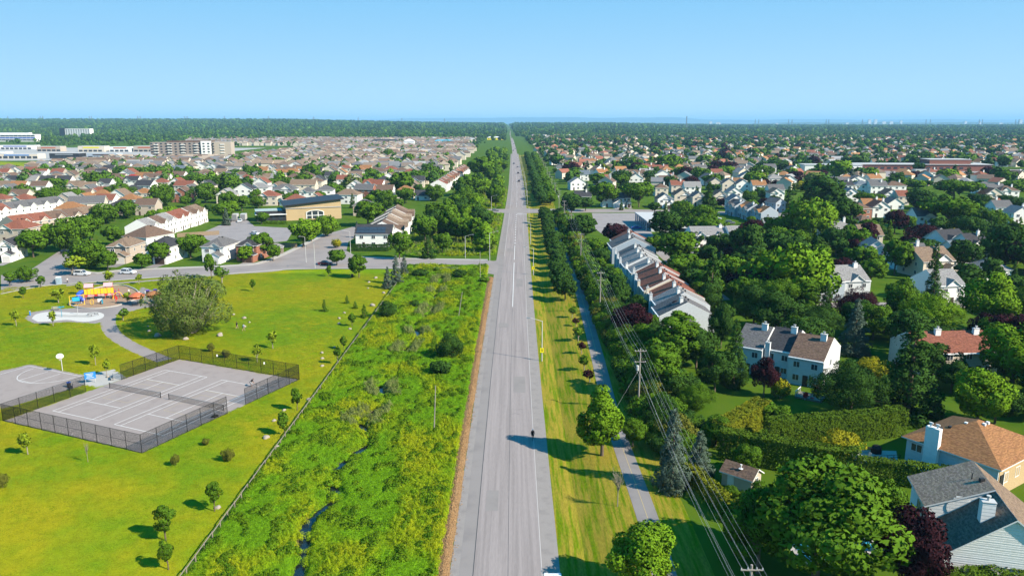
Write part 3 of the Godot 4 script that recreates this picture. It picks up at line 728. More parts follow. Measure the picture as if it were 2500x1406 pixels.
func shingle_height() -> ImageTexture:
	var im := Image.create(512, 512, false, Image.FORMAT_RGB8)
	rng.seed = 5
	for row in 28:
		var y0 := int(row * 512.0 / 28.0)
		var y1 := int((row + 1) * 512.0 / 28.0)
		for y in range(y0, y1):
			var f := float(y - y0) / (y1 - y0)
			im.fill_rect(Rect2i(0, y, 512, 1), Color(f, f, f))
	return ImageTexture.create_from_image(im)

func lap_height(rows: int) -> ImageTexture:
	var im := Image.create(8, rows * 16, false, Image.FORMAT_RGB8)
	for y in rows * 16:
		var f := float(y % 16) / 16.0
		im.fill_rect(Rect2i(0, y, 8, 1), Color(f, f, f))
	return ImageTexture.create_from_image(im)

const ROOFS := [Color(0.17, 0.115, 0.085), Color(0.26, 0.1, 0.065), Color(0.15, 0.15, 0.155), Color(0.055, 0.057, 0.065), Color(0.24, 0.175, 0.125), Color(0.34, 0.17, 0.075), Color(0.29, 0.29, 0.29), Color(0.42, 0.05, 0.04), Color(0.15, 0.19, 0.23), Color(0.35, 0.275, 0.21), Color(0.19, 0.15, 0.12)]
const WALLS := [Color(0.86, 0.845, 0.82), Color(0.66, 0.585, 0.48), Color(0.3, 0.13, 0.085), Color(0.47, 0.4, 0.33), Color(0.37, 0.43, 0.5), Color(0.6, 0.62, 0.64)]
const ROOFWORD := ["brown", "red brown", "grey", "charcoal", "tan", "orange brown", "pale grey", "bright red", "blue grey", "taupe", "dark brown"]
const WALLWORD := ["white siding", "cream siding", "red brick", "beige stone", "blue grey siding", "pale grey siding"]

func surfaces() -> void:
	leaf_mats()
	var sht := shingle_image()
	var shh := shingle_height()
	for k in ROOFS.size():
		var m := mat("shingles_%d" % k, ROOFS[k] * 1.18, 0.92)
		m.albedo_texture = sht
		m.uv1_scale = Vector3(0.25, 0.25, 1)
		relief(m, shh, 1.6)
	var lap := lap_height(8)
	var grime := noise_tex(256, 0.02, [[0.0, 0.86, 0.85, 0.83], [0.5, 0.96, 0.96, 0.95], [1.0, 1.0, 1.0, 1.0]], 5, 9)
	for k in WALLS.size():
		var m := mat("wall_%d" % k, WALLS[k] * 1.05, 0.75 if k != 2 else 0.9)
		tiled(m, grime, 3.2)
		if k != 2 and k != 3:
			relief(m, lap, 1.2)
	M.glass = mat("window_glass", Color(0.035, 0.045, 0.06), 0.08)
	M.glass.metallic_specular = 0.6
	mat("white_trim", Color(0.74, 0.74, 0.73), 0.6)
	mat("dark_metal", Color(0.03, 0.03, 0.032), 0.5)
	mat("black_paint", Color(0.012, 0.012, 0.013), 0.5)
	mat("steel", Color(0.42, 0.43, 0.44), 0.4)
	M.steel.metallic = 0.6
	mat("galvanised", Color(0.5, 0.5, 0.49), 0.55)
	mat("pole_wood", Color(0.3, 0.27, 0.235), 0.9)
	mat("wire", Color(0.45, 0.45, 0.44), 0.45)
	mat("fence_wood", Color(0.27, 0.2, 0.13), 0.92)
	mat("grey_wood", Color(0.24, 0.205, 0.165), 0.92)
	mat("garage_brown", Color(0.07, 0.045, 0.035), 0.6)
	mat("garage_white", Color(0.62, 0.6, 0.57), 0.6)
	mat("rubber", Color(0.02, 0.02, 0.02), 0.8)
	for a in [["pl_yellow", 0.82, 0.52, 0.03], ["pl_red", 0.55, 0.04, 0.03], ["pl_blue", 0.03, 0.1, 0.55], ["pl_teal", 0.02, 0.3, 0.45], ["pl_purple", 0.13, 0.06, 0.4], ["pl_pink", 0.62, 0.36, 0.38], ["pl_orange", 0.5, 0.14, 0.06], ["sign_blue", 0.03, 0.22, 0.6], ["sign_yellow", 0.8, 0.7, 0.01], ["pool_blue", 0.05, 0.38, 0.55], ["toilet_blue", 0.32, 0.42, 0.5], ["car_white", 0.7, 0.72, 0.74], ["car_red", 0.16, 0.01, 0.015], ["car_black", 0.018, 0.019, 0.022], ["car_blue", 0.01, 0.07, 0.42], ["car_grey", 0.2, 0.21, 0.22], ["umbrella_red", 0.6, 0.02, 0.03], ["canvas_tan", 0.55, 0.4, 0.2]]:
		var m := mat(a[0], Color(a[1], a[2], a[3]), 0.4)
		if a[0].begins_with("car"):
			m.clearcoat_enabled = true
			m.clearcoat = 0.6
	var grain := noise_tex(512, 0.09, [[0.0, 0.72, 0.72, 0.72], [0.45, 0.93, 0.93, 0.93], [1.0, 1.0, 1.0, 1.0]], 5, 3)
	var blotch := noise_tex(512, 0.008, [[0.0, 0.8, 0.8, 0.81], [0.5, 0.97, 0.965, 0.96], [1.0, 1.0, 1.0, 1.0]], 4, 4)
	detail(tiled(mat("asphalt", Color(0.325, 0.288, 0.275), 0.88), grain, 3.0), blotch, 60.0)
	detail(tiled(mat("asphalt_shoulder", Color(0.29, 0.262, 0.25), 0.9), grain, 2.3), blotch, 25.0)
	detail(tiled(mat("asphalt_dark", Color(0.27, 0.25, 0.245), 0.9), grain, 2.5), blotch, 20.0)
	detail(tiled(mat("asphalt_lot", Color(0.33, 0.3, 0.295), 0.9), grain, 2.9), blotch, 30.0)
	detail(tiled(mat("court_asphalt", Color(0.35, 0.3, 0.28), 0.9), grain, 2.0), noise_tex(512, 0.012, [[0.0, 0.86, 0.85, 0.85], [0.4, 0.97, 0.97, 0.97], [1.0, 1.0, 1.0, 1.0]], 3, 14), 18.0)
	detail(tiled(mat("concrete", Color(0.46, 0.44, 0.41), 0.88), grain, 1.7), blotch, 12.0)
	var stones := noise_tex(512, 0.16, [[0.0, 0.42, 0.42, 0.43], [0.4, 0.75, 0.75, 0.75], [0.6, 0.9, 0.89, 0.88], [1.0, 1.0, 1.0, 1.0]], 3, 7, FastNoiseLite.TYPE_CELLULAR)
	detail(tiled(mat("gravel", Color(0.37, 0.335, 0.315), 0.95), stones, 1.6), blotch, 9.0)
	detail(tiled(mat("wood_chips", Color(0.36, 0.215, 0.1), 0.95), stones, 1.3), blotch, 5.0)
	detail(tiled(mat("play_chips", Color(0.37, 0.245, 0.16), 0.95), grain, 1.2), blotch, 7.0)
	# lawns: fine blades of tone, then drier and greener patches
	var blades := noise_tex(512, 0.12, [[0.0, 0.3, 0.36, 0.25], [0.35, 0.66, 0.72, 0.6], [0.6, 0.92, 0.93, 0.9], [1.0, 1.0, 1.0, 1.0]], 5, 21)
	var patches := noise_tex(1024, 0.0055, [[0.0, 0.42, 0.74, 0.5], [0.3, 0.56, 0.82, 0.6], [0.45, 0.74, 0.9, 0.75], [0.58, 0.93, 0.95, 0.85], [0.75, 1.0, 0.9, 0.8], [1.0, 1.0, 0.8, 0.65]], 8, 22, FastNoiseLite.TYPE_SIMPLEX_SMOOTH, 0.66)
	detail(tiled(mat("lawn", Color(0.34, 0.355, 0.008), 0.95), blades, 3.1), patches, 160.0)
	var patches2 := noise_tex(1024, 0.009, [[0.0, 0.5, 0.75, 0.55], [0.5, 0.85, 0.95, 0.8], [1.0, 1.0, 0.95, 0.9]], 6, 31)
	detail(tiled(mat("yard_grass", Color(0.105, 0.165, 0.016), 0.95), blades, 3.7), patches2, 70.0)
	detail(tiled(mat("meadow_soil", Color(0.1, 0.16, 0.012), 0.95), blades, 2.7), patches2, 22.0)
	# mown verge: streaks along the mowing direction
	var mow := FastNoiseLite.new()
	mow.seed = 41
	mow.frequency = 1.0
	mow.fractal_octaves = 4
	var im := Image.create(256, 512, false, Image.FORMAT_RGB8)
	for y in 512:
		for xx in 256:
			var a := mow.get_noise_3d(xx * 0.09, cos(y * TAU / 512.0) * 1.1, sin(y * TAU / 512.0) * 1.1) * 0.5 + 0.5
			var b := mow.get_noise_3d(xx * 0.33 + 90.0, cos(y * TAU / 512.0) * 14.0, sin(y * TAU / 512.0) * 14.0) * 0.5 + 0.5
			var f := clampf((a - 0.46) * 3.4 + 0.5, 0, 1)
			var c := Color(0.42, 0.68, 0.12).lerp(Color(1.0, 0.84, 0.85), f) * (0.5 + 0.75 * b)
			im.set_pixel(xx, y, Color(minf(c.r, 1), minf(c.g, 1), minf(c.b, 1)).linear_to_srgb())
	var vm := mat("verge_grass", Color(0.36, 0.335, 0.045), 0.95)
	vm.albedo_texture = ImageTexture.create_from_image(im)
	vm.uv1_scale = Vector3(1, 1, 1)
	detail(vm, blades, 2.2)
	# tyre polished lanes run along the road
	var rim := Image.create(256, 256, false, Image.FORMAT_RGB8)
	for y in 256:
		for xx in 256:
			var a := mow.get_noise_3d(xx * 0.05, cos(y * TAU / 256.0) * 0.35, sin(y * TAU / 256.0) * 0.35)
			var b := mow.get_noise_3d(xx * 0.4, cos(y * TAU / 256.0) * 9.0, 20.0 + sin(y * TAU / 256.0) * 9.0)
			var c := clampf(0.89 + a * 0.22 + b * 0.14, 0.0, 1.0)
			rim.set_pixel(xx, y, Color(c, c * 0.995, c).linear_to_srgb())
	var rm := mat("road_asphalt", Color(0.355, 0.31, 0.295), 0.85)
	rm.albedo_texture = ImageTexture.create_from_image(rim)
	detail(rm, grain, 2.4)
	for k in ["road_asphalt", "asphalt", "asphalt_shoulder", "court_asphalt", "asphalt_lot", "asphalt_dark", "gravel", "lawn", "verge_grass", "yard_grass"]:
		M[k].metallic_specular = 0.12
	mat("paint_white", Color(0.7, 0.69, 0.67), 0.7)
	mat("paint_worn", Color(0.46, 0.43, 0.41), 0.8)
	mat("paint_yellow", Color(0.42, 0.33, 0.17), 0.8)
	tiled(mat("mud", Color(0.13, 0.09, 0.055), 0.9), grain, 1.4)
	tiled(mat("pale_rubber", Color(0.6, 0.57, 0.53), 0.85), grain, 2.0)
	mat("tar", Color(0.06, 0.06, 0.062), 0.7)
	var w := mat("creek_water", Color(0.012, 0.016, 0.016), 0.06)
	w.metallic_specular = 0.5
	relief(tiled(w, noise_tex(256, 0.02, [[0.0, 0.7, 0.7, 0.7], [1.0, 1, 1, 1]], 3, 51), 5.0), noise_tex(256, 0.03, [[0, 0, 0, 0], [1, 1, 1, 1]], 3, 52), 1.2)
	detail(tiled(mat("boulder", Color(0.42, 0.375, 0.32), 0.9), noise_tex(256, 0.05, [[0.0, 0.5, 0.48, 0.45], [0.5, 0.9, 0.88, 0.85], [1.0, 1, 1, 1]], 5, 61), 1.5), blotch, 6.0)
	detail(tiled(mat("church_stone", Color(0.55, 0.42, 0.24), 0.9), noise_tex(256, 0.12, [[0.0, 0.55, 0.5, 0.45], [0.4, 0.92, 0.9, 0.88], [1.0, 1, 1, 1]], 4, 71, FastNoiseLite.TYPE_CELLULAR), 6.0), blotch, 30.0)
	tiled(mat("old_brick", Color(0.26, 0.11, 0.085), 0.9), grime, 4.0)
	tiled(mat("taupe_brick", Color(0.32, 0.265, 0.24), 0.9), grime, 4.0)
	tiled(mat("flat_roof", Color(0.5, 0.5, 0.5), 0.85), blotch, 14.0)
	tiled(mat("flat_roof_teal", Color(0.37, 0.46, 0.44), 0.8), blotch, 11.0)
	mat("forest", Color(0.05, 0.1, 0.025), 0.9, true)
	mat("roof_any", Color(1, 1, 1), 0.92, true)
	mat("skin_cloth", Color(1, 1, 1), 0.85, true)
	mat("hair", Color(0.03, 0.022, 0.016), 0.8)
	mat("hill_blue", Color(0.05, 0.09, 0.045), 0.95)
	mat("playcloth_brown", Color(0.3, 0.13, 0.05), 0.8)

# ---------- houses ----------
func win_mesh() -> Array:
	if not cache.has("win"):
		var f := MB.new()
		# unit window: outer 1 x 1, frame bars proud of the wall, one mullion
		for a in [[0, 0.47, 1.0, 0.07], [0, -0.47, 1.0, 0.07], [-0.47, 0, 0.07, 0.87], [0.47, 0, 0.07, 0.87], [0, 0, 0.05, 0.87]]:
			f.box(Vector3(a[0], a[1], 0.5), Vector3(a[2], a[3], 1.0))
		var g := MB.new()
		g.box(Vector3(0, 0, 0.25), Vector3(0.9, 0.9, 0.5))
		var both := ArrayMesh.new()
		f.surf(both)
		g.surf(both)
		cache.win = [f.mesh(), g.mesh(), both]
	return cache.win

func window(parent: Node, pos: Vector3, face: float, w: float, h: float, close: bool) -> void:
	# face: turn about y of the outward direction
	var bs := Basis(Vector3.UP, face).scaled_local(Vector3(w, h, 0.09))
	var wm := win_mesh()
	if close:
		var f := part("window", wm[0], M.white_trim, parent, pos, bs)
		part("pane", wm[1], M.glass, f)
	else:
		part("window", wm[2], [M.white_trim, M.glass], parent, pos, bs)

func roof_mesh(w: float, dep: float, rise: float, kind: String, o := 0.4) -> ArrayMesh:
	# roof over x -w/2..w/2 and z 0..-dep, eaves at y 0; kinds: x ridge along x, z ridge along z, h hipped
	var key := "roof%.1f_%.1f_%.2f%s%.1f" % [w, dep, rise, kind, o]
	if cache.has(key):
		return cache[key]
	var t := MB.new()
	var s := MB.new()
	var th := 0.16
	var hx := w * 0.5 + o
	var z0 := o
	var z1 := -dep - o
	var zm := -dep * 0.5
	var A := Vector3(-hx, 0, z0)
	var B := Vector3(hx, 0, z0)
	var C := Vector3(hx, 0, z1)
	var D := Vector3(-hx, 0, z1)
	var up := Vector3(0, th, 0)
	if kind == "x":
		var k := rise * (1.0 + o / (dep * 0.5))
		A.y = rise - k
		B.y = A.y
		C.y = A.y
		D.y = A.y
		var E := Vector3(-hx, rise, zm)
		var F := Vector3(hx, rise, zm)
		t.quad(A + up, B + up, F + up, E + up)
		t.quad(C + up, D + up, E + up, F + up)
		for e in [[A, B], [C, D], [B, F], [F, C], [D, E], [E, A]]:
			s.quad(e[0], e[1], e[1] + up, e[0] + up)
		s.quad(E, F, B, A)
		s.quad(F, E, D, C)
	elif kind == "z":
		var k := rise * (1.0 + o / (w * 0.5))
		A.y = rise - k
		B.y = A.y
		C.y = A.y
		D.y = A.y
		var E := Vector3(0, rise, z0)
		var F := Vector3(0, rise, z1)
		t.quad(D + up, A + up, E + up, F + up)
		t.quad(B + up, C + up, F + up, E + up)
		for e in [[A, E], [E, B], [B, C], [C, F], [F, D], [D, A]]:
			s.quad(e[0], e[1], e[1] + up, e[0] + up)
		s.quad(F, E, A, D)
		s.quad(E, F, C, B)
	else:
		var q := minf(hx, (z0 - z1) * 0.5)
		var E := Vector3(-hx + q, rise, zm)
		var F := Vector3(hx - q, rise, zm)
		if (z0 - z1) > 2.0 * hx:
			E = Vector3(0, rise, z0 - q)
			F = Vector3(0, rise, z1 + q)
			t.quad(D + up, A + up, E + up, F + up)
			t.quad(B + up, C + up, F + up, E + up)
			t.tri(A + up, B + up, E + up)
			t.tri(C + up, D + up, F + up)
		else:
			t.quad(A + up, B + up, F + up, E + up)
			t.quad(C + up, D + up, E + up, F + up)
			t.tri(D + up, A + up, E + up)
			t.tri(B + up, C + up, F + up)
		for e in [[A, B], [B, C], [C, D], [D, A]]:
			s.quad(e[0], e[1], e[1] + up, e[0] + up)
		s.quad(D, C, B, A)
	var m := t.surf(ArrayMesh.new())
	s.surf(m)
	cache[key] = m
	return m

func wall_mesh(w: float, dep: float, h: float, rise: float, kind: String) -> ArrayMesh:
	var key := "wall%.1f_%.1f_%.1f_%.2f%s" % [w, dep, h, rise, kind]
	if cache.has(key):
		return cache[key]
	var m := MB.new()
	var x := w * 0.5
	var up := Vector3(0, h, 0)
	var A := Vector3(-x, 0, 0)
	var B := Vector3(x, 0, 0)
	var C := Vector3(x, 0, -dep)
	var D := Vector3(-x, 0, -dep)
	for e in [[A, B], [B, C], [C, D], [D, A]]:
		m.quad(e[0], e[1], e[1] + up, e[0] + up)
	if kind == "x":
		var r := Vector3(0, h + rise, -dep * 0.5)
		m.tri(B + up, C + up, r + Vector3(x, 0, 0))
		m.tri(D + up, A + up, r + Vector3(-x, 0, 0))
	elif kind == "z":
		m.tri(A + up, B + up, Vector3(0, h + rise, 0))
		m.tri(C + up, D + up, Vector3(0, h + rise, -dep))
	cache[key] = m.mesh()
	return cache[key]

func chimney(parent: Node, pos: Vector3, h: float, wm, w := 0.9) -> void:
	var c := bx("chimney", parent, wm, pos + Vector3(0, h * 0.5, 0), Vector3(w, h, 0.7))
	var cap := MB.new()
	cap.box(Vector3.ZERO, Vector3(1.16, 0.09 / h, 1.16))
	cap.tube(Vector3(0, 0, 0), Vector3(0, 0.42 / h, 0), 0.16, 0.16, 6)
	cap.tube(Vector3(0, 0.42 / h, 0), Vector3(0, 0.5 / h, 0), 0.27, 0.27, 6)
	part("chimney_cap", cap.mesh(), M.galvanised, c, Vector3(0, 0.5, 0))

func house(x: float, d: float, w: float, dep: float, st: int, kind: String, rc: int, wc: int, deg: float, fl: String, label: String, group: String, lod: int) -> Node3D:
	var o := thing("house", label, "house", at(x, d), deg_to_rad(deg), group)
	var h := 5.4 if st == 2 else 3.0
	var span := dep if kind == "x" else w if kind == "z" else minf(w, dep)
	var rise := span * (0.34 if kind != "h" else 0.32)
	rise = minf(rise, 3.6)
	var close := lod == 0
	var wm: Material = M["wall_%d" % wc]
	var rm := [M["shingles_%d" % rc], M.white_trim]
	part("wall", wall_mesh(w, dep, h, rise, kind), wm, o)
	var r := part("roof", roof_mesh(w, dep, rise, kind), rm, o, Vector3(0, h, 0))
	if lod < 2:
		for k in 2:
			var vx := -w * 0.18 + k * 0.36 * w
			if kind == "x" or kind == "h":
				bx("roof_vent", r, M.dark_metal, Vector3(vx * (1.0 if kind == "x" else 0.4), rise - 0.12, -dep * 0.5 - 0.7), Vector3(0.4, 0.5, 0.4))
	if fl.contains("f"):
		# cross gable over the front
		var gw := w * 0.5
		var gr := gw * 0.34
		var gx := -w * 0.2 if not fl.contains("g") else w * 0.12
		part("gable_roof", roof_mesh(gw, 3.0, gr, "z", 0.25), rm, o, Vector3(gx, h + 0.04, 0.55))
		part("gable_wall", wall_mesh(gw, 2.4, 0.1, gr, "z"), M.wall_0, o, Vector3(gx, h - 0.02, 0.4))
	if fl.contains("g"):
		var gw := w * 0.52
		part("garage_wall", wall_mesh(gw, 3.2, 2.7, gw * 0.3, "z"), wm, o, Vector3(w * 0.5 - gw * 0.5 - 0.03, 0, 3.17))
		part("garage_roof", roof_mesh(gw, 3.0, gw * 0.3, "z", 0.35), rm, o, Vector3(w * 0.5 - gw * 0.5 - 0.03, 2.72, 3.17))
		if d < 520.0:
			bx("driveway", o, M.asphalt_lot if int(d) % 2 else M.asphalt_dark, Vector3(w * 0.5 - gw * 0.5, 0.01, 6.4), Vector3(gw * 0.9, 0.02, 6.2))
		var gd := bx("garage_door", o, M["garage_brown" if int(absf(x)) % 3 == 0 else "garage_white"], Vector3(w * 0.5 - gw * 0.5, 1.1, 3.2), Vector3(gw * 0.72, 2.2, 0.1))
		for k in 3:
			bx("door_seam", gd, M.dark_metal, Vector3(0, -0.25 + 0.25 * k, 0.35), Vector3(0.98, 0.01, 0.34))
	bx("door", o, M.garage_brown, Vector3(-w * 0.28, 1.05, 0.03), Vector3(0.95, 2.1, 0.09))
	var rows := [1.5, 4.1] if st == 2 else [1.6]
	for y in rows:
		if y > 3 or not fl.contains("g"):
			for k in (2 if w < 11 else 3):
				var n := 2 if w < 11 else 3
				var px := (float(k) + 0.5) / n * w - w * 0.5
				if y < 3 and absf(px + w * 0.28) < 1.3:
					continue
				window(o, Vector3(px, y, 0.0), 0.0, 1.5, 1.25, close)
		if lod < 2:
			for side in [-1.0, 1.0]:
				for k in 2:
					window(o, Vector3(side * w * 0.5, y, -dep * (0.28 + 0.45 * k)), PI / 2 * side, 1.0, 1.25, close)
	if fl.contains("c"):
		chimney(o, Vector3(w * 0.22, h + rise * 0.55, -dep * 0.38), rise * 0.45 + 1.1, M.wall_0)
	if fl.contains("s"):
		# solar panels over the front slope
		var sl := atan2(rise, dep * 0.5)
		for row in 2:
			for k in 7:
				part("solar_panel", ubox(), M.glass, o, Vector3(-w * 0.5 + 1.1 + k * 1.62, h + 0.28 + (1.0 + row * 1.75) * sin(sl), -(1.0 + row * 1.75) * cos(sl)), Basis(Vector3.RIGHT, sl).scaled_local(Vector3(1.55, 0.05, 1.66)))
	return o

func row_house(x: float, d: float, deg: float, units: Array, label: String, close: bool, back := true, cg := true) -> Node3D:
	# units: [width, depth, set forward, eave height, rise, roof colour, wall colour, chimney]; local x runs along the row, +z is the seen side
	var o := thing("row_house", label, "row house", at(x, d), deg_to_rad(deg))
	var px := 0.0
	for un in units:
		var w: float = un[0]
		var dep: float = un[1]
		var f: float = un[2]
		var h: float = un[3]
		var ri: float = un[4]
		var cx := px + w * 0.5
		var wm: Material = M["wall_%d" % un[6]]
		var rm := [M["shingles_%d" % un[5]], M.white_trim]
		part("wall", wall_mesh(w - 0.02, dep, h, ri, "x"), wm, o, Vector3(cx, 0, f))
		var r := part("roof", roof_mesh(w - 0.06, dep, ri, "x", 0.03), rm, o, Vector3(cx, h, f))
		bx("eave_trim", o, M.white_trim, Vector3(cx, h - 0.02, f + 0.2), Vector3(w - 0.1, 0.16, 0.3))
		for k in 2:
			bx("roof_vent", r, M.dark_metal, Vector3(-w * 0.2 + k * w * 0.3, ri - 0.1, -dep * 0.5 - 0.9), Vector3(0.35, 0.45, 0.35))
		for y in [1.5, 4.0]:
			for k in 2:
				window(o, Vector3(cx + (-0.25 + 0.5 * k) * w, y, f), 0.0, 1.25, 1.2, close)
				if back:
					window(o, Vector3(cx + (-0.25 + 0.5 * k) * w, y, f - dep), PI, 1.25, 1.2, close)
		if un[7]:
			if un[7] > 1:
				chimney(o, Vector3(cx - w * 0.36, 0.0, f + 0.37), h + 1.5, wm)
			chimney(o, Vector3(cx + w * 0.25, h + ri * 0.6, f - dep * 0.42), ri * 0.4 + 0.8, M.wall_0, 1.1)
		if cg:
			part("gable_roof", roof_mesh(w * 0.5, dep * 0.35, w * 0.2, "z", 0.2), rm, o, Vector3(cx, h + 0.05, f + 0.35))
			part("gable_wall", wall_mesh(w * 0.5, dep * 0.3, 0.1, w * 0.2, "z"), wm, o, Vector3(cx, h - 0.03, f + 0.22))
		bx("door", o, M.garage_brown, Vector3(cx + w * 0.02, 1.05, f + 0.03), Vector3(0.95, 2.1, 0.09))
		px += w
	# end walls
	var a: Array = units[0]
	var b: Array = units[-1]
	for y in [1.5, 4.0]:
		window(o, Vector3(0.01, y, a[2] - a[1] * 0.4), -PI / 2, 0.9, 1.2, close)
		window(o, Vector3(px - 0.01, y, b[2] - b[1] * 0.4), PI / 2, 0.9, 1.2, close)
	return o

# ---------- people and vehicles ----------
func body_mesh(bones: Array, cell: float) -> MB:
	# smooth union of tapered capsules, meshed as surface nets; each bone: [a, b, ra, rb, colour]
	var lo := Vector3(9, 9, 9)
	var hi := -lo
	for b in bones:
		for p in [b[0], b[1]]:
			lo = lo.min(p - Vector3.ONE * 0.25)
			hi = hi.max(p + Vector3.ONE * 0.25)
	var nx := int((hi.x - lo.x) / cell) + 2
	var ny := int((hi.y - lo.y) / cell) + 2
	var nz := int((hi.z - lo.z) / cell) + 2
	var f := PackedFloat32Array()
	f.resize(nx * ny * nz)
	f.fill(1.0)
	var own := PackedInt32Array()
	own.resize(f.size())
	for bi in bones.size():
		var b: Array = bones[bi]
		var a: Vector3 = b[0]
		var ab: Vector3 = b[1] - a
		var l2 := maxf(ab.length_squared(), 1e-6)
		var m: float = maxf(b[2], b[3]) + 0.08
		var p0 := ((a.min(b[1]) - Vector3.ONE * m - lo) / cell).floor().max(Vector3.ZERO)
		var p1 := ((a.max(b[1]) + Vector3.ONE * m - lo) / cell).ceil()
		for z in range(int(p0.z), mini(int(p1.z) + 1, nz)):
			for y in range(int(p0.y), mini(int(p1.y) + 1, ny)):
				for x in range(int(p0.x), mini(int(p1.x) + 1, nx)):
					var p := lo + Vector3(x, y, z) * cell
					var t := clampf((p - a).dot(ab) / l2, 0, 1)
					var dist := p.distance_to(a + ab * t) - lerpf(b[2], b[3], t)
					var k := (z * ny + y) * nx + x
					var e := f[k]
					if dist < e:
						own[k] = bi
					var hh := clampf(0.5 + 0.5 * (e - dist) / 0.035, 0, 1)
					f[k] = lerpf(e, dist, hh) - 0.035 * hh * (1.0 - hh)
	var m := MB.new()
	var idx := {}
	for z in nz - 1:
		for y in ny - 1:
			for x in nx - 1:
				var k := (z * ny + y) * nx + x
				var s := 0
				var ofs := [k, k + 1, k + nx, k + nx + 1, k + nx * ny, k + nx * ny + 1, k + nx * ny + nx, k + nx * ny + nx + 1]
				for q in 8:
					if f[ofs[q]] < 0:
						s += 1
				if s == 0 or s == 8:
					continue
				var sum := Vector3.ZERO
				var cnt := 0
				for e in [[0, 1], [2, 3], [4, 5], [6, 7], [0, 2], [1, 3], [4, 6], [5, 7], [0, 4], [1, 5], [2, 6], [3, 7]]:
					var fa := f[ofs[e[0]]]
					var fb := f[ofs[e[1]]]
					if (fa < 0) != (fb < 0):
						var t := fa / (fa - fb)
						var va := Vector3(e[0] & 1, (e[0] >> 1) & 1, e[0] >> 2)
						var vb := Vector3(e[1] & 1, (e[1] >> 1) & 1, e[1] >> 2)
						sum += va.lerp(vb, t)
						cnt += 1
				idx[k] = m.v.size()
				m.v.append(lo + (Vector3(x, y, z) + sum / cnt) * cell)
				var g := Vector3(f[ofs[1]] - f[ofs[0]] + f[ofs[7]] - f[ofs[6]], f[ofs[2]] - f[ofs[0]] + f[ofs[7]] - f[ofs[5]], f[ofs[4]] - f[ofs[0]] + f[ofs[7]] - f[ofs[3]])
				m.n.append(g.normalized())
				m.c.append(bones[own[k]][4])
				m.u.append(Vector2.ZERO)
	for z in range(1, nz - 1):
		for y in range(1, ny - 1):
			for x in range(1, nx - 1):
				var k := (z * ny + y) * nx + x
				var ins := f[k] < 0
				for ax in 3:
					var st: int = [1, nx, nx * ny][ax]
					var o1: int = [nx, nx * ny, 1][ax]
					var o2: int = [nx * ny, 1, nx][ax]
					if ins != (f[k + st] < 0):
						var q := [k - o1 - o2, k - o2, k, k - o1]
						if q.all(func(t): return idx.has(t)):
							var w := [idx[q[0]], idx[q[1]], idx[q[2]], idx[q[3]]]
							if ins:
								m.i.append_array([w[0], w[2], w[1], w[0], w[3], w[2]])
							else:
								m.i.append_array([w[0], w[1], w[2], w[0], w[2], w[3]])
	return m

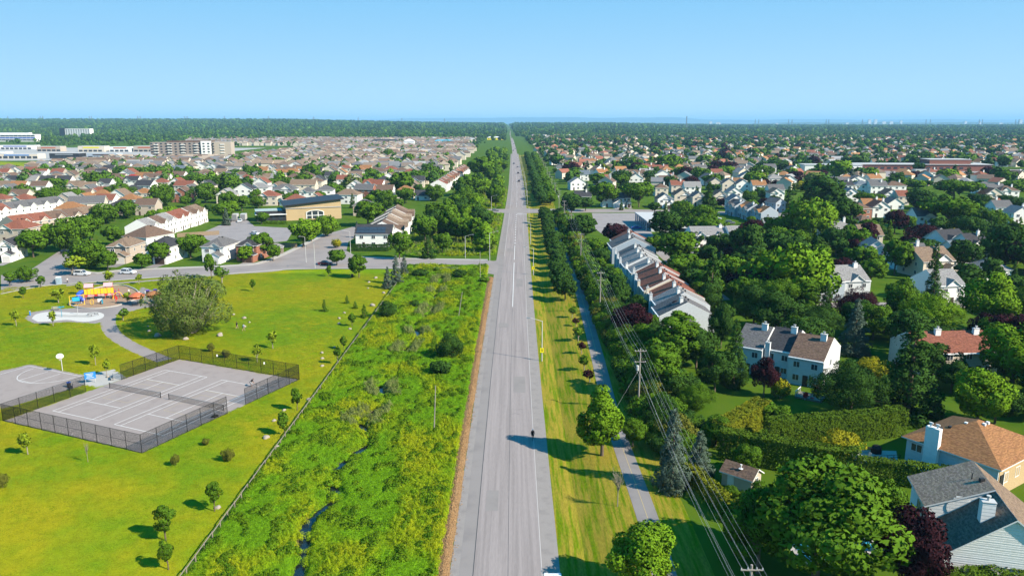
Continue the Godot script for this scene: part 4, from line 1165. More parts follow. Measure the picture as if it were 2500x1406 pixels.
func person(label: String, pos: Vector3, turn: float, pose: String, shirt: Color, pants: Color, group := "") -> Node3D:
	var sk := Color(0.5, 0.3, 0.21)
	var shoe := Color(0.08, 0.08, 0.09)
	var hip := Vector3(0, 0.93, 0)
	var chest := Vector3(0, 1.35, 0)
	var head := Vector3(0, 1.62, 0.02)
	var kn := [Vector3(-0.1, 0.5, 0.03), Vector3(0.1, 0.5, 0.03)]
	var an := [Vector3(-0.11, 0.08, 0), Vector3(0.11, 0.08, 0)]
	var el := [Vector3(-0.27, 1.1, -0.02), Vector3(0.27, 1.1, -0.02)]
	var wr := [Vector3(-0.28, 0.86, 0.08), Vector3(0.28, 0.86, 0.08)]
	if pose == "walk":
		kn = [Vector3(-0.1, 0.5, 0.16), Vector3(0.1, 0.5, -0.02)]
		an = [Vector3(-0.1, 0.09, 0.26), Vector3(0.1, 0.13, -0.3)]
		wr = [Vector3(-0.28, 0.88, -0.14), Vector3(0.28, 0.9, 0.24)]
	elif pose == "bend":
		hip = Vector3(0, 0.88, -0.12)
		chest = Vector3(0, 1.16, 0.26)
		head = Vector3(0, 1.27, 0.5)
		el = [Vector3(-0.26, 0.9, 0.36), Vector3(0.26, 0.9, 0.36)]
		wr = [Vector3(-0.2, 0.68, 0.5), Vector3(0.2, 0.66, 0.52)]
		kn = [Vector3(-0.14, 0.48, 0.08), Vector3(0.14, 0.48, 0.08)]
	elif pose == "cycle":
		hip = Vector3(0, 0.98, -0.2)
		chest = Vector3(0, 1.33, 0.12)
		head = Vector3(0, 1.58, 0.26)
		el = [Vector3(-0.27, 1.12, 0.3), Vector3(0.27, 1.12, 0.3)]
		wr = [Vector3(-0.22, 1.02, 0.52), Vector3(0.22, 1.02, 0.52)]
		kn = [Vector3(-0.11, 0.72, 0.16), Vector3(0.11, 0.6, 0.1)]
		an = [Vector3(-0.11, 0.44, -0.02), Vector3(0.11, 0.2, -0.02)]
	var B := [[hip, chest, 0.15, 0.16, shirt], [hip + Vector3(-0.07, 0, 0), hip + Vector3(0.07, 0, 0), 0.13, 0.13, pants], [chest + Vector3(-0.15, 0.06, 0), chest + Vector3(0.15, 0.06, 0), 0.09, 0.09, shirt], [chest, head, 0.065, 0.06, sk], [head, head + Vector3(0, 0.08, 0), 0.09, 0.105, sk], [head + Vector3(0, 0.03, 0.09), head + Vector3(0, 0.0, 0.115), 0.018, 0.02, sk]]
	var MBs := MB.new()
	for s in 2:
		var sx := -1.0 if s == 0 else 1.0
		var sh := chest + Vector3(0.19 * sx, 0.06, 0)
		B.append([sh, el[s], 0.062, 0.05, shirt])
		B.append([el[s], wr[s], 0.046, 0.034, sk])
		var fw: Vector3 = (wr[s] - el[s]).normalized()
		B.append([wr[s], wr[s] + fw * 0.07, 0.036, 0.04, sk])
		B.append([hip + Vector3(0.09 * sx, -0.03, 0), kn[s], 0.1, 0.07, pants])
		B.append([kn[s], an[s], 0.065, 0.042, sk if pose != "stand" else pants])
		B.append([an[s] + Vector3(0, -0.035, -0.03), an[s] + Vector3(0, -0.04, 0.15), 0.045, 0.035, shoe])
		var side := fw.cross(Vector3(0, 0, 1) if absf(fw.z) < 0.8 else Vector3.UP).normalized()
		MBs.col = sk
		for q in 4:
			var r0: Vector3 = wr[s] + fw * 0.1 + side * (q - 1.5) * 0.02
			MBs.tube(r0, r0 + fw * (0.05 + 0.01 * sin(q * 1.1)), 0.01, 0.009, 5)
			MBs.tube(r0 + fw * 0.05, r0 + fw * 0.075 + Vector3(0, -0.02, 0.01), 0.009, 0.007, 5)
		MBs.tube(wr[s] + fw * 0.05 + side * 0.03, wr[s] + fw * 0.1 + side * 0.065, 0.011, 0.009, 5)
	var m := body_mesh(B, 0.035)
	var k := m.v.size()
	m.v.append_array(MBs.v)
	m.n.append_array(MBs.n)
	m.c.append_array(MBs.c)
	m.u.append_array(MBs.u)
	for q in MBs.i:
		m.i.append(q + k)
	var o := thing("person", label, "person", pos, turn, group)
	part("body", m.mesh(), M.skin_cloth, o)
	var hr := SphereMesh.new()
	hr.radius = 0.115
	hr.height = 0.2
	hr.radial_segments = 10
	hr.rings = 6
	part("hair" if pose != "cycle" else "helmet", hr, M.hair if pose != "cycle" else M.car_white, o, head + Vector3(0, 0.1, -0.02))
	return o

func car(label: String, pos: Vector3, turn: float, paint: String, suv: bool, group := "") -> Node3D:
	var o := thing("parked_car" if group == "" else "driving_car", label, "car", pos, turn, group)
	var key := "car%s" % suv
	if not cache.has(key):
		var L := 4.7
		var hw := 0.92
		var belt := 1.02 if suv else 0.88
		var top := 1.72 if suv else 1.42
		var prof := [Vector2(-L / 2, 0.4), Vector2(-L / 2 + 0.1, 0.3), Vector2(L / 2 - 0.15, 0.28), Vector2(L / 2, 0.45), Vector2(L / 2 - 0.02, 0.72), Vector2(L / 2 - 0.25, 0.86), Vector2(L / 2 - 1.15, belt), Vector2(-L / 2 + 0.25, belt + 0.02), Vector2(-L / 2, belt - 0.1)]
		var b := MB.new()
		for k in prof.size():
			var p: Vector2 = prof[k]
			var q: Vector2 = prof[(k + 1) % prof.size()]
			b.quad(Vector3(-hw, p.y, p.x), Vector3(hw, p.y, p.x), Vector3(hw, q.y, q.x), Vector3(-hw, q.y, q.x))
		var tr := Geometry2D.triangulate_polygon(PackedVector2Array(prof))
		for k in range(0, tr.size(), 3):
			var pp := []
			for z in 3:
				pp.append(prof[tr[k + z]])
			b.tri(Vector3(hw, pp[0].y, pp[0].x), Vector3(hw, pp[1].y, pp[1].x), Vector3(hw, pp[2].y, pp[2].x))
			b.tri(Vector3(-hw, pp[0].y, pp[0].x), Vector3(-hw, pp[2].y, pp[2].x), Vector3(-hw, pp[1].y, pp[1].x))
		var z0 := -L / 2 + (0.15 if suv else 0.75)
		var z1 := L / 2 - 1.3
		var t0 := z0 + (0.35 if suv else 0.6)
		var t1 := z1 - 0.75
		var tw := hw - 0.16
		var c := [Vector3(-hw + 0.03, belt, z0), Vector3(hw - 0.03, belt, z0), Vector3(hw - 0.03, belt, z1), Vector3(-hw + 0.03, belt, z1), Vector3(-tw, top, t0), Vector3(tw, top, t0), Vector3(tw, top, t1), Vector3(-tw, top, t1)]
		var g := MB.new()
		g.quad(c[1], c[0], c[4], c[5]).quad(c[2], c[1], c[5], c[6]).quad(c[3], c[2], c[6], c[7]).quad(c[0], c[3], c[7], c[4])
		b.box(Vector3(0, top + 0.01, (t0 + t1) / 2), Vector3(tw * 2 + 0.04, 0.06, t1 - t0 + 0.06))
		for s in [[0, 4], [1, 5], [2, 6], [3, 7]]:
			b.tube(c[s[0]], c[s[1]], 0.06, 0.05, 5)
		for s in [-1.0, 1.0]:
			b.tube(Vector3(s * (hw - 0.02), belt, 0.1), Vector3(s * tw, top, 0.0), 0.055, 0.045, 5)
		var ty := MB.new()
		ty.tube(Vector3(-0.11, 0, 0), Vector3(0.11, 0, 0), 0.35, 0.35, 14)
		ty.tube(Vector3(0.11, 0, 0), Vector3(-0.11, 0, 0), 0.35, 0.35, 14)
		var rm := MB.new()
		rm.tube(Vector3(-0.12, 0, 0), Vector3(0.12, 0, 0), 0.2, 0.2, 10)
		rm.tube(Vector3(0.12, 0, 0), Vector3(-0.12, 0, 0), 0.2, 0.2, 10)
		cache[key] = [b.mesh(), g.mesh(), ty.mesh(), rm.mesh()]
	var cm: Array = cache[key]
	part("body", cm[0], M[paint], o)
	part("cabin_glass", cm[1], M.glass, o)
	for s in [[-0.85, 1.45], [0.85, 1.45], [-0.85, -1.4], [0.85, -1.4]]:
		var w := part("wheel", cm[2], M.rubber, o, Vector3(s[0], 0.35, s[1]))
		part("rim", cm[3], M.steel, w)
	for s in [-0.68, 0.68]:
		bx("headlight", o, M.white_trim, Vector3(s, 0.68, 2.33), Vector3(0.34, 0.13, 0.08))
		bx("tail_light", o, M.pl_red, Vector3(s, 0.85, -2.33), Vector3(0.24, 0.16, 0.08))
	return o

# ---------- setting ----------
func ribbon(y: float, d0: float, d1: float, step: float, xa: float, xb: float, uv_w := 1.0, uv_l := 1.0) -> MB:
	# strip along the road between offsets xa and xb from its centre
	var m := MB.new()
	var d := d0
	while d < d1 - 0.01:
		var e := minf(d + step, d1)
		var a := road_x(d)
		var b := road_x(e)
		m.quad(at(a + xa, d, y + ground_y(a, d)), at(a + xb, d, y + ground_y(a, d)), at(b + xb, e, y + ground_y(b, e)), at(b + xa, e, y + ground_y(b, e)), [Vector2(xa / uv_w, d / uv_l), Vector2(xb / uv_w, d / uv_l), Vector2(xb / uv_w, e / uv_l), Vector2(xa / uv_w, e / uv_l)])
		d = e
	return m

func strip(pts: Array, wd: float, y: float, hgt := 0.0) -> MB:
	# band of a given width along (x, d) points; with a height it is a kerb with sides
	var m := MB.new()
	var L := []
	var R := []
	for k in pts.size():
		var p := Vector2(pts[k][0], pts[k][1])
		var q := Vector2(pts[mini(k + 1, pts.size() - 1)][0], pts[mini(k + 1, pts.size() - 1)][1])
		var o := Vector2(pts[maxi(k - 1, 0)][0], pts[maxi(k - 1, 0)][1])
		var s := (q - o).normalized().orthogonal() * wd * 0.5
		L.append(p + s)
		R.append(p - s)
	for k in pts.size() - 1:
		var a: Vector2 = L[k]
		var b: Vector2 = R[k]
		var c: Vector2 = R[k + 1]
		var e: Vector2 = L[k + 1]
		var q := [at(a.x, a.y, y), at(b.x, b.y, y), at(c.x, c.y, y), at(e.x, e.y, y)]
		if (q[1] - q[0]).cross(q[3] - q[0]).y < 0:
			q.reverse()
		m.quad(q[0], q[1], q[2], q[3])
		if hgt > 0.0:
			var dn := Vector3(0, -hgt, 0)
			for z in 4:
				m.quad(q[z] + dn, q[(z + 1) % 4] + dn, q[(z + 1) % 4], q[z])
	return m

func smooth(pts: Array, sub: int) -> Array:
	var r := []
	for k in pts.size() - 1:
		var a := Vector2(pts[maxi(k - 1, 0)][0], pts[maxi(k - 1, 0)][1])
		var b := Vector2(pts[k][0], pts[k][1])
		var c := Vector2(pts[k + 1][0], pts[k + 1][1])
		var e := Vector2(pts[mini(k + 2, pts.size() - 1)][0], pts[mini(k + 2, pts.size() - 1)][1])
		for s in sub:
			var p := b.cubic_interpolate(c, a, e, float(s) / sub)
			r.append([p.x, p.y])
	r.append(pts[-1])
	return r

func creek_dist(x: float, d: float) -> float:
	var best := 99.0
	for k in CREEK.size() - 1:
		if CREEK[k][1] > d + 14 or CREEK[k + 1][1] < d - 14:
			continue
		var q := Geometry2D.get_closest_point_to_segment(Vector2(x, d), Vector2(CREEK[k][0], CREEK[k][1]), Vector2(CREEK[k + 1][0], CREEK[k + 1][1]))
		best = minf(best, q.distance_to(Vector2(x, d)))
	return best

var mn := FastNoiseLite.new()

func meadow_y(x: float, d: float) -> float:
	var cd := creek_dist(x, d)
	var w := 0.42 + 0.4 * (mn.get_noise_2d(d * 3.0, 7.0) + 0.4)
	var y := 0.03 + mn.get_noise_2d(x * 6.0, d * 6.0) * 0.18
	y -= 1.15 * (1.0 - smoothstep(w * 0.6, w + 1.0, cd)) + 0.25 * (1.0 - smoothstep(1.0, 6.0, cd))
	return y * smoothstep(0.0, 1.2, minf(minf(x + 36.2, -6.9 - x), minf(d - 48.0, 257.0 - d)))

func verge_y(off: float, d: float) -> float:
	var pr := [[5.6, -0.01], [7.2, -0.2], [8.8, -0.62], [10.4, -0.4], [12.0, -0.12], [14.0, 0.0], [30.0, 0.0]]
	var y := 0.0
	for k in pr.size() - 1:
		if off >= pr[k][0] and off <= pr[k + 1][0]:
			y = lerpf(pr[k][1], pr[k + 1][1], (off - pr[k][0]) / (pr[k + 1][0] - pr[k][0]))
	var near_cross := 1.0 - smoothstep(8.0, 22.0, absf(d - 420.0))
	return y * (1.0 - near_cross)

func setting() -> void:
	# the land: one sheet out to the horizon, lowered where the meadow and the verge have their own relief
	var xs := [-24000.0, -16000.0, -11000.0, -8000.0, -6000.0, -4500.0, -3400.0, -2600.0, -2000.0, -1500.0, -1100.0, -800.0, -550.0, -350.0, -220.0, -120.0, -60.0, -36.5, -35.9, -8.4, -7.0, 3.0, 6.0, 14.0, 22.0, 60.0, 120.0, 220.0, 350.0, 550.0, 800.0, 1100.0, 1500.0, 2000.0, 2600.0, 3400.0, 4500.0, 6000.0, 8000.0, 11000.0, 16000.0, 24000.0]
	var ds := [-400.0, 0.0, 46.5, 47.8, 60.0, 100.0, 180.0, 257.2, 258.2, 330.0, 440.0, 600.0, 800.0, 1149.0, 1160.0, 1400.0, 1700.0, 1900.0, 2100.0, 2350.0, 2600.0, 2900.0, 3200.0, 3600.0, 4000.0, 4500.0, 5000.0, 5600.0, 6200.0, 6800.0, 7500.0, 8500.0, 10000.0, 12000.0, 15000.0, 20000.0, 28000.0, 38000.0]
	var m := MB.new()
	var gy := func(x, d):
		if d > 47.0 and d < 257.5 and x > -36.2 and x < -7.9:
			return -3.0
		if d > 47.0 and d < 1155.0 and x > 5.0 and x < 15.0:
			return -3.0
		return ground_y(x, d)
	for k in ds.size() - 1:
		for j in xs.size() - 1:
			var tgt := m
			tgt.quad(at(xs[j], ds[k], gy.call(xs[j], ds[k])), at(xs[j + 1], ds[k], gy.call(xs[j + 1], ds[k])), at(xs[j + 1], ds[k + 1], gy.call(xs[j + 1], ds[k + 1])), at(xs[j], ds[k + 1], gy.call(xs[j], ds[k + 1])))
	struct("ground", m.mesh(), M.yard_grass)
	# park lawn
	struct("lawn", MB.new().poly(PackedVector2Array([Vector2(-36.1, 40), Vector2(-36.1, 249), Vector2(-61.7, 249.6), Vector2(-75, 248), Vector2(-91.6, 241), Vector2(-108.1, 236.4), Vector2(-121.2, 231.2), Vector2(-131.2, 226.3), Vector2(-140.8, 221.5), Vector2(-160, 205), Vector2(-160, 40)]), 0.004).mesh(), M.lawn)
	# creek meadow as its own relief
	var me := MB.new()
	var nx := 50
	var nd := 230
	var V := []
	for k in nd + 1:
		for j in nx + 1:
			var x := lerpf(-36.25, -6.85, float(j) / nx)
			var d := lerpf(47.5, 257.6, float(k) / nd)
			V.append(at(x, d, meadow_y(x, d)))
	for k in nd:
		for j in nx:
			var q := k * (nx + 1) + j
			me.quad(V[q], V[q + 1], V[q + nx + 2], V[q + nx + 1])
	struct("meadow", me.mesh(), M.meadow_soil)
	struct("water", strip(smooth(CREEK, 5), 1.2, -0.62).mesh(), M.creek_water)
	struct("creek_bank", strip(smooth(CREEK, 5), 2.0, -0.68).mesh(), M.mud)
	# mown verge with its ditch
	var vg := MB.new()
	var offs := [5.5, 6.3, 7.2, 8.0, 8.8, 9.6, 10.4, 11.2, 12.0, 14.0, 17.0, 22.5]
	var dd := 47.0
	while dd < 1156.0:
		var e := dd + (6.0 if dd < 450 else 24.0)
		for j in offs.size() - 1:
			var q := []
			for c in [[offs[j], dd], [offs[j + 1], dd], [offs[j + 1], e], [offs[j], e]]:
				q.append(at(road_x(c[1]) + c[0], c[1], 0.008 + verge_y(c[0], c[1])))
			vg.quad(q[0], q[1], q[2], q[3], [Vector2(offs[j] / 16.0, dd / 70.0), Vector2(offs[j + 1] / 16.0, dd / 70.0), Vector2(offs[j + 1] / 16.0, e / 70.0), Vector2(offs[j] / 16.0, e / 70.0)])
		dd = e
	struct("verge", vg.mesh(), M.verge_grass)
	# road, shoulders, joints and paint
	var rd := struct("road", ribbon(0.03, 30, 5200, 25, -3.75, 3.85, 7.6, 90.0).mesh(), M.road_asphalt)
	struct("paved_shoulder", ribbon(0.022, 30, 1200, 25, -5.3, -3.75).mesh(), M.asphalt_shoulder)
	struct("gravel_shoulder", ribbon(0.014, 30, 1200, 25, -6.3, -5.1).mesh(), M.gravel)
	struct("gravel_shoulder", ribbon(0.014, 30, 1200, 25, 3.7, 5.75).mesh(), M.gravel)
	part("joint", ribbon(0.034, 30, 236, 20, -3.79, -3.71).mesh(), M.tar, rd)
	part("joint", ribbon(0.034, 30, 195, 20, 0.03, 0.08).mesh(), M.tar, rd)
	part("edge_line", ribbon(0.034, 30, 1100, 25, 3.72, 3.8).mesh(), M.paint_worn, rd)
	part("edge_line", ribbon(0.034, 275, 1100, 25, -3.65, -3.53).mesh(), M.paint_worn, rd)
	part("centre_line", ribbon(0.034, 197, 262, 20, 0.0, 0.16).mesh(), M.paint_white, rd)
	part("centre_line", ribbon(0.034, 268, 300, 20, 0.0, 0.16).mesh(), M.paint_white, rd)
	var dn := 304.0
	while dn < 800.0:
		if absf(dn - 420.0) > 12.0:
			part("lane_dash", ribbon(0.034, dn, dn + 3.5, 4, 0.0, 0.2).mesh(), M.paint_white, rd)
		dn += 8.0
	for a in [[409.0, 0.3, 3.5], [434.0, -3.5, -0.3], [405.0, 0.3, 6.0]]:
		part("stop_line", ribbon(0.035, a[0], a[0] + 0.6, 1, a[1], a[2]).mesh(), M.paint_white, rd)
	rng.seed = 19
	for k in 26:
		var d0 := 50.0 + 300.0 * pow(rng.randf(), 1.4)
		var x0 := rng.randf_range(-3.4, 1.5)
		var pts := []
		for q in 6:
			pts.append([road_x(d0) + x0 + q * rng.randf_range(0.25, 0.5), d0 + rng.randf_range(-0.25, 0.25)])
		part("crack_seal", strip(pts, 0.05, 0.0335).mesh(), M.asphalt_dark if k % 3 else M.tar, rd)
	for a in [[88.0, -2.9, 1.6, 5.5], [131.0, 0.6, 2.2, 9.0], [176.0, -3.2, 2.4, 4.0], [222.0, 0.9, 2.0, 12.0], [285.0, -2.8, 2.2, 8.0]]:
		part("asphalt_patch", ribbon(0.0325, a[0], a[0] + a[3], 4, a[1], a[1] + a[2]).mesh(), M.asphalt_shoulder, rd)
	# a low bank of ochre wood chips beside the left shoulder
	var wc := MB.new()
	rng.seed = 77
	var dk := 46.0
	var pw := 0.0
	while dk < 236.0:
		var nw := rng.randf_range(-0.12, 0.12)
		var x0 := road_x(dk) - 7.1
		var wd := 0.78
		var q := [at(x0 - wd + pw, dk, 0.01), at(x0 + pw, dk, 0.24), at(x0 + wd + pw, dk, 0.01), at(x0 + wd + nw, dk + 1.5, 0.01), at(x0 + nw, dk + 1.5, 0.24), at(x0 - wd + nw, dk + 1.5, 0.01)]
		wc.quad(q[0], q[1], q[4], q[5])
		wc.quad(q[1], q[2], q[3], q[4])
		pw = nw
		dk += 1.5
	struct("wood_chip_bank", wc.mesh(), M.wood_chips)
	var cx := []
	var cc := PackedColorArray()
	for k in 15000:
		var d := 46.0 + 190.0 * pow(rng.randf(), 1.3)
		var o := rng.randfn() * 0.42
		cx.append(Transform3D(Basis(Vector3(rng.randfn(), rng.randfn(), rng.randfn()).normalized(), rng.randf() * TAU).scaled_local(Vector3(rng.randf_range(0.08, 0.24), 0.04, rng.randf_range(0.04, 0.1))), at(road_x(d) - 7.1 + o, d, maxf(0.03, 0.25 - absf(o) * 0.3))))
		cc.append(Color(0.42, 0.25, 0.11).lerp(Color(0.2, 0.12, 0.06), rng.randf()) * rng.randf_range(0.8, 1.25))
	mat("chip", Color(1, 1, 1), 0.95, true)
	stuff("wood_chip_scatter", ubox(), M.chip, cx, cc, "loose ochre wood chips along the road shoulder", "wood chips")
	# side streets, lots and paths
	struct("side_street", MB.new().poly(v2s(STREET), 0.018).mesh(), M.asphalt)
	part("stop_line", strip([[-10.6, 249.5], [-9.9, 256.0]], 0.6, 0.024).mesh(), M.paint_white, get_node("side_street"))
	struct("cross_street", MB.new().poly(v2s(CROSS), 0.04).mesh(), M.asphalt)
	struct("car_park", MB.new().poly(v2s(CHURCH_LOT), 0.01).mesh(), M.asphalt_lot)
	struct("car_park", MB.new().poly(v2s(PLAZA_LOT), 0.05).mesh(), M.asphalt_lot)
	for c in [CURB_FAR, CURB_FAR2, CURB_NEAR]:
		struct("kerb", strip(smooth(c, 4), 0.45, 0.13, 0.14).mesh(), M.concrete)
	struct("pavement", strip(smooth(CURB_FAR2.map(func(p): return [p[0] - 1.2, p[1] + 1.5]), 4), 1.6, 0.06, 0.06).mesh(), M.concrete)
	struct("pavement", strip(smooth(CURB_FAR.map(func(p): return [p[0], p[1] + 1.7]), 4), 1.6, 0.06, 0.06).mesh(), M.concrete)
	struct("path", strip(smooth(PATH_R, 8), 2.7, 0.03).mesh(), M.asphalt_dark)
	part("path_line", strip(smooth(PATH_R, 8), 0.08, 0.036).mesh(), M.paint_yellow, get_node("path"))
	struct("park_path", strip(smooth(PATH_PARK, 6), 2.2, 0.016).mesh(), M.asphalt)
	struct("park_path", strip(smooth(PATH_COURT, 6), 3.4, 0.016).mesh(), M.asphalt)
	struct("playground_paving", MB.new().poly(v2s(PLAYPAVE), 0.02).mesh(), M.asphalt)
	struct("play_pit", MB.new().poly(v2s(smooth(PLAYPIT, 4)), 0.03).mesh(), M.play_chips)
	struct("pit_kerb", strip(smooth(PLAYPIT + [PLAYPIT[0]], 4), 0.35, 0.28, 0.28).mesh(), M.concrete)
	struct("splash_pad", MB.new().poly(v2s(smooth(SPLASH, 4)), 0.034).mesh(), M.pale_rubber)
	struct("splash_pad_centre", MB.new().poly(PackedVector2Array([Vector2(-117, 186.5), Vector2(-112, 186.0), Vector2(-106.5, 185.6), Vector2(-105.5, 187), Vector2(-108, 188.2), Vector2(-113, 187.9), Vector2(-116, 188.6)]), 0.039).mesh(), M.concrete)
	# courts
	struct("tennis_court", MB.new().poly(v2s(COURT), 0.012).mesh(), M.court_asphalt)
	struct("basketball_court", MB.new().poly(v2s(BBALL), 0.01).mesh(), M.court_asphalt)
	struct("concrete_pad", MB.new().poly(PackedVector2Array([Vector2(-83.4, 141.2), Vector2(-79.2, 144.5), Vector2(-74.2, 139.5), Vector2(-76.8, 133.6), Vector2(-81.5, 136.0)]), 0.02).mesh(), M.concrete)
	var tc: Node = get_node("tennis_court")
	for c in [C1, C2]:
		var p := v2s(c)
		var far_l := p[0]
		var ex := (p[1] - p[0]).normalized()
		var ey := (p[3] - p[0]).normalized()
		var ln := func(u0: float, v0: float, u1: float, v1: float, mt):
			var a: Vector2 = far_l + ex * u0 + ey * v0
			var b: Vector2 = far_l + ex * u1 + ey * v1
			part("court_line", strip([[a.x, a.y], [b.x, b.y]], 0.1 if mt == M.paint_white else 0.07, 0.018 if mt == M.paint_white else 0.0165).mesh(), mt, tc)
		for a in [[0, 0, 10.97, 0], [0, 23.77, 10.97, 23.77], [0, 0, 0, 23.77], [10.97, 0, 10.97, 23.77], [1.37, 0, 1.37, 23.77], [9.6, 0, 9.6, 23.77], [1.37, 5.48, 9.6, 5.48], [1.37, 18.29, 9.6, 18.29], [5.48, 5.48, 5.48, 18.29]]:
			ln.call(a[0], a[1], a[2], a[3], M.paint_white)
		for a in [[2.44, 7.8, 8.5, 7.8], [2.44, 16.0, 8.5, 16.0], [2.44, 7.8, 2.44, 16.0], [8.5, 7.8, 8.5, 16.0], [1.37, 5.8, 9.6, 5.8]]:
			ln.call(a[0], a[1], a[2], a[3], M.paint_yellow)
	var bb: Node = get_node("basketball_court")
	var arc := []
	for k in 13:
		var an := PI * k / 12.0
		var e1 := Vector2(-0.907, 0.42)
		var e2 := Vector2(-0.42, -0.907)
		var c := Vector2(-89.9, 142.4) + e1 * cos(an) * 6.2 + e2 * sin(an) * 6.2
		arc.append([c.x, c.y])
	part("court_line", strip(arc, 0.1, 0.016).mesh(), M.paint_white, bb)
	for a in [[[-97.4, 146.6], [-82.6, 139.8]], [[-91.5, 143.1], [-93.9, 137.9]], [[-88.3, 141.7], [-90.7, 136.4]], [[-93.9, 137.9], [-90.7, 136.4]], [[-97.4, 146.6], [-103.0, 134.3]], [[-82.6, 139.8], [-89.5, 125.2]]]:
		part("court_line", strip(a, 0.1, 0.018).mesh(), M.paint_white, bb)
	# parking and retail ground far left, school ground far right
	struct("sports_field", MB.new().poly(PackedVector2Array([Vector2(-760, 770), Vector2(-520, 780), Vector2(-525, 900), Vector2(-640, 960), Vector2(-760, 960)]), 0.03).mesh(), M.lawn)
	struct("retail_ground", MB.new().poly(PackedVector2Array([Vector2(-1150, 970), Vector2(-640, 985), Vector2(-480, 1000), Vector2(-470, 1480), Vector2(-1150, 1500)]), 0.03).mesh(), M.concrete)
	struct("school_ground", MB.new().poly(PackedVector2Array([Vector2(300, 690), Vector2(620, 700), Vector2(640, 800), Vector2(330, 800)]), 0.03).mesh(), M.asphalt_lot)
	for a in [[62.0, 281.0, 110.0, 288.0], [54.0, 205.0, 60.5, 320.0], [108.0, 205.0, 150.0, 214.0], [70.0, 196.0, 122.0, 202.0]]:
		struct("side_street", MB.new().poly(PackedVector2Array([Vector2(a[0], a[1]), Vector2(a[2], a[1]), Vector2(a[2], a[3] if a[3] - a[1] < 60 else a[3]), Vector2(a[0], a[3])]), 0.01 + a[0] * 0.0001).mesh(), M.asphalt)
	# blue hills on the horizon
	var hl := MB.new()
	var steps := 160
	for k in steps:
		var pr := []
		for e in [k, k + 1]:
			var x := lerpf(-24000.0, 24000.0, float(e) / steps)
			var u := x / 30000.0
			var h := 150.0 + 75.0 * smoothstep(-0.2, -0.02, u) * (1.0 - smoothstep(0.19, 0.26, u)) + 14.0 * sin(u * 37.0) + 7.0 * sin(u * 91.0 + 1.0)
			pr.append([x, h])
		for s in [[27000.0, 0.0, 30000.0, 1.0], [30000.0, 1.0, 33000.0, 0.0]]:
			hl.quad(at(pr[0][0], s[0], pr[0][1] * s[1]), at(pr[1][0], s[0], pr[1][1] * s[1]), at(pr[1][0], s[2], pr[1][1] * s[3]), at(pr[0][0], s[2], pr[0][1] * s[3]))
	struct("hills", hl.mesh(), M.hill_blue)
	var lh := MB.new()
	for k in 90:
		var pr := []
		for e in [k, k + 1]:
			var x := lerpf(1500.0, 12000.0, float(e) / 90.0)
			pr.append([x, 24.0 + 22.0 * smoothstep(4200.0, 5600.0, x) + 5.0 * sin(x * 0.004) + 3.0 * sin(x * 0.013)])
		for s in [[13500.0, 0.0, 14200.0, 1.0], [14200.0, 1.0, 15500.0, 0.3]]:
			lh.quad(at(pr[0][0], s[0], pr[0][1] * s[1]), at(pr[1][0], s[0], pr[1][1] * s[1]), at(pr[1][0], s[2], pr[1][1] * s[3]), at(pr[0][0], s[2], pr[0][1] * s[3]))
	struct("hills", lh.mesh(), M.hill_blue)

func tuft_mesh(blades: int, spread: float, lean: float, wid: float) -> Mesh:
	var m := MB.new()
	for k in blades:
		var an := rng.randf() * TAU
		var p := Vector3(cos(an), 0, sin(an)) * spread * sqrt(rng.randf())
		var tip := p + Vector3(rng.randfn() * lean, rng.randf_range(0.55, 1.0), rng.randfn() * lean)
		var s := Vector3(rng.randfn(), 0, rng.randfn()).normalized() * wid
		m.col = LO.lerp(HI, rng.randf())
		var k0 := m.v.size()
		var md := p.lerp(tip, 0.55) + s * 0.2
		m.tri(p - s * 0.5, p + s * 0.5, md)
		m.quad(md - s, p, md + s, tip)
		var nn := (Vector3.UP * 0.8 + Vector3(rng.randfn(), 0, rng.randfn()) * 0.4).normalized()
		for z in range(k0, m.v.size()):
			m.n[z] = nn
	return m.mesh()

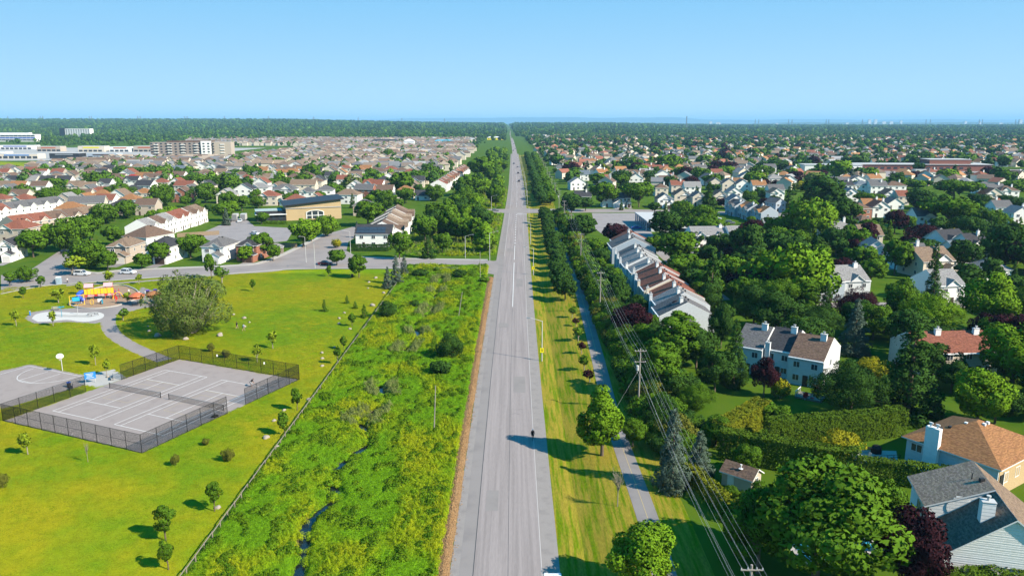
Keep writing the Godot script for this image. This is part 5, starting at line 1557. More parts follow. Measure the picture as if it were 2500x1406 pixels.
func meadow_plants() -> void:
	rng.seed = 300
	var herb := leaves([[Vector3(0, 0.25, 0), 0.42], [Vector3(0.3, 0.2, 0.2), 0.34], [Vector3(-0.3, 0.2, 0.15), 0.34], [Vector3(0.05, 0.2, -0.32), 0.34]], 170, 0.085, Vector3(0, -0.5, 0), 0.3, LO, HI, 1.2).mesh()
	var reed := leaves([[Vector3(0, 0.5, 0), 0.3], [Vector3(0.15, 0.3, 0.1), 0.3], [Vector3(-0.15, 0.3, 0.1), 0.3], [Vector3(0, 0.75, 0), 0.22]], 110, 0.12, Vector3(0, -0.5, 0), 0.14, LO, HI, 0.6).mesh()
	var bush := leaves([[Vector3(0, 0.4, 0), 0.4], [Vector3(0.3, 0.3, 0.1), 0.3], [Vector3(-0.25, 0.3, 0.2), 0.3], [Vector3(0, 0.3, -0.3), 0.3]], 90, 0.11, Vector3(0, 0.2, 0), 0.6, LO, HI).mesh()
	var H := []
	var HC := PackedColorArray()
	var R := []
	var RC := PackedColorArray()
	var B := []
	var BC := PackedColorArray()
	var place := func(x: float, d: float, y: float, cd: float, big: float):
		var pn := mn.get_noise_2d(x * 4.0 + 300.0, d * 2.2)
		var p2 := mn.get_noise_2d(x * 14.0, d * 9.0 + 900.0)
		var green := Color(0.165, 0.345, 0.01)
		var gold := Color(0.34, 0.4, 0.012)
		var c := green.lerp(gold, clampf(0.33 + pn * 1.6 + p2 * 0.6, 0, 1))
		c = c * rng.randf_range(0.72, 1.22)
		var turn := Basis(Vector3.UP, rng.randf() * TAU)
		if cd < 3.0 and mn.get_noise_2d(d * 4.0, 50.0) > 0.05 and d > 100.0 and rng.randf() < 0.4:
			R.append(Transform3D(turn.scaled(Vector3(1, rng.randf_range(0.9, 1.8), 1) * big), at(x, d, y - 0.05)))
			RC.append(Color(0.22, 0.27, 0.085) * rng.randf_range(0.7, 1.2))
		elif pn > 0.12 and p2 < 0.1 and rng.randf() < 0.5:
			R.append(Transform3D(turn.scaled(Vector3(0.9, rng.randf_range(0.7, 1.25), 0.9) * big), at(x, d, y - 0.05)))
			RC.append(c * 1.05)
		elif p2 > 0.22 and rng.randf() < 0.35:
			B.append(Transform3D(turn.scaled(Vector3.ONE * rng.randf_range(0.7, 1.3) * big), at(x, d, y - 0.08)))
			BC.append(Color(0.1, 0.23, 0.01).lerp(Color(0.16, 0.27, 0.01), rng.randf()) * rng.randf_range(0.8, 1.15))
		else:
			H.append(Transform3D(turn.scaled(Vector3(1.0, rng.randf_range(0.45, 0.95) * (1.0 + 0.4 * pn), 1.0) * big), at(x, d, y - 0.04)))
			HC.append(c)
	for k in 78000:
		var x := rng.randf_range(-35.2, -8.3)
		var d := 48.0 + 208.0 * pow(rng.randf(), 1.35)
		var cd := creek_dist(x, d)
		if cd < 0.5 + 0.8 * mn.get_noise_2d(d * 7.0, 7.0):
			continue
		place.call(x, d, meadow_y(x, d), cd, 0.62 + d / 480.0)
	for k in 5200:
		var d := rng.randf_range(72.0, 236.0)
		var q := 0.0
		for z in CREEK.size() - 1:
			if d >= CREEK[z][1] and d < CREEK[z + 1][1]:
				q = lerpf(CREEK[z][0], CREEK[z + 1][0], (d - CREEK[z][1]) / (CREEK[z + 1][1] - CREEK[z][1]))
		if q == 0.0 or mn.get_noise_2d(d * 9.0, 77.0) > -0.1:
			continue
		var side := -1.0 if rng.randf() < 0.5 else 1.0
		place.call(q + side * rng.randf_range(0.35, 1.2), d, -0.5, 9.0, 0.7 + d / 480.0)
	for k in 12000:
		var d := rng.randf_range(276.0, 560.0)
		var x := road_x(d) - 7.5 - 36.0 * rng.randf()
		if absf(d - 420.0) < 12.0:
			continue
		place.call(x, d, 0.0, 9.0 if rng.randf() < 0.6 else 2.0, 1.6)
	# short lawn grass in uneven tufts, kept off the paved ground
	var turf := leaves([[Vector3(0, 0.2, 0), 0.5], [Vector3(0.5, 0.15, 0.3), 0.45], [Vector3(-0.4, 0.15, 0.35), 0.45], [Vector3(0.1, 0.15, -0.5), 0.45]], 26, 0.16, Vector3(0, -1.2, 0), 0.4, LO, HI, 2.2).mesh()
	var keep := [v2s(COURT), v2s(BBALL), v2s(PLAYPAVE), v2s(PLAYPIT), PackedVector2Array([Vector2(-83.4, 141.2), Vector2(-79.2, 144.5), Vector2(-74.2, 139.5), Vector2(-76.8, 133.6), Vector2(-81.5, 136.0)])]
	for w in [[PATH_PARK, 1.3], [PATH_COURT, 1.9]]:
		var sm := smooth(w[0], 3)
		for k in sm.size() - 1:
			var u := Vector2(sm[k][0], sm[k][1])
			var v := Vector2(sm[k + 1][0], sm[k + 1][1])
			var n: Vector2 = (v - u).normalized().orthogonal() * w[1]
			var ex := (v - u).normalized() * 0.6
			keep.append(PackedVector2Array([u + n - ex, v + n + ex, v - n + ex, u - n - ex]))
	var G := []
	var GC := PackedColorArray()
	for k in 62000:
		var d := 58.0 + 185.0 * pow(rng.randf(), 1.6)
		var x := rng.randf_range(maxf(-0.72 * d - 6.0, -150.0), -36.3)
		if d > 236.0 + (x + 108.0) * 0.36:
			continue
		var p := Vector2(x, d)
		var bad := false
		for poly in keep:
			if Geometry2D.is_point_in_polygon(p, poly):
				bad = true
				break
		if bad:
			continue
		var big := 0.45 + d / 300.0
		G.append(Transform3D(Basis(Vector3.UP, rng.randf() * TAU).scaled(Vector3(big, 0.09 + 0.05 * rng.randf(), big)), at(x, d, 0.0)))
		var f := clampf(0.5 + 1.1 * mn.get_noise_2d(x * 1.1 + 70.0, d * 1.1) + 0.5 * mn.get_noise_2d(x * 9.0, d * 9.0), 0, 1)
		GC.append(Color(0.185, 0.315, 0.01).lerp(Color(0.37, 0.355, 0.012), f) * rng.randf_range(0.75, 1.2))
	mat("herb", Color(1, 1, 1), 0.75, true)
	M.herb.backlight_enabled = true
	M.herb.metallic_specular = 0.12
	M.herb.backlight = Color(0.3, 0.34, 0.18)
	stuff("meadow_grass", herb, M.herb, H, HC, "tall yellow green meadow grass along the creek", "grass")
	stuff("lawn_grass", turf, M.herb, G, GC, "short mown grass of the park lawn in green and gold patches", "grass")
	stuff("reed_bed", reed, M.herb, R, RC, "grey green reeds along the creek banks", "reeds")
	stuff("meadow_weeds", bush, M.herb, B, BC, "leafy bright green weeds in the meadow", "weeds")

# ---------- park things ----------
func link_mesh(w: float, h: float) -> Mesh:
	var key := "link%.1f_%.1f" % [w, h]
	if not cache.has(key):
		var m := MB.new()
		var s := 0.019
		var k := -h
		while k < w:
			for dir in [1, -1]:
				# one wire at 45 degrees, clipped to the panel
				var x0 := maxf(k, 0.0)
				var x1 := minf(k + h, w)
				if x1 - x0 > 0.02:
					var y0 := x0 - k
					var y1 := x1 - k
					if dir < 0:
						y0 = h - y0
						y1 = h - y1
					var a := Vector3(x0, y0, 0.004 * dir)
					var b := Vector3(x1, y1, 0.004 * dir)
					var o := (b - a).normalized().cross(Vector3(0, 0, 1)) * s * 0.5
					m.quad(a - o, b - o, b + o, a + o)
			k += 0.11
		cache[key] = m.mesh()
	return cache[key]

func fence_run(o: Node3D, p: Vector2, q: Vector2, h: float, step: float) -> void:
	var n := maxi(1, roundi(p.distance_to(q) / step))
	var w := p.distance_to(q) / n
	var turn := atan2(q.y - p.y, q.x - p.x)
	var bs := Basis(Vector3.UP, turn)
	if not cache.has("fpost"):
		cache.fpost = MB.new().tube(Vector3.ZERO, Vector3(0, 1, 0), 0.042, 0.042, 6).mesh()
		cache.frail = MB.new().tube(Vector3.ZERO, Vector3(1, 0, 0), 0.03, 0.03, 5).mesh()
	var base := Vector2(o.position.x, -o.position.z)
	for k in n + 1:
		var c := p.lerp(q, float(k) / n) - base
		part("post", cache.fpost, M.black_paint, o, at(c.x, c.y), Basis().scaled(Vector3(1, h + 0.04, 1)))
		if k < n:
			for y in [h, h * 0.5, 0.08]:
				part("rail", cache.frail, M.black_paint, o, at(c.x, c.y, y), bs.scaled_local(Vector3(w, 1, 1)))
			part("mesh_panel", link_mesh(snappedf(w, 0.1), h), M.black_paint, o, at(c.x, c.y), bs)

func park() -> void:
	var P := v2s(COURT)
	var a := (P[1] - P[0]).normalized()
	var b := (P[3] - P[0]).normalized()
	var L := P[0].distance_to(P[1])
	var W := P[0].distance_to(P[3])
	var o := thing("tennis_fence", "tall black chain link fence on its corner round the tennis courts, facing the creek meadow", "fence", at(P[0].x, P[0].y))
	fence_run(o, P[0], P[3], 3.0, 3.05)
	fence_run(o, P[0], P[0] + a * (L * 0.48), 3.0, 3.05)
	o = thing("tennis_fence", "tall black chain link fence at the willow end of the tennis courts", "fence", at(P[1].x, P[1].y))
	fence_run(o, P[1], P[1] - a * (L * 0.4), 3.0, 3.05)
	fence_run(o, P[1], P[2], 3.0, 3.05)
	fence_run(o, P[2], P[2] - a * (L * 0.39), 3.0, 3.05)
	for f in [0.27, 0.66]:
		var c := P[1].lerp(P[2], f) - P[1]
		bx("number_plate", o, M.white_trim, at(c.x, c.y, 2.2) + Vector3(0, 0, 0.06), Vector3(0.25, 0.45, 0.03), 0.4)
	o = thing("tennis_fence", "tall black chain link fence between the tennis court and basketball court", "fence", at(P[3].x, P[3].y))
	fence_run(o, P[3], P[3] + a * (L * 0.42), 3.0, 3.05)
	# nets
	var which := 0
	for c in [C1, C2]:
		var q := v2s(c)
		var m0 := (q[0] + q[3]) * 0.5
		var ex := (q[1] - q[0]).normalized()
		var s0 := m0 - ex * 0.9
		o = thing("tennis_net", ["low black tennis net on the court beside the basketball court", "low black tennis net on the court beside the meadow fence"][which], "net", at(s0.x, s0.y), atan2(ex.y, ex.x))
		for x in [0.0, 12.8]:
			part("net_post", MB.new().tube(Vector3(x, 0, 0), Vector3(x, 1.1, 0), 0.06, 0.06, 8).mesh(), M.black_paint, o)
		var nm := MB.new()
		for k in 22:
			for dd in 10:
				pass
		for k in 129:
			nm.box(Vector3(k * 0.1, 0.52, 0), Vector3(0.018, 0.92, 0.006))
		for k in 9:
			nm.box(Vector3(6.4, 0.1 + k * 0.11, 0.004), Vector3(12.8, 0.018, 0.006))
		part("netting", nm.mesh(), M.black_paint, o)
		bx("net_band", o, M.paint_worn, Vector3(6.4, 1.03, 0), Vector3(12.8, 0.07, 0.03))
		which += 1
	# bag on a bench behind the near fence run
	var bp := P[0] + a * 15.2 + b * 0.7
	o = thing("sports_bag", "black sports bag lying inside the tennis fence by the gate gap", "bag", at(bp.x, bp.y), 0.6)
	part("bag", MB.new().lathe(Vector3.ZERO, [Vector2(0.02, 0.0), Vector2(0.4, 0.02), Vector2(0.45, 0.2), Vector2(0.35, 0.36), Vector2(0.02, 0.4)], 10).mesh(), M.black_paint, o, Vector3.ZERO, Basis().scaled(Vector3(1.4, 1, 0.7)))
	part("strap", MB.new().tube(Vector3(-0.3, 0.36, 0), Vector3(0, 0.6, 0), 0.03, 0.03, 5).tube(Vector3(0, 0.6, 0), Vector3(0.3, 0.36, 0), 0.03, 0.03, 5).mesh(), M.black_paint, o)
	# balls
	rng.seed = 12
	var ball := SphereMesh.new()
	ball.radius = 0.065
	ball.height = 0.13
	ball.radial_segments = 8
	ball.rings = 4
	for k in 9:
		var c := P[0] + b * rng.randf_range(7.0, 19.0) + a * rng.randf_range(0.25, 0.9)
		one("tennis_ball", ball, M.paint_white, "pale tennis ball lying along the foot of the court fence", "ball", at(c.x, c.y, 0.078), 0.0, "balls along the court fence")
	# hoop
	o = thing("basketball_hoop", "grey gooseneck basketball hoop with white fan backboard", "basketball hoop", at(-88.9, 143.5), 0.44)
	var pole := MB.new()
	pole.tube(Vector3.ZERO, Vector3(0, 3.0, 0), 0.08, 0.075, 8).tube(Vector3(0, 3.0, 0), Vector3(0.0, 3.5, 0.35), 0.075, 0.07, 8).tube(Vector3(0, 3.5, 0.35), Vector3(0, 3.4, 1.2), 0.07, 0.06, 8)
	part("pole", pole.mesh(), M.galvanised, o)
	var bd := MB.new()
	var fan := [Vector2(-0.45, 2.95), Vector2(0.45, 2.95), Vector2(0.68, 3.25), Vector2(0.62, 3.6), Vector2(0.35, 3.85), Vector2(0, 3.93), Vector2(-0.35, 3.85), Vector2(-0.62, 3.6), Vector2(-0.68, 3.25)]
	for k in range(1, fan.size() - 1):
		bd.tri(Vector3(fan[0].x, fan[0].y, 1.26), Vector3(fan[k].x, fan[k].y, 1.26), Vector3(fan[k + 1].x, fan[k + 1].y, 1.26))
		bd.tri(Vector3(fan[0].x, fan[0].y, 1.2), Vector3(fan[k + 1].x, fan[k + 1].y, 1.2), Vector3(fan[k].x, fan[k].y, 1.2))
	for k in fan.size():
		var u: Vector2 = fan[k]
		var w: Vector2 = fan[(k + 1) % fan.size()]
		bd.quad(Vector3(u.x, u.y, 1.2), Vector3(w.x, w.y, 1.2), Vector3(w.x, w.y, 1.26), Vector3(u.x, u.y, 1.26))
	part("backboard", bd.mesh(), M.white_trim, o)
	var rim := TorusMesh.new()
	rim.inner_radius = 0.22
	rim.outer_radius = 0.25
	rim.rings = 16
	rim.ring_segments = 5
	part("rim", rim, M.pl_orange, o, Vector3(0, 3.05, 1.55))
	var nt := MB.new()
	for k in 12:
		var an := TAU * k / 12.0
		nt.tube(Vector3(cos(an) * 0.23, 3.04, 1.55 + sin(an) * 0.23), Vector3(cos(an + 0.3) * 0.13, 2.62, 1.55 + sin(an + 0.3) * 0.13), 0.012, 0.012, 4)
	part("hoop_net", nt.mesh(), M.white_trim, o)
	# benches, sign, bin
	bench("bench", "blue metal bench on the concrete pad beside the blue sign", at(-76.6, 138.4), -1.1, M.car_grey)
	bench("bench", "dark bench and tables inside the fence strip beside the bin", at(-81.2, 132.8), -1.1, M.dark_metal)
	bench("bench", "pale concrete bench beside the white splash pad", at(-119.5, 193.2), 0.2, M.concrete)
	o = thing("notice_sign", "blue notice board with white lettering hung on the court fence", "sign", at(-79.4, 136.3), 0.5)
	bx("panel", o, M.sign_blue, Vector3(0, 1.5, 0), Vector3(1.9, 1.3, 0.05))
	for k in 4:
		bx("text_line", o, M.paint_white, Vector3(-0.1 + 0.08 * (k % 2), 1.85 - 0.25 * k, 0.03), Vector3(1.3 - 0.2 * (k % 3), 0.08, 0.01))
	for x in [-0.8, 0.8]:
		bx("post", o, M.galvanised, Vector3(x, 0.75, -0.04), Vector3(0.06, 1.5, 0.06))
	o = thing("waste_bin", "dark round bin on the grass strip by the courts", "bin", at(-82.2, 134.0))
	part("drum", MB.new().lathe(Vector3.ZERO, [Vector2(0.3, 0), Vector2(0.34, 0.9), Vector2(0.3, 0.95), Vector2(0.05, 1.05)], 12).mesh(), M.dark_metal, o)
	part("lid", MB.new().lathe(Vector3(0, 0.93, 0), [Vector2(0.37, 0), Vector2(0.37, 0.06), Vector2(0.1, 0.16), Vector2(0.01, 0.16)], 12).mesh(), M.car_blue, o)
	o = thing("waste_bin", "black bin standing beside a maple trunk on the lawn", "bin", at(-50.6, 236.0))
	part("drum", MB.new().lathe(Vector3.ZERO, [Vector2(0.32, 0), Vector2(0.36, 1.0), Vector2(0.3, 1.1), Vector2(0.02, 1.12)], 12).mesh(), M.black_paint, o)
	part("post", MB.new().tube(Vector3(0.4, 0, 0), Vector3(0.4, 1.3, 0), 0.04, 0.04, 6).mesh(), M.black_paint, o)
	# rail fence between lawn and meadow
	var f0 := Vector2(RAILF[0][0], 50.0)
	var f1 := Vector2(RAILF[1][0], RAILF[1][1])
	o = thing("rail_fence", "low weathered wooden post and rail fence between park lawn and creek meadow", "fence", at(f0.x, f0.y))
	var n := 78
	var ps := MB.new().tube(Vector3.ZERO, Vector3(0, 0.85, 0), 0.085, 0.08, 6).mesh()
	var rl := MB.new().tube(Vector3.ZERO, Vector3(0, 0, -1), 0.07, 0.06, 6).mesh()
	for k in n:
		var c := (f1 - f0) * (float(k) / n)
		var e := (f1 - f0) * (float(k + 1) / n)
		part("post", ps, M.grey_wood, o, at(c.x, c.y))
		part("rail", rl, M.grey_wood, o, at(c.x, c.y, 0.72 + 0.05 * sin(k * 2.3)), Basis().scaled(Vector3(1, 1, e.distance_to(c))))
	# boulders
	rng.seed = 8
	for k in BOULDERS.size():
		var q: Array = BOULDERS[k]
		var key := "boulder%d" % (k % 5)
		if not cache.has(key):
			var nz := FastNoiseLite.new()
			nz.seed = k + 4
			nz.frequency = 0.9
			var sp := SphereMesh.new()
			sp.radial_segments = 14
			sp.rings = 8
			sp.radius = 1.0
			sp.height = 2.0
			var arr := sp.get_mesh_arrays()
			var vv: PackedVector3Array = arr[Mesh.ARRAY_VERTEX]
			for z in vv.size():
				var p := vv[z]
				vv[z] = p * (0.86 + 0.42 * nz.get_noise_3dv(p)) * Vector3(1.0, 0.78, 0.8)
			arr[Mesh.ARRAY_VERTEX] = vv
			var am := ArrayMesh.new()
			am.add_surface_from_arrays(Mesh.PRIMITIVE_TRIANGLES, arr)
			var stl := SurfaceTool.new()
			stl.create_from(am, 0)
			stl.generate_normals()
			cache[key] = stl.commit()
		var lb := "pale granite boulder lying on the park lawn"
		if q[1] < 130.0:
			lb = "pale boulder on the lawn strip between the tennis fence and rail fence"
		elif q[0] < -60.0:
			lb = "pale boulder at the edge of the willow thicket"
		var rk := one("boulder", cache[key], M.boulder, lb, "boulder", at(q[0], q[1], q[2] * 0.22), rng.randf() * TAU, lb)
		rk.scale = Vector3(0.95, 0.8, 0.9) * q[2]
	# portable toilet
	o = thing("portable_toilet", "grey blue portable toilet cabin beside the park path", "portable toilet", at(-137.6, 226.0), 0.2)
	bx("cabin", o, M.toilet_blue, Vector3(0, 1.05, 0), Vector3(1.25, 2.1, 1.25))
	part("roof", MB.new().lathe(Vector3(0, 2.1, 0), [Vector2(0.92, 0), Vector2(0.85, 0.14), Vector2(0.3, 0.28), Vector2(0.01, 0.3)], 4).mesh(), M.white_trim, o, Vector3.ZERO, Basis(Vector3.UP, PI / 4))
	var dr := bx("door", o, M.toilet_blue, Vector3(0, 1.0, 0.65), Vector3(0.8, 1.85, 0.06))
	bx("handle", dr, M.dark_metal, Vector3(0.35, 0, 0.8), Vector3(0.06, 0.08, 0.6))
	o = thing("utility_box", "small grey utility box beside the portable toilet", "utility box", at(-139.8, 227.2))
	bx("cabinet", o, M.car_grey, Vector3(0, 0.6, 0), Vector3(0.7, 1.2, 0.5))
	bx("door", o, M.galvanised, Vector3(0, 0.6, 0.26), Vector3(0.55, 1.0, 0.03))
	playground()
	# people
	person("person in black shirt and pale shorts bending on the tennis court", at(-48.5, 134.3), 2.4, "bend", Color(0.015, 0.015, 0.018), Color(0.3, 0.3, 0.32))
	person("person in dark shirt walking the lawn beside the boulders", at(-65.4, 174.7), 2.6, "walk", Color(0.02, 0.02, 0.03), Color(0.25, 0.22, 0.2))
	person("person in pale blue shirt walking past a white boulder", at(-63.2, 172.9), 2.4, "walk", Color(0.3, 0.42, 0.55), Color(0.3, 0.25, 0.2))
	person("person in white shirt standing at the playground kerb", at(-109.2, 211.5), 0.3, "stand", Color(0.65, 0.63, 0.6), Color(0.5, 0.45, 0.4))
	person("person in black trousers beside the orange parasol path", at(-104.8, 208.5), 0.8, "stand", Color(0.6, 0.58, 0.56), Color(0.02, 0.02, 0.025))
	person("person in white standing near the picnic bins", at(-103.6, 209.5), -0.5, "walk", Color(0.65, 0.65, 0.68), Color(0.4, 0.42, 0.45))
	person("person in dark top standing beside the portable toilet", at(-135.7, 227.2), 0.5, "stand", Color(0.5, 0.5, 0.5), Color(0.02, 0.02, 0.03))
	# cyclist
	o = thing("bicycle", "slim road bicycle ridden along the right lane of the road", "bicycle", at(3.2, 110.2, 0.034), 0.0)
	var tw := TorusMesh.new()
	tw.inner_radius = 0.31
	tw.outer_radius = 0.345
	tw.rings = 20
	tw.ring_segments = 6
	for z in [0.52, -0.52]:
		part("wheel", tw, M.rubber, o, Vector3(0, 0.345, z), Basis(Vector3.FORWARD, PI / 2))
	var fr := MB.new()
	for e in [[Vector3(0, 0.345, -0.52), Vector3(0, 0.36, -0.08)], [Vector3(0, 0.36, -0.08), Vector3(0, 0.92, -0.24)], [Vector3(0, 0.36, -0.08), Vector3(0, 0.85, 0.36)], [Vector3(0, 0.85, -0.22), Vector3(0, 0.88, 0.35)], [Vector3(0, 0.345, -0.52), Vector3(0, 0.82, -0.21)], [Vector3(0, 0.95, 0.33), Vector3(0, 0.345, 0.52)]]:
		fr.tube(e[0], e[1], 0.02, 0.02, 6)
	part("frame", fr.mesh(), M.car_red, o)
	part("handlebar", MB.new().tube(Vector3(-0.22, 0.98, 0.46), Vector3(0.22, 0.98, 0.46), 0.016, 0.016, 6).tube(Vector3(0, 0.95, 0.33), Vector3(0, 0.98, 0.46), 0.016, 0.016, 6).mesh(), M.black_paint, o)
	bx("saddle", o, M.black_paint, Vector3(0, 0.93, -0.26), Vector3(0.13, 0.05, 0.26))
	person("cyclist in black shirt and white helmet riding on the road", at(3.2, 110.2, 0.03), 0.0, "cycle", Color(0.014, 0.014, 0.016), Color(0.02, 0.02, 0.022))

func bench(called: String, label: String, pos: Vector3, turn: float, m) -> void:
	var o := thing(called, label, "bench", pos, turn)
	for k in 3:
		bx("seat_slat", o, m, Vector3(0, 0.45, -0.18 + 0.17 * k), Vector3(1.8, 0.05, 0.14))
	for k in 2:
		bx("back_slat", o, m, Vector3(0, 0.65 + 0.2 * k, -0.32), Vector3(1.8, 0.14, 0.05))
	for s in [-0.7, 0.7]:
		bx("leg", o, M.dark_metal, Vector3(s, 0.22, 0.12), Vector3(0.07, 0.44, 0.07))
		bx("leg", o, M.dark_metal, Vector3(s, 0.45, -0.28), Vector3(0.07, 0.9, 0.07))

func playground() -> void:
	var o := thing("play_structure", "large colourful play structure with yellow walls, blue tube slide and two peaked roofs", "play structure", at(-114.6, 206.5), 0.35)
	var post := MB.new().tube(Vector3.ZERO, Vector3(0, 1, 0), 0.07, 0.07, 6).mesh()
	# decks and posts of two towers joined by a bridge
	for tx in [-2.6, 2.2]:
		for sx in [-0.9, 0.9]:
			for sz in [-0.9, 0.9]:
				part("post", post, M.pl_orange, o, Vector3(tx + sx, 0, sz), Basis().scaled(Vector3(1, 3.6, 1)))
		bx("deck", o, M.pl_purple, Vector3(tx, 1.55, 0), Vector3(1.9, 0.12, 1.9))
		var rf := MB.new()
		rf.quad(Vector3(-1.15, 0, 1.15), Vector3(1.15, 0, 1.15), Vector3(1.15, 0.85, 0), Vector3(-1.15, 0.85, 0))
		rf.quad(Vector3(1.15, 0, -1.15), Vector3(-1.15, 0, -1.15), Vector3(-1.15, 0.85, 0), Vector3(1.15, 0.85, 0))
		rf.quad(Vector3(-1.15, -0.06, 1.15), Vector3(-1.15, 0.8, 0), Vector3(1.15, 0.8, 0), Vector3(1.15, -0.06, 1.15))
		rf.quad(Vector3(1.15, -0.06, -1.15), Vector3(1.15, 0.8, 0), Vector3(-1.15, 0.8, 0), Vector3(-1.15, -0.06, -1.15))
		part("peaked_roof", rf.mesh(), M.pl_pink, o, Vector3(tx, 3.6, 0))
	for k in 9:
		bx("wall_panel", o, M.pl_yellow, Vector3(-3.4 + k * 0.82, 2.35, 1.0), Vector3(0.72, 1.5, 0.08))
		if k % 2 == 0:
			bx("panel_strut", o, M.pl_orange, Vector3(-3.0 + k * 0.82, 2.45, 1.02), Vector3(0.1, 1.9, 0.1))
		bx("lower_panel", o, M.pl_pink if k % 3 else M.pl_red, Vector3(-3.4 + k * 0.82, 1.25, 0.9), Vector3(0.7, 0.5, 0.08))
	bx("bridge_deck", o, M.pl_purple, Vector3(-0.2, 1.5, 0), Vector3(3.0, 0.1, 1.3))
	bx("wall_panel", o, M.pl_yellow, Vector3(-3.6, 2.3, 0), Vector3(0.08, 1.3, 1.8))
	# blue tube slide on the left
	var ts := MB.new()
	var pts := [Vector3(-3.6, 2.4, 0.1), Vector3(-4.5, 2.35, 0.5), Vector3(-5.2, 1.9, 1.3), Vector3(-5.1, 1.3, 2.3), Vector3(-4.3, 0.75, 2.7), Vector3(-3.6, 0.4, 2.6)]
	for k in pts.size() - 1:
		ts.tube(pts[k], pts[k + 1], 0.55, 0.55, 12, false)
	part("tube_slide", ts.mesh(), M.pl_blue, o)
	# open slide to the right, purple
	var os := MB.new()
	for k in 6:
		os.box(Vector3(3.6 + k * 0.42, 1.5 - k * 0.24, -0.9), Vector3(0.55, 0.1, 0.6), Basis(Vector3.FORWARD, 0.52))
		for s in [-0.32, 0.32]:
			os.box(Vector3(3.6 + k * 0.42, 1.62 - k * 0.24, -0.9 + s), Vector3(0.55, 0.2, 0.06), Basis(Vector3.FORWARD, 0.52))
	part("slide", os.mesh(), M.pl_purple, o)
	# red climber, ladders, arches on the right
	for k in 5:
		bx("climber_step", o, M.pl_red, Vector3(3.4, 0.4 + k * 0.28, 0.9 - k * 0.12), Vector3(1.0, 0.14, 0.3))
	var ar := MB.new()
	for s in [0.0, 0.6]:
		for k in 8:
			var a0 := PI * k / 8.0
			var a1 := PI * (k + 1) / 8.0
			ar.tube(Vector3(4.6 + cos(a0) * 1.3, sin(a0) * 1.9, 1.6 + s), Vector3(4.6 + cos(a1) * 1.3, sin(a1) * 1.9, 1.6 + s), 0.06, 0.06, 6)
	for k in 7:
		var a0 := PI * (k + 1) / 8.0
		ar.tube(Vector3(4.6 + cos(a0) * 1.3, sin(a0) * 1.9, 1.6), Vector3(4.6 + cos(a0) * 1.3, sin(a0) * 1.9, 2.2), 0.04, 0.04, 5)
	part("arch_climber", ar.mesh(), M.pl_yellow, o)
	for k in 3:
		part("post", post, M.pl_red, o, Vector3(3.0 + k * 0.9, 0, 0.9), Basis().scaled(Vector3(1, 2.7, 1)))
	# swing frame in front
	o = thing("swing_set", "yellow framed swing set with teal shade sheet in front of the play structure", "swing set", at(-117.2, 199.4), 0.55)
	var sw := MB.new()
	for x in [-1.7, 1.7]:
		sw.tube(Vector3(x, 0, -1.0), Vector3(x, 2.5, 0), 0.07, 0.07, 6).tube(Vector3(x, 0, 1.0), Vector3(x, 2.5, 0), 0.07, 0.07, 6)
	sw.tube(Vector3(-1.7, 2.5, 0), Vector3(1.7, 2.5, 0), 0.07, 0.07, 6)
	sw.tube(Vector3(-1.7, 0.1, 1.0), Vector3(1.7, 0.1, 1.0), 0.06, 0.06, 6)
	part("frame", sw.mesh(), M.pl_yellow, o)
	for x in [-0.8, 0.8]:
		var st := bx("seat", o, M.pl_teal, Vector3(x, 0.5, 0), Vector3(0.5, 0.06, 0.22))
		var ch := MB.new()
		for s in [-0.22, 0.22]:
			ch.tube(Vector3(x + s, 0.5, 0), Vector3(x + s, 2.5, 0), 0.015, 0.015, 4)
		part("chain", ch.mesh(), M.steel, o)
	part("shade_sheet", ubox(), M.pl_teal, o, Vector3(-0.2, 1.6, 0.45), Basis(Vector3.RIGHT, 0.9).scaled_local(Vector3(1.7, 0.04, 1.2)))
	# small climbers
	o = thing("spring_rider", "white and blue rocking rider with a curved panel in the play pit", "spring rider", at(-111.3, 200.0))
	bx("panel", o, M.car_white, Vector3(0, 1.1, 0), Vector3(1.1, 0.9, 0.1), 0.4)
	bx("panel", o, M.pl_teal, Vector3(0.7, 0.8, 0.2), Vector3(0.2, 1.2, 0.5), 0.2)
	part("spring", MB.new().tube(Vector3.ZERO, Vector3(0, 0.8, 0), 0.12, 0.12, 8).mesh(), M.dark_metal, o)
	o = thing("climbing_ring", "yellow oval climbing ring with cross bars in the play pit", "climber", at(-113.0, 199.0), 0.2)
	var rg := MB.new()
	for k in 12:
		var a0 := TAU * k / 12.0
		var a1 := TAU * (k + 1) / 12.0
		rg.tube(Vector3(cos(a0) * 0.45, 0.85 + sin(a0) * 0.8, 0), Vector3(cos(a1) * 0.45, 0.85 + sin(a1) * 0.8, 0), 0.06, 0.06, 6)
	for k in 4:
		rg.tube(Vector3(-0.4, 0.4 + k * 0.3, 0), Vector3(0.4, 0.4 + k * 0.3, 0), 0.03, 0.03, 5)
	part("ring", rg.mesh(), M.pl_yellow, o)
	part("foot", MB.new().tube(Vector3.ZERO, Vector3(0, 0.1, 0), 0.2, 0.2, 8).mesh(), M.dark_metal, o)
	o = thing("play_post", "dark red play post with panels in the play pit", "climber", at(-107.8, 201.5))
	part("post", post, M.pl_red, o, Vector3.ZERO, Basis().scaled(Vector3(1, 2.0, 1)))
	bx("panel", o, M.pl_red, Vector3(0.2, 1.3, 0), Vector3(0.5, 0.9, 0.08), 0.7)
	for k in 4:
		one("step_stump", MB.new().lathe(Vector3.ZERO, [Vector2(0.22, 0), Vector2(0.24, 0.22), Vector2(0.02, 0.25)], 8).mesh(), M.rubber, "black rubber step stump in the play pit chips", "step", at(-119.2 + k * 0.75, 198.6 + 0.7 * (k % 2), 0.03), 0, "step stumps")
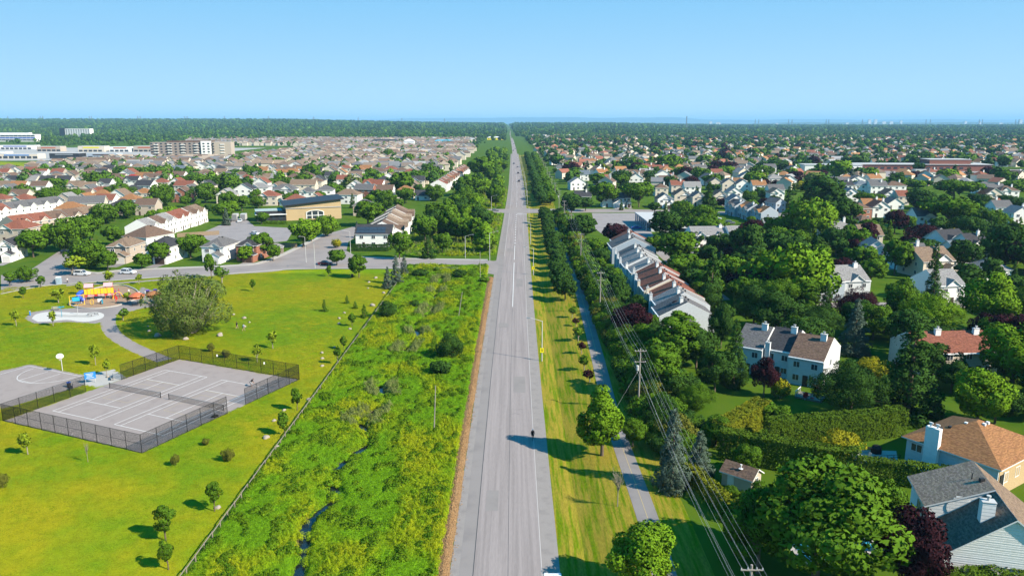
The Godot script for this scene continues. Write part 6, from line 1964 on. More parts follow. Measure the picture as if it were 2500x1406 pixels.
	# parasols over picnic tables
	for a in [[-100.9, 199.3, "orange dome parasol over a dark picnic table", M.pl_orange], [-97.2, 201.0, "brown dome parasol half hidden by the willow thicket", M.playcloth_brown]]:
		o = thing("parasol", a[2], "parasol", at(a[0], a[1]))
		part("canopy", MB.new().lathe(Vector3(0, 2.5, 0), [Vector2(2.1, 0), Vector2(2.0, 0.18), Vector2(1.2, 0.62), Vector2(0.4, 0.88), Vector2(0.02, 0.95)], 12).mesh(), a[3], o)
		part("canopy", MB.new().lathe(Vector3(0, 1.9, 0), [Vector2(1.9, 0), Vector2(1.6, 0.22), Vector2(0.7, 0.5), Vector2(0.1, 0.6)], 12).mesh(), a[3], o)
		part("pole", MB.new().tube(Vector3.ZERO, Vector3(0, 3.4, 0), 0.07, 0.06, 8).mesh(), M.dark_metal, o)
		var t := thing("picnic_table", "dark blue picnic table under the %s parasol" % ("orange" if a[3] == M.pl_orange else "brown"), "table", at(a[0] - 0.1, a[1] - 0.9), 0.3)
		bx("tabletop", t, M.car_black, Vector3(0, 0.74, 0), Vector3(1.9, 0.07, 0.8))
		for s in [-1.0, 1.0]:
			bx("seat", t, M.car_black, Vector3(0, 0.45, s * 0.75), Vector3(1.9, 0.06, 0.3))
			part("leg", MB.new().tube(Vector3(s * 0.7, 0, -0.7), Vector3(s * 0.7, 0.72, 0.2), 0.04, 0.04, 5).tube(Vector3(s * 0.7, 0, 0.7), Vector3(s * 0.7, 0.72, -0.2), 0.04, 0.04, 5).mesh(), M.dark_metal, t)
	o = thing("wooden_playhouse", "small timber playhouse with pitched roof beside the willow thicket", "playhouse", at(-98.6, 206.5), 0.4)
	bx("wall", o, M.fence_wood, Vector3(0, 0.75, 0), Vector3(1.8, 1.5, 1.6))
	part("roof", roof_mesh(1.8, 1.6, 0.9, "z", 0.3), [M.canvas_tan, M.fence_wood], o, Vector3(0, 1.5, 0.8))
	bx("dark_doorway_panel", o, M.dark_metal, Vector3(0, 0.55, 0.81), Vector3(0.6, 1.1, 0.04))  # dark panel on the wall stands for the shaded inside
	for a in [[-104.2, 212.3], [-102.6, 213.5]]:
		o = thing("recycling_bin", "dark blue wheeled bin beside the park path near the playground", "bin", at(a[0], a[1]), 0.4, "bins near the playground")
		bx("tub", o, M.car_black, Vector3(0, 0.55, 0), Vector3(0.9, 1.0, 0.8))
		bx("lid", o, M.pl_purple, Vector3(0, 1.1, 0), Vector3(1.0, 0.1, 0.9))
		part("wheel", MB.new().tube(Vector3(-0.46, 0.12, -0.4), Vector3(0.46, 0.12, -0.4), 0.12, 0.12, 8).mesh(), M.rubber, o)
	# splash pad fittings
	o = thing("water_arch", "tall pale bent water pole beside the splash pad", "splash fitting", at(-111.0, 188.5))
	part("pole", MB.new().tube(Vector3.ZERO, Vector3(0.1, 2.0, 0), 0.06, 0.05, 6).tube(Vector3(0.1, 2.0, 0), Vector3(0.6, 3.0, 0.1), 0.05, 0.045, 6).tube(Vector3(0.6, 3.0, 0.1), Vector3(1.4, 3.3, 0.2), 0.045, 0.04, 6).mesh(), M.galvanised, o)
	part("nozzle", MB.new().tube(Vector3(1.4, 3.3, 0.2), Vector3(1.5, 3.1, 0.2), 0.1, 0.14, 8).mesh(), M.steel, o)
	o = thing("water_flower", "teal flower topped water post on the splash pad", "splash fitting", at(-113.6, 186.0))
	part("pole", MB.new().tube(Vector3.ZERO, Vector3(0, 2.6, 0), 0.06, 0.05, 6).mesh(), M.pl_teal, o)
	for k in 5:
		part("petal", ubox(), M.pl_teal, o, Vector3(cos(k * 1.257) * 0.45, 2.6, sin(k * 1.257) * 0.45), Basis(Vector3.UP, -k * 1.257).scaled_local(Vector3(0.8, 0.06, 0.35)))
	o = thing("water_hoop", "dark ring shaped water fitting on the splash pad", "splash fitting", at(-106.6, 187.6))
	var wh := MB.new()
	for k in 12:
		wh.tube(Vector3(cos(TAU * k / 12) * 1.3, 0.5, sin(TAU * k / 12) * 0.8), Vector3(cos(TAU * (k + 1) / 12) * 1.3, 0.5, sin(TAU * (k + 1) / 12) * 0.8), 0.05, 0.05, 5)
	part("ring", wh.mesh(), M.dark_metal, o)
	for k in 4:
		part("leg", MB.new().tube(Vector3(cos(PI / 2 * k) * 1.3, 0, sin(PI / 2 * k) * 0.8), Vector3(cos(PI / 2 * k) * 1.3, 0.5, sin(PI / 2 * k) * 0.8), 0.05, 0.05, 5).mesh(), M.dark_metal, o)
	o = thing("drinking_post", "short blue post beside the splash pad paving", "post", at(-122.6, 187.6))
	part("post", MB.new().tube(Vector3.ZERO, Vector3(0, 1.1, 0), 0.15, 0.15, 8).mesh(), M.sign_blue, o)
	part("cap", MB.new().lathe(Vector3(0, 1.1, 0), [Vector2(0.2, 0), Vector2(0.18, 0.08), Vector2(0.01, 0.1)], 8).mesh(), M.galvanised, o)

# ---------- street things ----------
func lamp(pos: Vector3, h: float, dir: Vector3, label: String, yellow: bool) -> void:
	var o := thing("street_lamp", label, "street lamp", pos)
	part("pole", MB.new().tube(Vector3.ZERO, Vector3(0, h, 0), 0.11, 0.075, 8).mesh(), M.galvanised, o)
	var arm := MB.new()
	arm.tube(Vector3(0, h - 0.1, 0), Vector3(0, h + 0.35, 0) + dir * 1.4, 0.05, 0.045, 6)
	arm.tube(Vector3(0, h + 0.35, 0) + dir * 1.4, Vector3(0, h + 0.6, 0) + dir * 2.5, 0.045, 0.04, 6)
	part("arm", arm.mesh(), M.galvanised, o)
	part("lamp_head", ubox(), M.steel, o, Vector3(0, h + 0.6, 0) + dir * 2.8, Basis(Vector3.UP, atan2(dir.x, dir.z)).scaled_local(Vector3(0.35, 0.16, 0.8)))
	if yellow:
		var s := bx("warning_sign", o, M.sign_yellow, Vector3(-0.02, 2.4, 0.14), Vector3(0.75, 1.0, 0.03))
		for k in 3:
			bx("symbol", s, M.black_paint, Vector3(-0.12 + 0.14 * k, 0.05 * (k % 2) - 0.05, 0.55), Vector3(0.1, 0.28, 0.2))
		bx("symbol", s, M.black_paint, Vector3(0, 0.32, 0.55), Vector3(0.24, 0.12, 0.2))

func pole_x(d: float) -> float:
	return 21.3 + (d - 121.0) * 0.0155

func streets() -> void:
	for k in 12:
		var d: float = [150.0, 240.3, 304.0, 365.0, 455.0, 510.0, 570.0, 630.0, 700.0, 780.0, 870.0, 960.0][k]
		var lb := "tall grey street lamp with curved arm on the mown verge"
		if k == 0:
			lb = "tall grey street lamp with yellow sign, by the verge saplings"
		elif k == 1:
			lb = "tall grey street lamp with yellow sign, opposite the side street junction"
		lamp(at(road_x(d) + 6.4, d, verge_y(6.4, d)), 8.6, Vector3(-1, 0, 0), lb, k < 2)
		if k > 1:
			get_child(get_child_count() - 1).set_meta("group", "lamps along the verge")
	for a in [[-7.9, 265.4, 10.0, 1.0, "tall lamp post on the corner of the side street and main road"], [-16.9, 271.2, 8.0, 1.0, "lamp post behind the culvert street beside shrubs"], [-11.1, 410.8, 9.0, 1.0, "lamp post by the bridge of the cross street"], [-72.2, 262.5, 9.0, -0.4, "lamp post beside the yellow shrub on the side street corner"], [-60.2, 280.0, 8.5, -0.8, "lamp post beside the hedge of the white end house"], [-66.4, 252.0, 8.5, 0.3, "lamp post at the kerb opposite the red car"], [-171.5, 247.5, 8.5, 0.5, "lamp post on the lawn of the corner house"]]:
		lamp(at(a[0], a[1]), a[2], Vector3(a[3], 0, sqrt(maxf(0.0, 1.0 - a[3] * a[3]))), a[4], false)
	# utility poles with cross arms, wires strung between
	var ds := [58.0, 121.0, 187.7, 255.0, 310.0, 365.0, 420.0, 475.0, 530.0, 585.0, 640.0, 700.0, 760.0, 820.0, 890.0, 960.0, 1030.0, 1110.0]
	var pm := MB.new().tube(Vector3.ZERO, Vector3(0, 11.4, 0), 0.17, 0.11, 8).mesh()
	var ins := MB.new().lathe(Vector3.ZERO, [Vector2(0.05, 0), Vector2(0.07, 0.08), Vector2(0.04, 0.2), Vector2(0.01, 0.22)], 6).mesh()
	var offs := [Vector2(-0.9, 11.2), Vector2(-0.35, 11.25), Vector2(0.4, 11.25), Vector2(0.9, 11.2), Vector2(-0.85, 9.3), Vector2(0.85, 9.3), Vector2(-0.45, 7.4), Vector2(0.2, 7.0), Vector2(0.35, 6.6)]
	for k in ds.size():
		var d: float = ds[k]
		var o := thing("utility_pole", "tall wooden utility pole with cross arms behind the path hedgerow", "utility pole", at(pole_x(d), d), 0.0, "utility poles along the path")
		part("pole", pm, M.pole_wood, o)
		for y in [11.0, 9.15]:
			var a := bx("cross_arm", o, M.pole_wood, Vector3(0, y, 0.14), Vector3(1.9, 0.11, 0.1))
		for q in offs:
			part("insulator", ins, M.galvanised, o, Vector3(q.x, q.y - 0.2, 0.14))
		if k in [1, 4, 6]:
			part("transformer", MB.new().lathe(Vector3(-0.38, 7.6, 0), [Vector2(0.02, 0), Vector2(0.24, 0.02), Vector2(0.26, 0.85), Vector2(0.02, 0.95)], 10).mesh(), M.galvanised, o)
	for q in offs.size():
		var m := MB.new()
		for k in 9:
			var a := at(pole_x(ds[k]) + offs[q].x, ds[k], offs[q].y)
			var b := at(pole_x(ds[k + 1]) + offs[q].x, ds[k + 1], offs[q].y)
			var prev := a
			for s in range(1, 9):
				var f := s / 8.0
				var p := a.lerp(b, f) - Vector3(0, 4.0 * f * (1.0 - f) * (0.9 + 0.1 * (q % 3)), 0)
				m.tube(prev, p, 0.0095, 0.0095, 4, false)
				prev = p
		var a0 := at(pole_x(58.0) + offs[q].x, 58.0, offs[q].y)
		m.tube(a0, at(pole_x(58.0) + offs[q].x - 0.8, 20.0, offs[q].y - 0.6), 0.0095, 0.0095, 4, false)
		one("power_wire", m.mesh(), M.wire, "thin grey wire strung between the utility poles", "wire", Vector3.ZERO, 0.0, "wires between the poles")
	one("guy_wire", MB.new().tube(at(21.3, 121.0, 8.0), at(15.6, 117.0, 0.0), 0.012, 0.012, 5).mesh(), M.wire, "slanted guy wire from the utility pole to the path", "wire")
	# slim wooden poles in the meadow
	for a in [[-9.9, 232.5, 9.0, 0.0], [-12.4, 113.5, 7.6, 0.05], [-13.5, 186.0, 6.5, 0.16], [-11.4, 340.0, 8.0, 0.0]]:
		one("meadow_pole", MB.new().tube(Vector3.ZERO, Vector3(a[3] * a[2], a[2], 0), 0.1, 0.07, 7).mesh(), M.pole_wood, "slim bare wooden pole standing in the meadow beside the road", "pole", at(a[0], a[1]), 0.0, "bare poles in the meadow")
	# culvert under the side street
	var o := thing("culvert", "concrete culvert with metal railing where the creek meets the side street", "culvert", at(-22.3, 246.5))
	bx("headwall", o, M.concrete, Vector3(0, -0.1, 0), Vector3(6.0, 1.0, 0.5))
	bx("black_opening_slab", o, M.black_paint, Vector3(1.2, -0.45, 0.28), Vector3(2.2, 0.8, 0.1))  # black slab on the headwall stands for the shade inside the culvert
	for k in 6:
		bx("rail_post", o, M.steel, Vector3(-3.5 + 1.6 * k, 0.75, 0), Vector3(0.08, 1.1, 0.08))
	for y in [0.8, 1.25]:
		bx("rail", o, M.steel, Vector3(0.5, y, 0), Vector3(8.2, 0.07, 0.06))
	o = thing("culvert", "concrete twin culvert below the cross street bank", "culvert", at(-24.0, 409.5))
	bx("headwall", o, M.concrete, Vector3(0, 0.3, 0), Vector3(9.0, 1.6, 0.5))
	for s in [-1.6, 1.6]:
		bx("black_opening_slab", o, M.black_paint, Vector3(s, 0.1, 0.28), Vector3(2.0, 1.1, 0.1))  # two black slabs stand for the dark inside of the pipes
	# vehicles
	car("white sports utility car parked at the kerb nearest the portable toilet", at(-138.0, 239.5), 1.5, "car_white", true)
	car("white sports utility car parked at the kerb behind the playground", at(-124.4, 242.0), 1.45, "car_white", true)
	car("dark red saloon car on the side street by two lawn maples", at(-64.4, 258.0), 1.57, "car_red", false)
	car("black car parked on the drive under the street trees", at(-166.0, 280.0), 1.2, "car_black", true)
	car("white car parked in the lot beside the stone hall", at(-112.5, 330.0), 1.0, "car_white", false)
	car("black truck parked by the trailers at the lot end", at(-139.0, 372.0), 0.2, "car_black", true)
	car("white car parked by the trailers at the lot end", at(-134.0, 373.0), 0.2, "car_white", false)
	car("dark car on the brick house drive", at(-103.5, 262.0), 0.0, "car_black", false)
	car("blue car outside the white row house", at(88.5, 271.0), 0.6, "car_blue", false)
	car("blue car parked beside the flat roofed shops", at(57.5, 349.0), 1.57, "car_blue", false)
	car("white car parked before the blue shaded row houses", at(103.5, 383.0), 1.4, "car_white", false)
	car("pale car parked below the blue shaded row houses", at(105.5, 366.0), 1.4, "car_grey", true)
	car("white car on the drive of the garage houses", at(118.5, 262.0), 0.9, "car_white", false)
	car("white car half hidden by the willowy crown", at(70.0, 232.0), 0.7, "car_white", false)
	car("silver car at the bridge of the cross street", at(-9.5, 419.0), 1.57, "car_grey", false)
	car("white car cut by the foot of the picture in tree shade", at(4.35, 71.0), PI, "car_white", false)
	for a in [[2.0, 633.0, "car_black"], [2.0, 735.0, "car_black"], [2.0, 835.0, "car_grey"], [-2.0, 905.0, "car_black"], [2.0, 1050.0, "car_white"], [-2.0, 1330.0, "car_black"], [2.2, 1420.0, "car_grey"], [-2.2, 1600.0, "car_white"], [2.0, 1750.0, "car_black"], [-2.0, 1950.0, "car_grey"]]:
		car("distant %s car driving on the long straight road" % a[2].trim_prefix("car_"), at(road_x(a[1]) + a[0], a[1], 0.03 + ground_y(0, a[1])), PI if a[0] > 0 else 0.0, a[2], false, "distant %s cars on the road" % a[2].trim_prefix("car_"))
	for a in [[-138.5, 379.5], [-134.5, 380.0]]:
		o = thing("trailer", "grey box trailer parked at the end of the stone hall lot", "trailer", at(a[0], a[1]), 0.15, "trailers at the lot end")
		bx("box", o, M.galvanised, Vector3(0, 1.9, 0), Vector3(2.5, 2.8, 5.0))
		bx("door", o, M.car_grey, Vector3(0, 1.9, 2.52), Vector3(2.2, 2.5, 0.05))
		for s in [-1.0, 1.0]:
			part("wheel", MB.new().tube(Vector3(s * 1.0, 0.4, 0), Vector3(s * 1.25, 0.4, 0), 0.4, 0.4, 10).mesh(), M.rubber, o)

# ---------- buildings ----------
func special_buildings() -> void:
	# stone hall with a slanted dark roof
	var o := thing("stone_hall", "beige stone hall with slanted charcoal roof and arched window", "hall", at(-112.5, 378.0), deg_to_rad(20))
	var m := MB.new()
	var w := 27.0
	var dp := 24.0
	var q := [Vector3(0, 0, 0), Vector3(w, 0, 0), Vector3(w, 0, -dp), Vector3(0, 0, -dp)]
	var hh := [7.0, 9.6, 9.6, 7.0]
	for k in 4:
		var n := (k + 1) % 4
		m.quad(q[k], q[n], q[n] + Vector3(0, hh[n], 0), q[k] + Vector3(0, hh[k], 0))
	part("wall", m.mesh(), M.church_stone, o)
	m = MB.new()
	var rr := [Vector3(-1.2, 7.15, 1.2), Vector3(w + 1.6, 9.85, 1.2), Vector3(w + 1.6, 9.85, -dp - 1), Vector3(-1.2, 7.15, -dp - 1)]
	m.quad(rr[0] + Vector3(0, 0.5, 0), rr[1] + Vector3(0, 0.5, 0), rr[2] + Vector3(0, 0.5, 0), rr[3] + Vector3(0, 0.5, 0))
	m.quad(rr[3], rr[2], rr[1], rr[0])
	for k in 4:
		m.quad(rr[k], rr[(k + 1) % 4], rr[(k + 1) % 4] + Vector3(0, 0.5, 0), rr[k] + Vector3(0, 0.5, 0))
	part("roof", m.mesh(), M.dark_metal, o)
	part("stone_band", MB.new().box(Vector3(w * 0.5, 6.1, 0.15), Vector3(w + 0.3, 0.4, 0.35)).mesh(), M.concrete, o)
	var aw := MB.new()
	var fr := MB.new()
	var prev := Vector2(-4.2, 3.4)
	for k in range(1, 13):
		var an := PI - PI * k / 12.0
		var p := Vector2(cos(an) * 4.2, 3.4 + sin(an) * 1.3)
		aw.quad(Vector3(14 + prev.x, 0.6, 0.06), Vector3(14 + p.x, 0.6, 0.06), Vector3(14 + p.x, p.y, 0.06), Vector3(14 + prev.x, prev.y, 0.06))
		fr.tube(Vector3(14 + prev.x, prev.y, 0.15), Vector3(14 + p.x, p.y, 0.15), 0.22, 0.22, 6)
		prev = p
	var win := part("arched_window", aw.mesh(), M.glass, o)
	part("arch_frame", fr.mesh(), M.white_trim, win)
	for x in [-4.2, -1.5, 1.5, 4.2]:
		bx("mullion", win, M.white_trim, Vector3(14 + x, 2.3, 0.16), Vector3(0.45, 3.4, 0.2))
	bx("transom", win, M.white_trim, Vector3(14, 2.2, 0.17), Vector3(8.4, 0.3, 0.2))
	for k in 3:
		bx("buttress", o, M.white_trim, Vector3(w + 0.2, 3.4, -4.0 - 6.0 * k), Vector3(0.6, 6.8, 0.8))
	bx("annex_wall", o, M.dark_metal, Vector3(-7.0, 1.6, -6.0), Vector3(14.0, 3.2, 12.0))
	bx("annex_canopy", o, M.white_trim, Vector3(-7.2, 3.3, -5.6), Vector3(15.0, 0.25, 13.6))
	bx("annex_roof", o, M.dark_metal, Vector3(-7.2, 4.1, -7.0), Vector3(14.0, 1.3, 10.0))
	bx("flat_roof", o, M.flat_roof_teal, Vector3(-8.0, 4.85, -9.0), Vector3(13.0, 0.12, 11.0))
	for k in 4:
		bx("window", o, M.glass, Vector3(-12.5 + 3.2 * k, 1.5, 0.03), Vector3(1.6, 1.6, 0.12))
	hedge([[-121.0, 366.0], [-108.5, 364.0]], 1.5, 1.8, "bright", "clipped bright green hedge in front of the stone hall annex")
	# apartment block
	o = thing("apartment_block", "six storey brown brick apartment block with balconies and pale stair tower", "building", at(-428.0, 1030.0), deg_to_rad(6))
	bx("wall", o, M.taupe_brick, Vector3(-12, 11, -9), Vector3(80, 22, 18))
	bx("wing", o, M.wall_3, Vector3(40, 11, -8.7), Vector3(24, 22.5, 19))
	bx("stair_tower", o, M.wall_0, Vector3(20, 11.8, 0.3), Vector3(13, 23.6, 3.0))
	bx("roof_storey", o, M.shingles_0, Vector3(-2, 23.0, -9), Vector3(58, 2.0, 14))
	for st in 6:
		for k in 17:
			bx("window", o, M.glass, Vector3(-50 + 6.1 * k, 2.2 + 3.6 * st, 0.06 if k < 11 or k > 13 else 1.9), Vector3(2.6, 1.7, 0.2))
		for k in 6:
			bx("balcony", o, M.wall_0, Vector3(-44 + 17.0 * k, 1.0 + 3.6 * st, 0.9), Vector3(5.4, 0.9, 1.7))
	# white glass office
	o = thing("office_block", "long white three storey office with blue glass bands", "building", at(-1255.0, 1960.0))
	bx("wall", o, M.wall_0, Vector3(0, 9, -12), Vector3(98, 18, 24))
	for st in 3:
		for k in 9:
			bx("glass_band", o, M.car_blue if st == 1 else M.glass, Vector3(-43 + 10.8 * k, 4 + 5.2 * st, 0.15), Vector3(10.0, 3.2, 0.3))
	bx("penthouse", o, M.white_trim, Vector3(-6, 20, -12), Vector3(74, 4.5, 14))
	o = thing("hotel_block", "white and charcoal mid rise block before the far woods", "building", at(-1374.0, 2440.0), -0.1)
	bx("wall", o, M.wall_0, Vector3(8, 14, -9), Vector3(84, 28, 18))
	bx("tower", o, M.dark_metal, Vector3(-42, 15, -8.5), Vector3(18, 30, 19))
	for st in 7:
		for k in 10:
			bx("window", o, M.glass, Vector3(-28 + 8.2 * k, 3 + 3.7 * st, 0.1), Vector3(4.4, 1.9, 0.25))
	# shops of the retail plaza
	var shops := [[-700.0, 1285.0, 44.0, 9.0, "wall_1", "sign_yellow", "cream store front with yellow name band in the retail plaza"], [-652.0, 1285.0, 36.0, 8.0, "wall_0", "pl_orange", "cream store front with orange name band in the retail plaza"], [-610.0, 1285.0, 40.0, 9.0, "wall_3", "pl_orange", "beige store front with gabled orange band in the retail plaza"], [-566.0, 1285.0, 40.0, 9.5, "wall_0", "sign_yellow", "white store front with long yellow board in the retail plaza"], [-522.0, 1280.0, 34.0, 10.0, "wall_1", "sign_blue", "cream store front with blue board beside the apartment block"], [-735.0, 1045.0, 62.0, 6.0, "wall_1", "garage_brown", "low cream strip of shops with brown awnings behind the field"], [-668.0, 1040.0, 56.0, 6.0, "wall_1", "sign_blue", "low cream strip of shops with blue boards behind the field"], [-604.0, 1040.0, 40.0, 7.0, "dark_metal", "steel", "low charcoal shop building behind the field"], [-556.0, 1045.0, 40.0, 6.5, "wall_4", "garage_brown", "low grey shop building next to the apartment block"], [-780.0, 1300.0, 40.0, 8.0, "wall_3", "pl_orange", "tan store front at the edge of the retail plaza"], [-830.0, 1150.0, 150.0, 5.0, "wall_0", "steel", "long low white shop roof beyond the field"], [-900.0, 1400.0, 70.0, 7.0, "wall_0", "car_blue", "white warehouse store at the back of the plaza"]]
	for s in shops:
		o = thing("shop_building", s[6], "shop", at(s[0], s[1]))
		bx("wall", o, M[s[4]], Vector3(0, s[3] * 0.5, -9), Vector3(s[2], s[3], 18))
		bx("flat_roof", o, M.flat_roof, Vector3(0, s[3] + 0.2, -9), Vector3(s[2] - 1.0, 0.4, 17))
		bx("name_board", o, M[s[5]], Vector3(0, s[3] * 0.78, 0.2), Vector3(s[2] * 0.6, s[3] * 0.2, 0.4))
		for k in int(s[2] / 8.0):
			bx("shop_window", o, M.glass, Vector3(-s[2] * 0.5 + 4.5 + 8.0 * k, 1.8, 0.1), Vector3(6.0, 2.8, 0.25))
	# flat roofed shops right of the road
	o = thing("strip_mall", "low L shaped mall with pale flat roof and grey columns", "shop", at(62.5, 372.0), deg_to_rad(-90))
	bx("wall", o, M.wall_5, Vector3(16, 2.2, -6), Vector3(34, 4.4, 12))
	bx("flat_roof", o, M.flat_roof, Vector3(16, 4.6, -5.4), Vector3(36, 0.5, 15))
	for k in 7:
		bx("column", o, M.wall_4, Vector3(1.0 + 5.0 * k, 2.2, 1.9), Vector3(0.5, 4.4, 0.5))
	for k in 6:
		bx("shop_window", o, M.glass, Vector3(3.4 + 5.0 * k, 1.6, 0.05), Vector3(3.8, 2.4, 0.15))
	o = thing("strip_mall", "long low mall wing with white edged flat roof behind leafy crowns", "shop", at(70.0, 332.0), deg_to_rad(-76))
	bx("wall", o, M.wall_5, Vector3(27, 2.0, -6), Vector3(54, 4.0, 12))
	bx("flat_roof", o, M.flat_roof, Vector3(27, 4.2, -5.6), Vector3(56, 0.45, 14))
	bx("roof_unit", o, M.steel, Vector3(16, 5.0, -6), Vector3(2.4, 1.4, 2.4))
	bx("roof_unit", o, M.steel, Vector3(34, 5.0, -6), Vector3(2.4, 1.4, 2.4))
	# school
	o = thing("school", "long low red brick school with white roof edge and taller gym block", "school", at(395.0, 775.0), deg_to_rad(-4))
	bx("wall", o, M.old_brick, Vector3(10, 3.2, -12), Vector3(150, 6.4, 24))
	bx("flat_roof", o, M.flat_roof, Vector3(10, 6.55, -12), Vector3(152, 0.5, 26))
	bx("gym", o, M.old_brick, Vector3(46, 5.6, -14), Vector3(40, 11.2, 22))
	bx("flat_roof", o, M.flat_roof, Vector3(46, 11.35, -14), Vector3(41, 0.4, 23))
	bx("white_wing", o, M.wall_0, Vector3(-72, 3.0, -2), Vector3(56, 6.0, 22))
	bx("flat_roof", o, M.flat_roof, Vector3(-72, 6.2, -2), Vector3(57, 0.4, 23))
	for k in 16:
		bx("window", o, M.glass, Vector3(-40 + 6.4 * k, 3.0, 0.1), Vector3(3.6, 1.8, 0.2))
	o = thing("portable_classroom", "small tan hut in front of the red brick school", "hut", at(398.0, 738.0))
	bx("wall", o, M.wall_1, Vector3(0, 1.6, -4), Vector3(20, 3.2, 8))
	bx("roof", o, M.flat_roof, Vector3(0, 3.35, -4), Vector3(20.6, 0.3, 8.6))
	# blue and yellow roofed buildings by the far road
	for a in [[-150.0, 1690.0, 44.0, 9.0, "wall_1", "pool_blue", "far building with bright blue roof band beside the woods"], [-112.0, 1560.0, 60.0, 8.0, "wall_3", "shingles_0", "far gabled hall beside the blue banded building"], [-46.0, 2150.0, 46.0, 8.0, "sign_yellow", "paint_white", "far yellow building at the edge of the road"], [-270.0, 1640.0, 60.0, 11.0, "wall_1", "shingles_3", "far cream lodge with dark hipped roof"], [-200.0, 1500.0, 20.0, 14.0, "wall_0", "white_trim", "far white steepled chapel beside dark roofs"]]:
		o = thing("far_building", a[6], "building", at(a[0], a[1]))
		bx("wall", o, M[a[4]], Vector3(0, a[3] * 0.4, -8), Vector3(a[2], a[3] * 0.8, 16))
		var rm := roof_mesh(a[2], 16.0, a[3] * 0.35, "h", 0.8)
		part("roof", rm, [M[a[5]], M.white_trim], o, Vector3(0, a[3] * 0.8, 0))
		for k in 5:
			bx("window", o, M.glass, Vector3(-a[2] * 0.4 + a[2] * 0.2 * k, a[3] * 0.4, 0.1), Vector3(2.6, 2.0, 0.2))
	# radio mast
	o = thing("radio_mast", "tall dark lattice radio mast rising above the far trees", "mast", at(960.0, 4280.0, 8.0))
	lattice(o, 72.0, 6.0, 1.4, 12, 0.75)
	for y in [70.0, 64.0, 56.0]:
		bx("antenna", o, M.dark_metal, Vector3(0, y, 0), Vector3(5.5, 2.2, 2.0))
	# pylons on the skyline
	for k in PYLONS.size():
		var dd := 8200.0
		var x: float = PYLONS[k]
		o = thing("transmission_pylon", "thin grey transmission pylon on the far skyline", "pylon", at(x, dd, ground_y(x, dd) * 0.9), 0.0, "pylons along the skyline")
		lattice(o, 62.0 if x < -200.0 else 74.0, 9.0, 1.6, 6, 1.1)
		bx("cross_arm", o, M.car_grey, Vector3(0, 52, 0), Vector3(22, 1.4, 1.4))
		bx("cross_arm", o, M.car_grey, Vector3(0, 43, 0), Vector3(26, 1.4, 1.4))
	# towers of the far city
	for a in CITY:
		var dd := 11500.0
		o = thing("city_tower", "hazy tower block of the far city on the horizon", "tower", at(a[0] * 0.728, dd, 8.0), 0.0, "towers of the far city")
		bx("shaft", o, M.wall_5, Vector3(0, a[2] * 0.4, 0), Vector3(a[1] * 0.73, a[2] * 0.8, 30))
		bx("roof_plant", o, M.car_grey, Vector3(0, a[2] * 0.8 + 3, 0), Vector3(a[1] * 0.36, 6, 15))

func lattice(o: Node3D, h: float, w0: float, w1: float, n: int, r: float) -> void:
	var key := "lattice%.0f" % h
	if not cache.has(key):
		var m := MB.new()
		for k in n:
			var y0 := h * k / n
			var y1 := h * (k + 1) / n
			var a := lerpf(w0, w1, float(k) / n) * 0.5
			var b := lerpf(w0, w1, float(k + 1) / n) * 0.5
			var c := [Vector2(-1, -1), Vector2(1, -1), Vector2(1, 1), Vector2(-1, 1)]
			for s in 4:
				var p: Vector2 = c[s]
				var q: Vector2 = c[(s + 1) % 4]
				m.tube(Vector3(p.x * a, y0, p.y * a), Vector3(p.x * b, y1, p.y * b), r, r, 4, false)
				m.tube(Vector3(p.x * a, y0, p.y * a), Vector3(q.x * b, y1, q.y * b), r * 0.7, r * 0.7, 4, false)
		cache[key] = m.mesh()
	part("lattice", cache[key], M.car_grey, o)

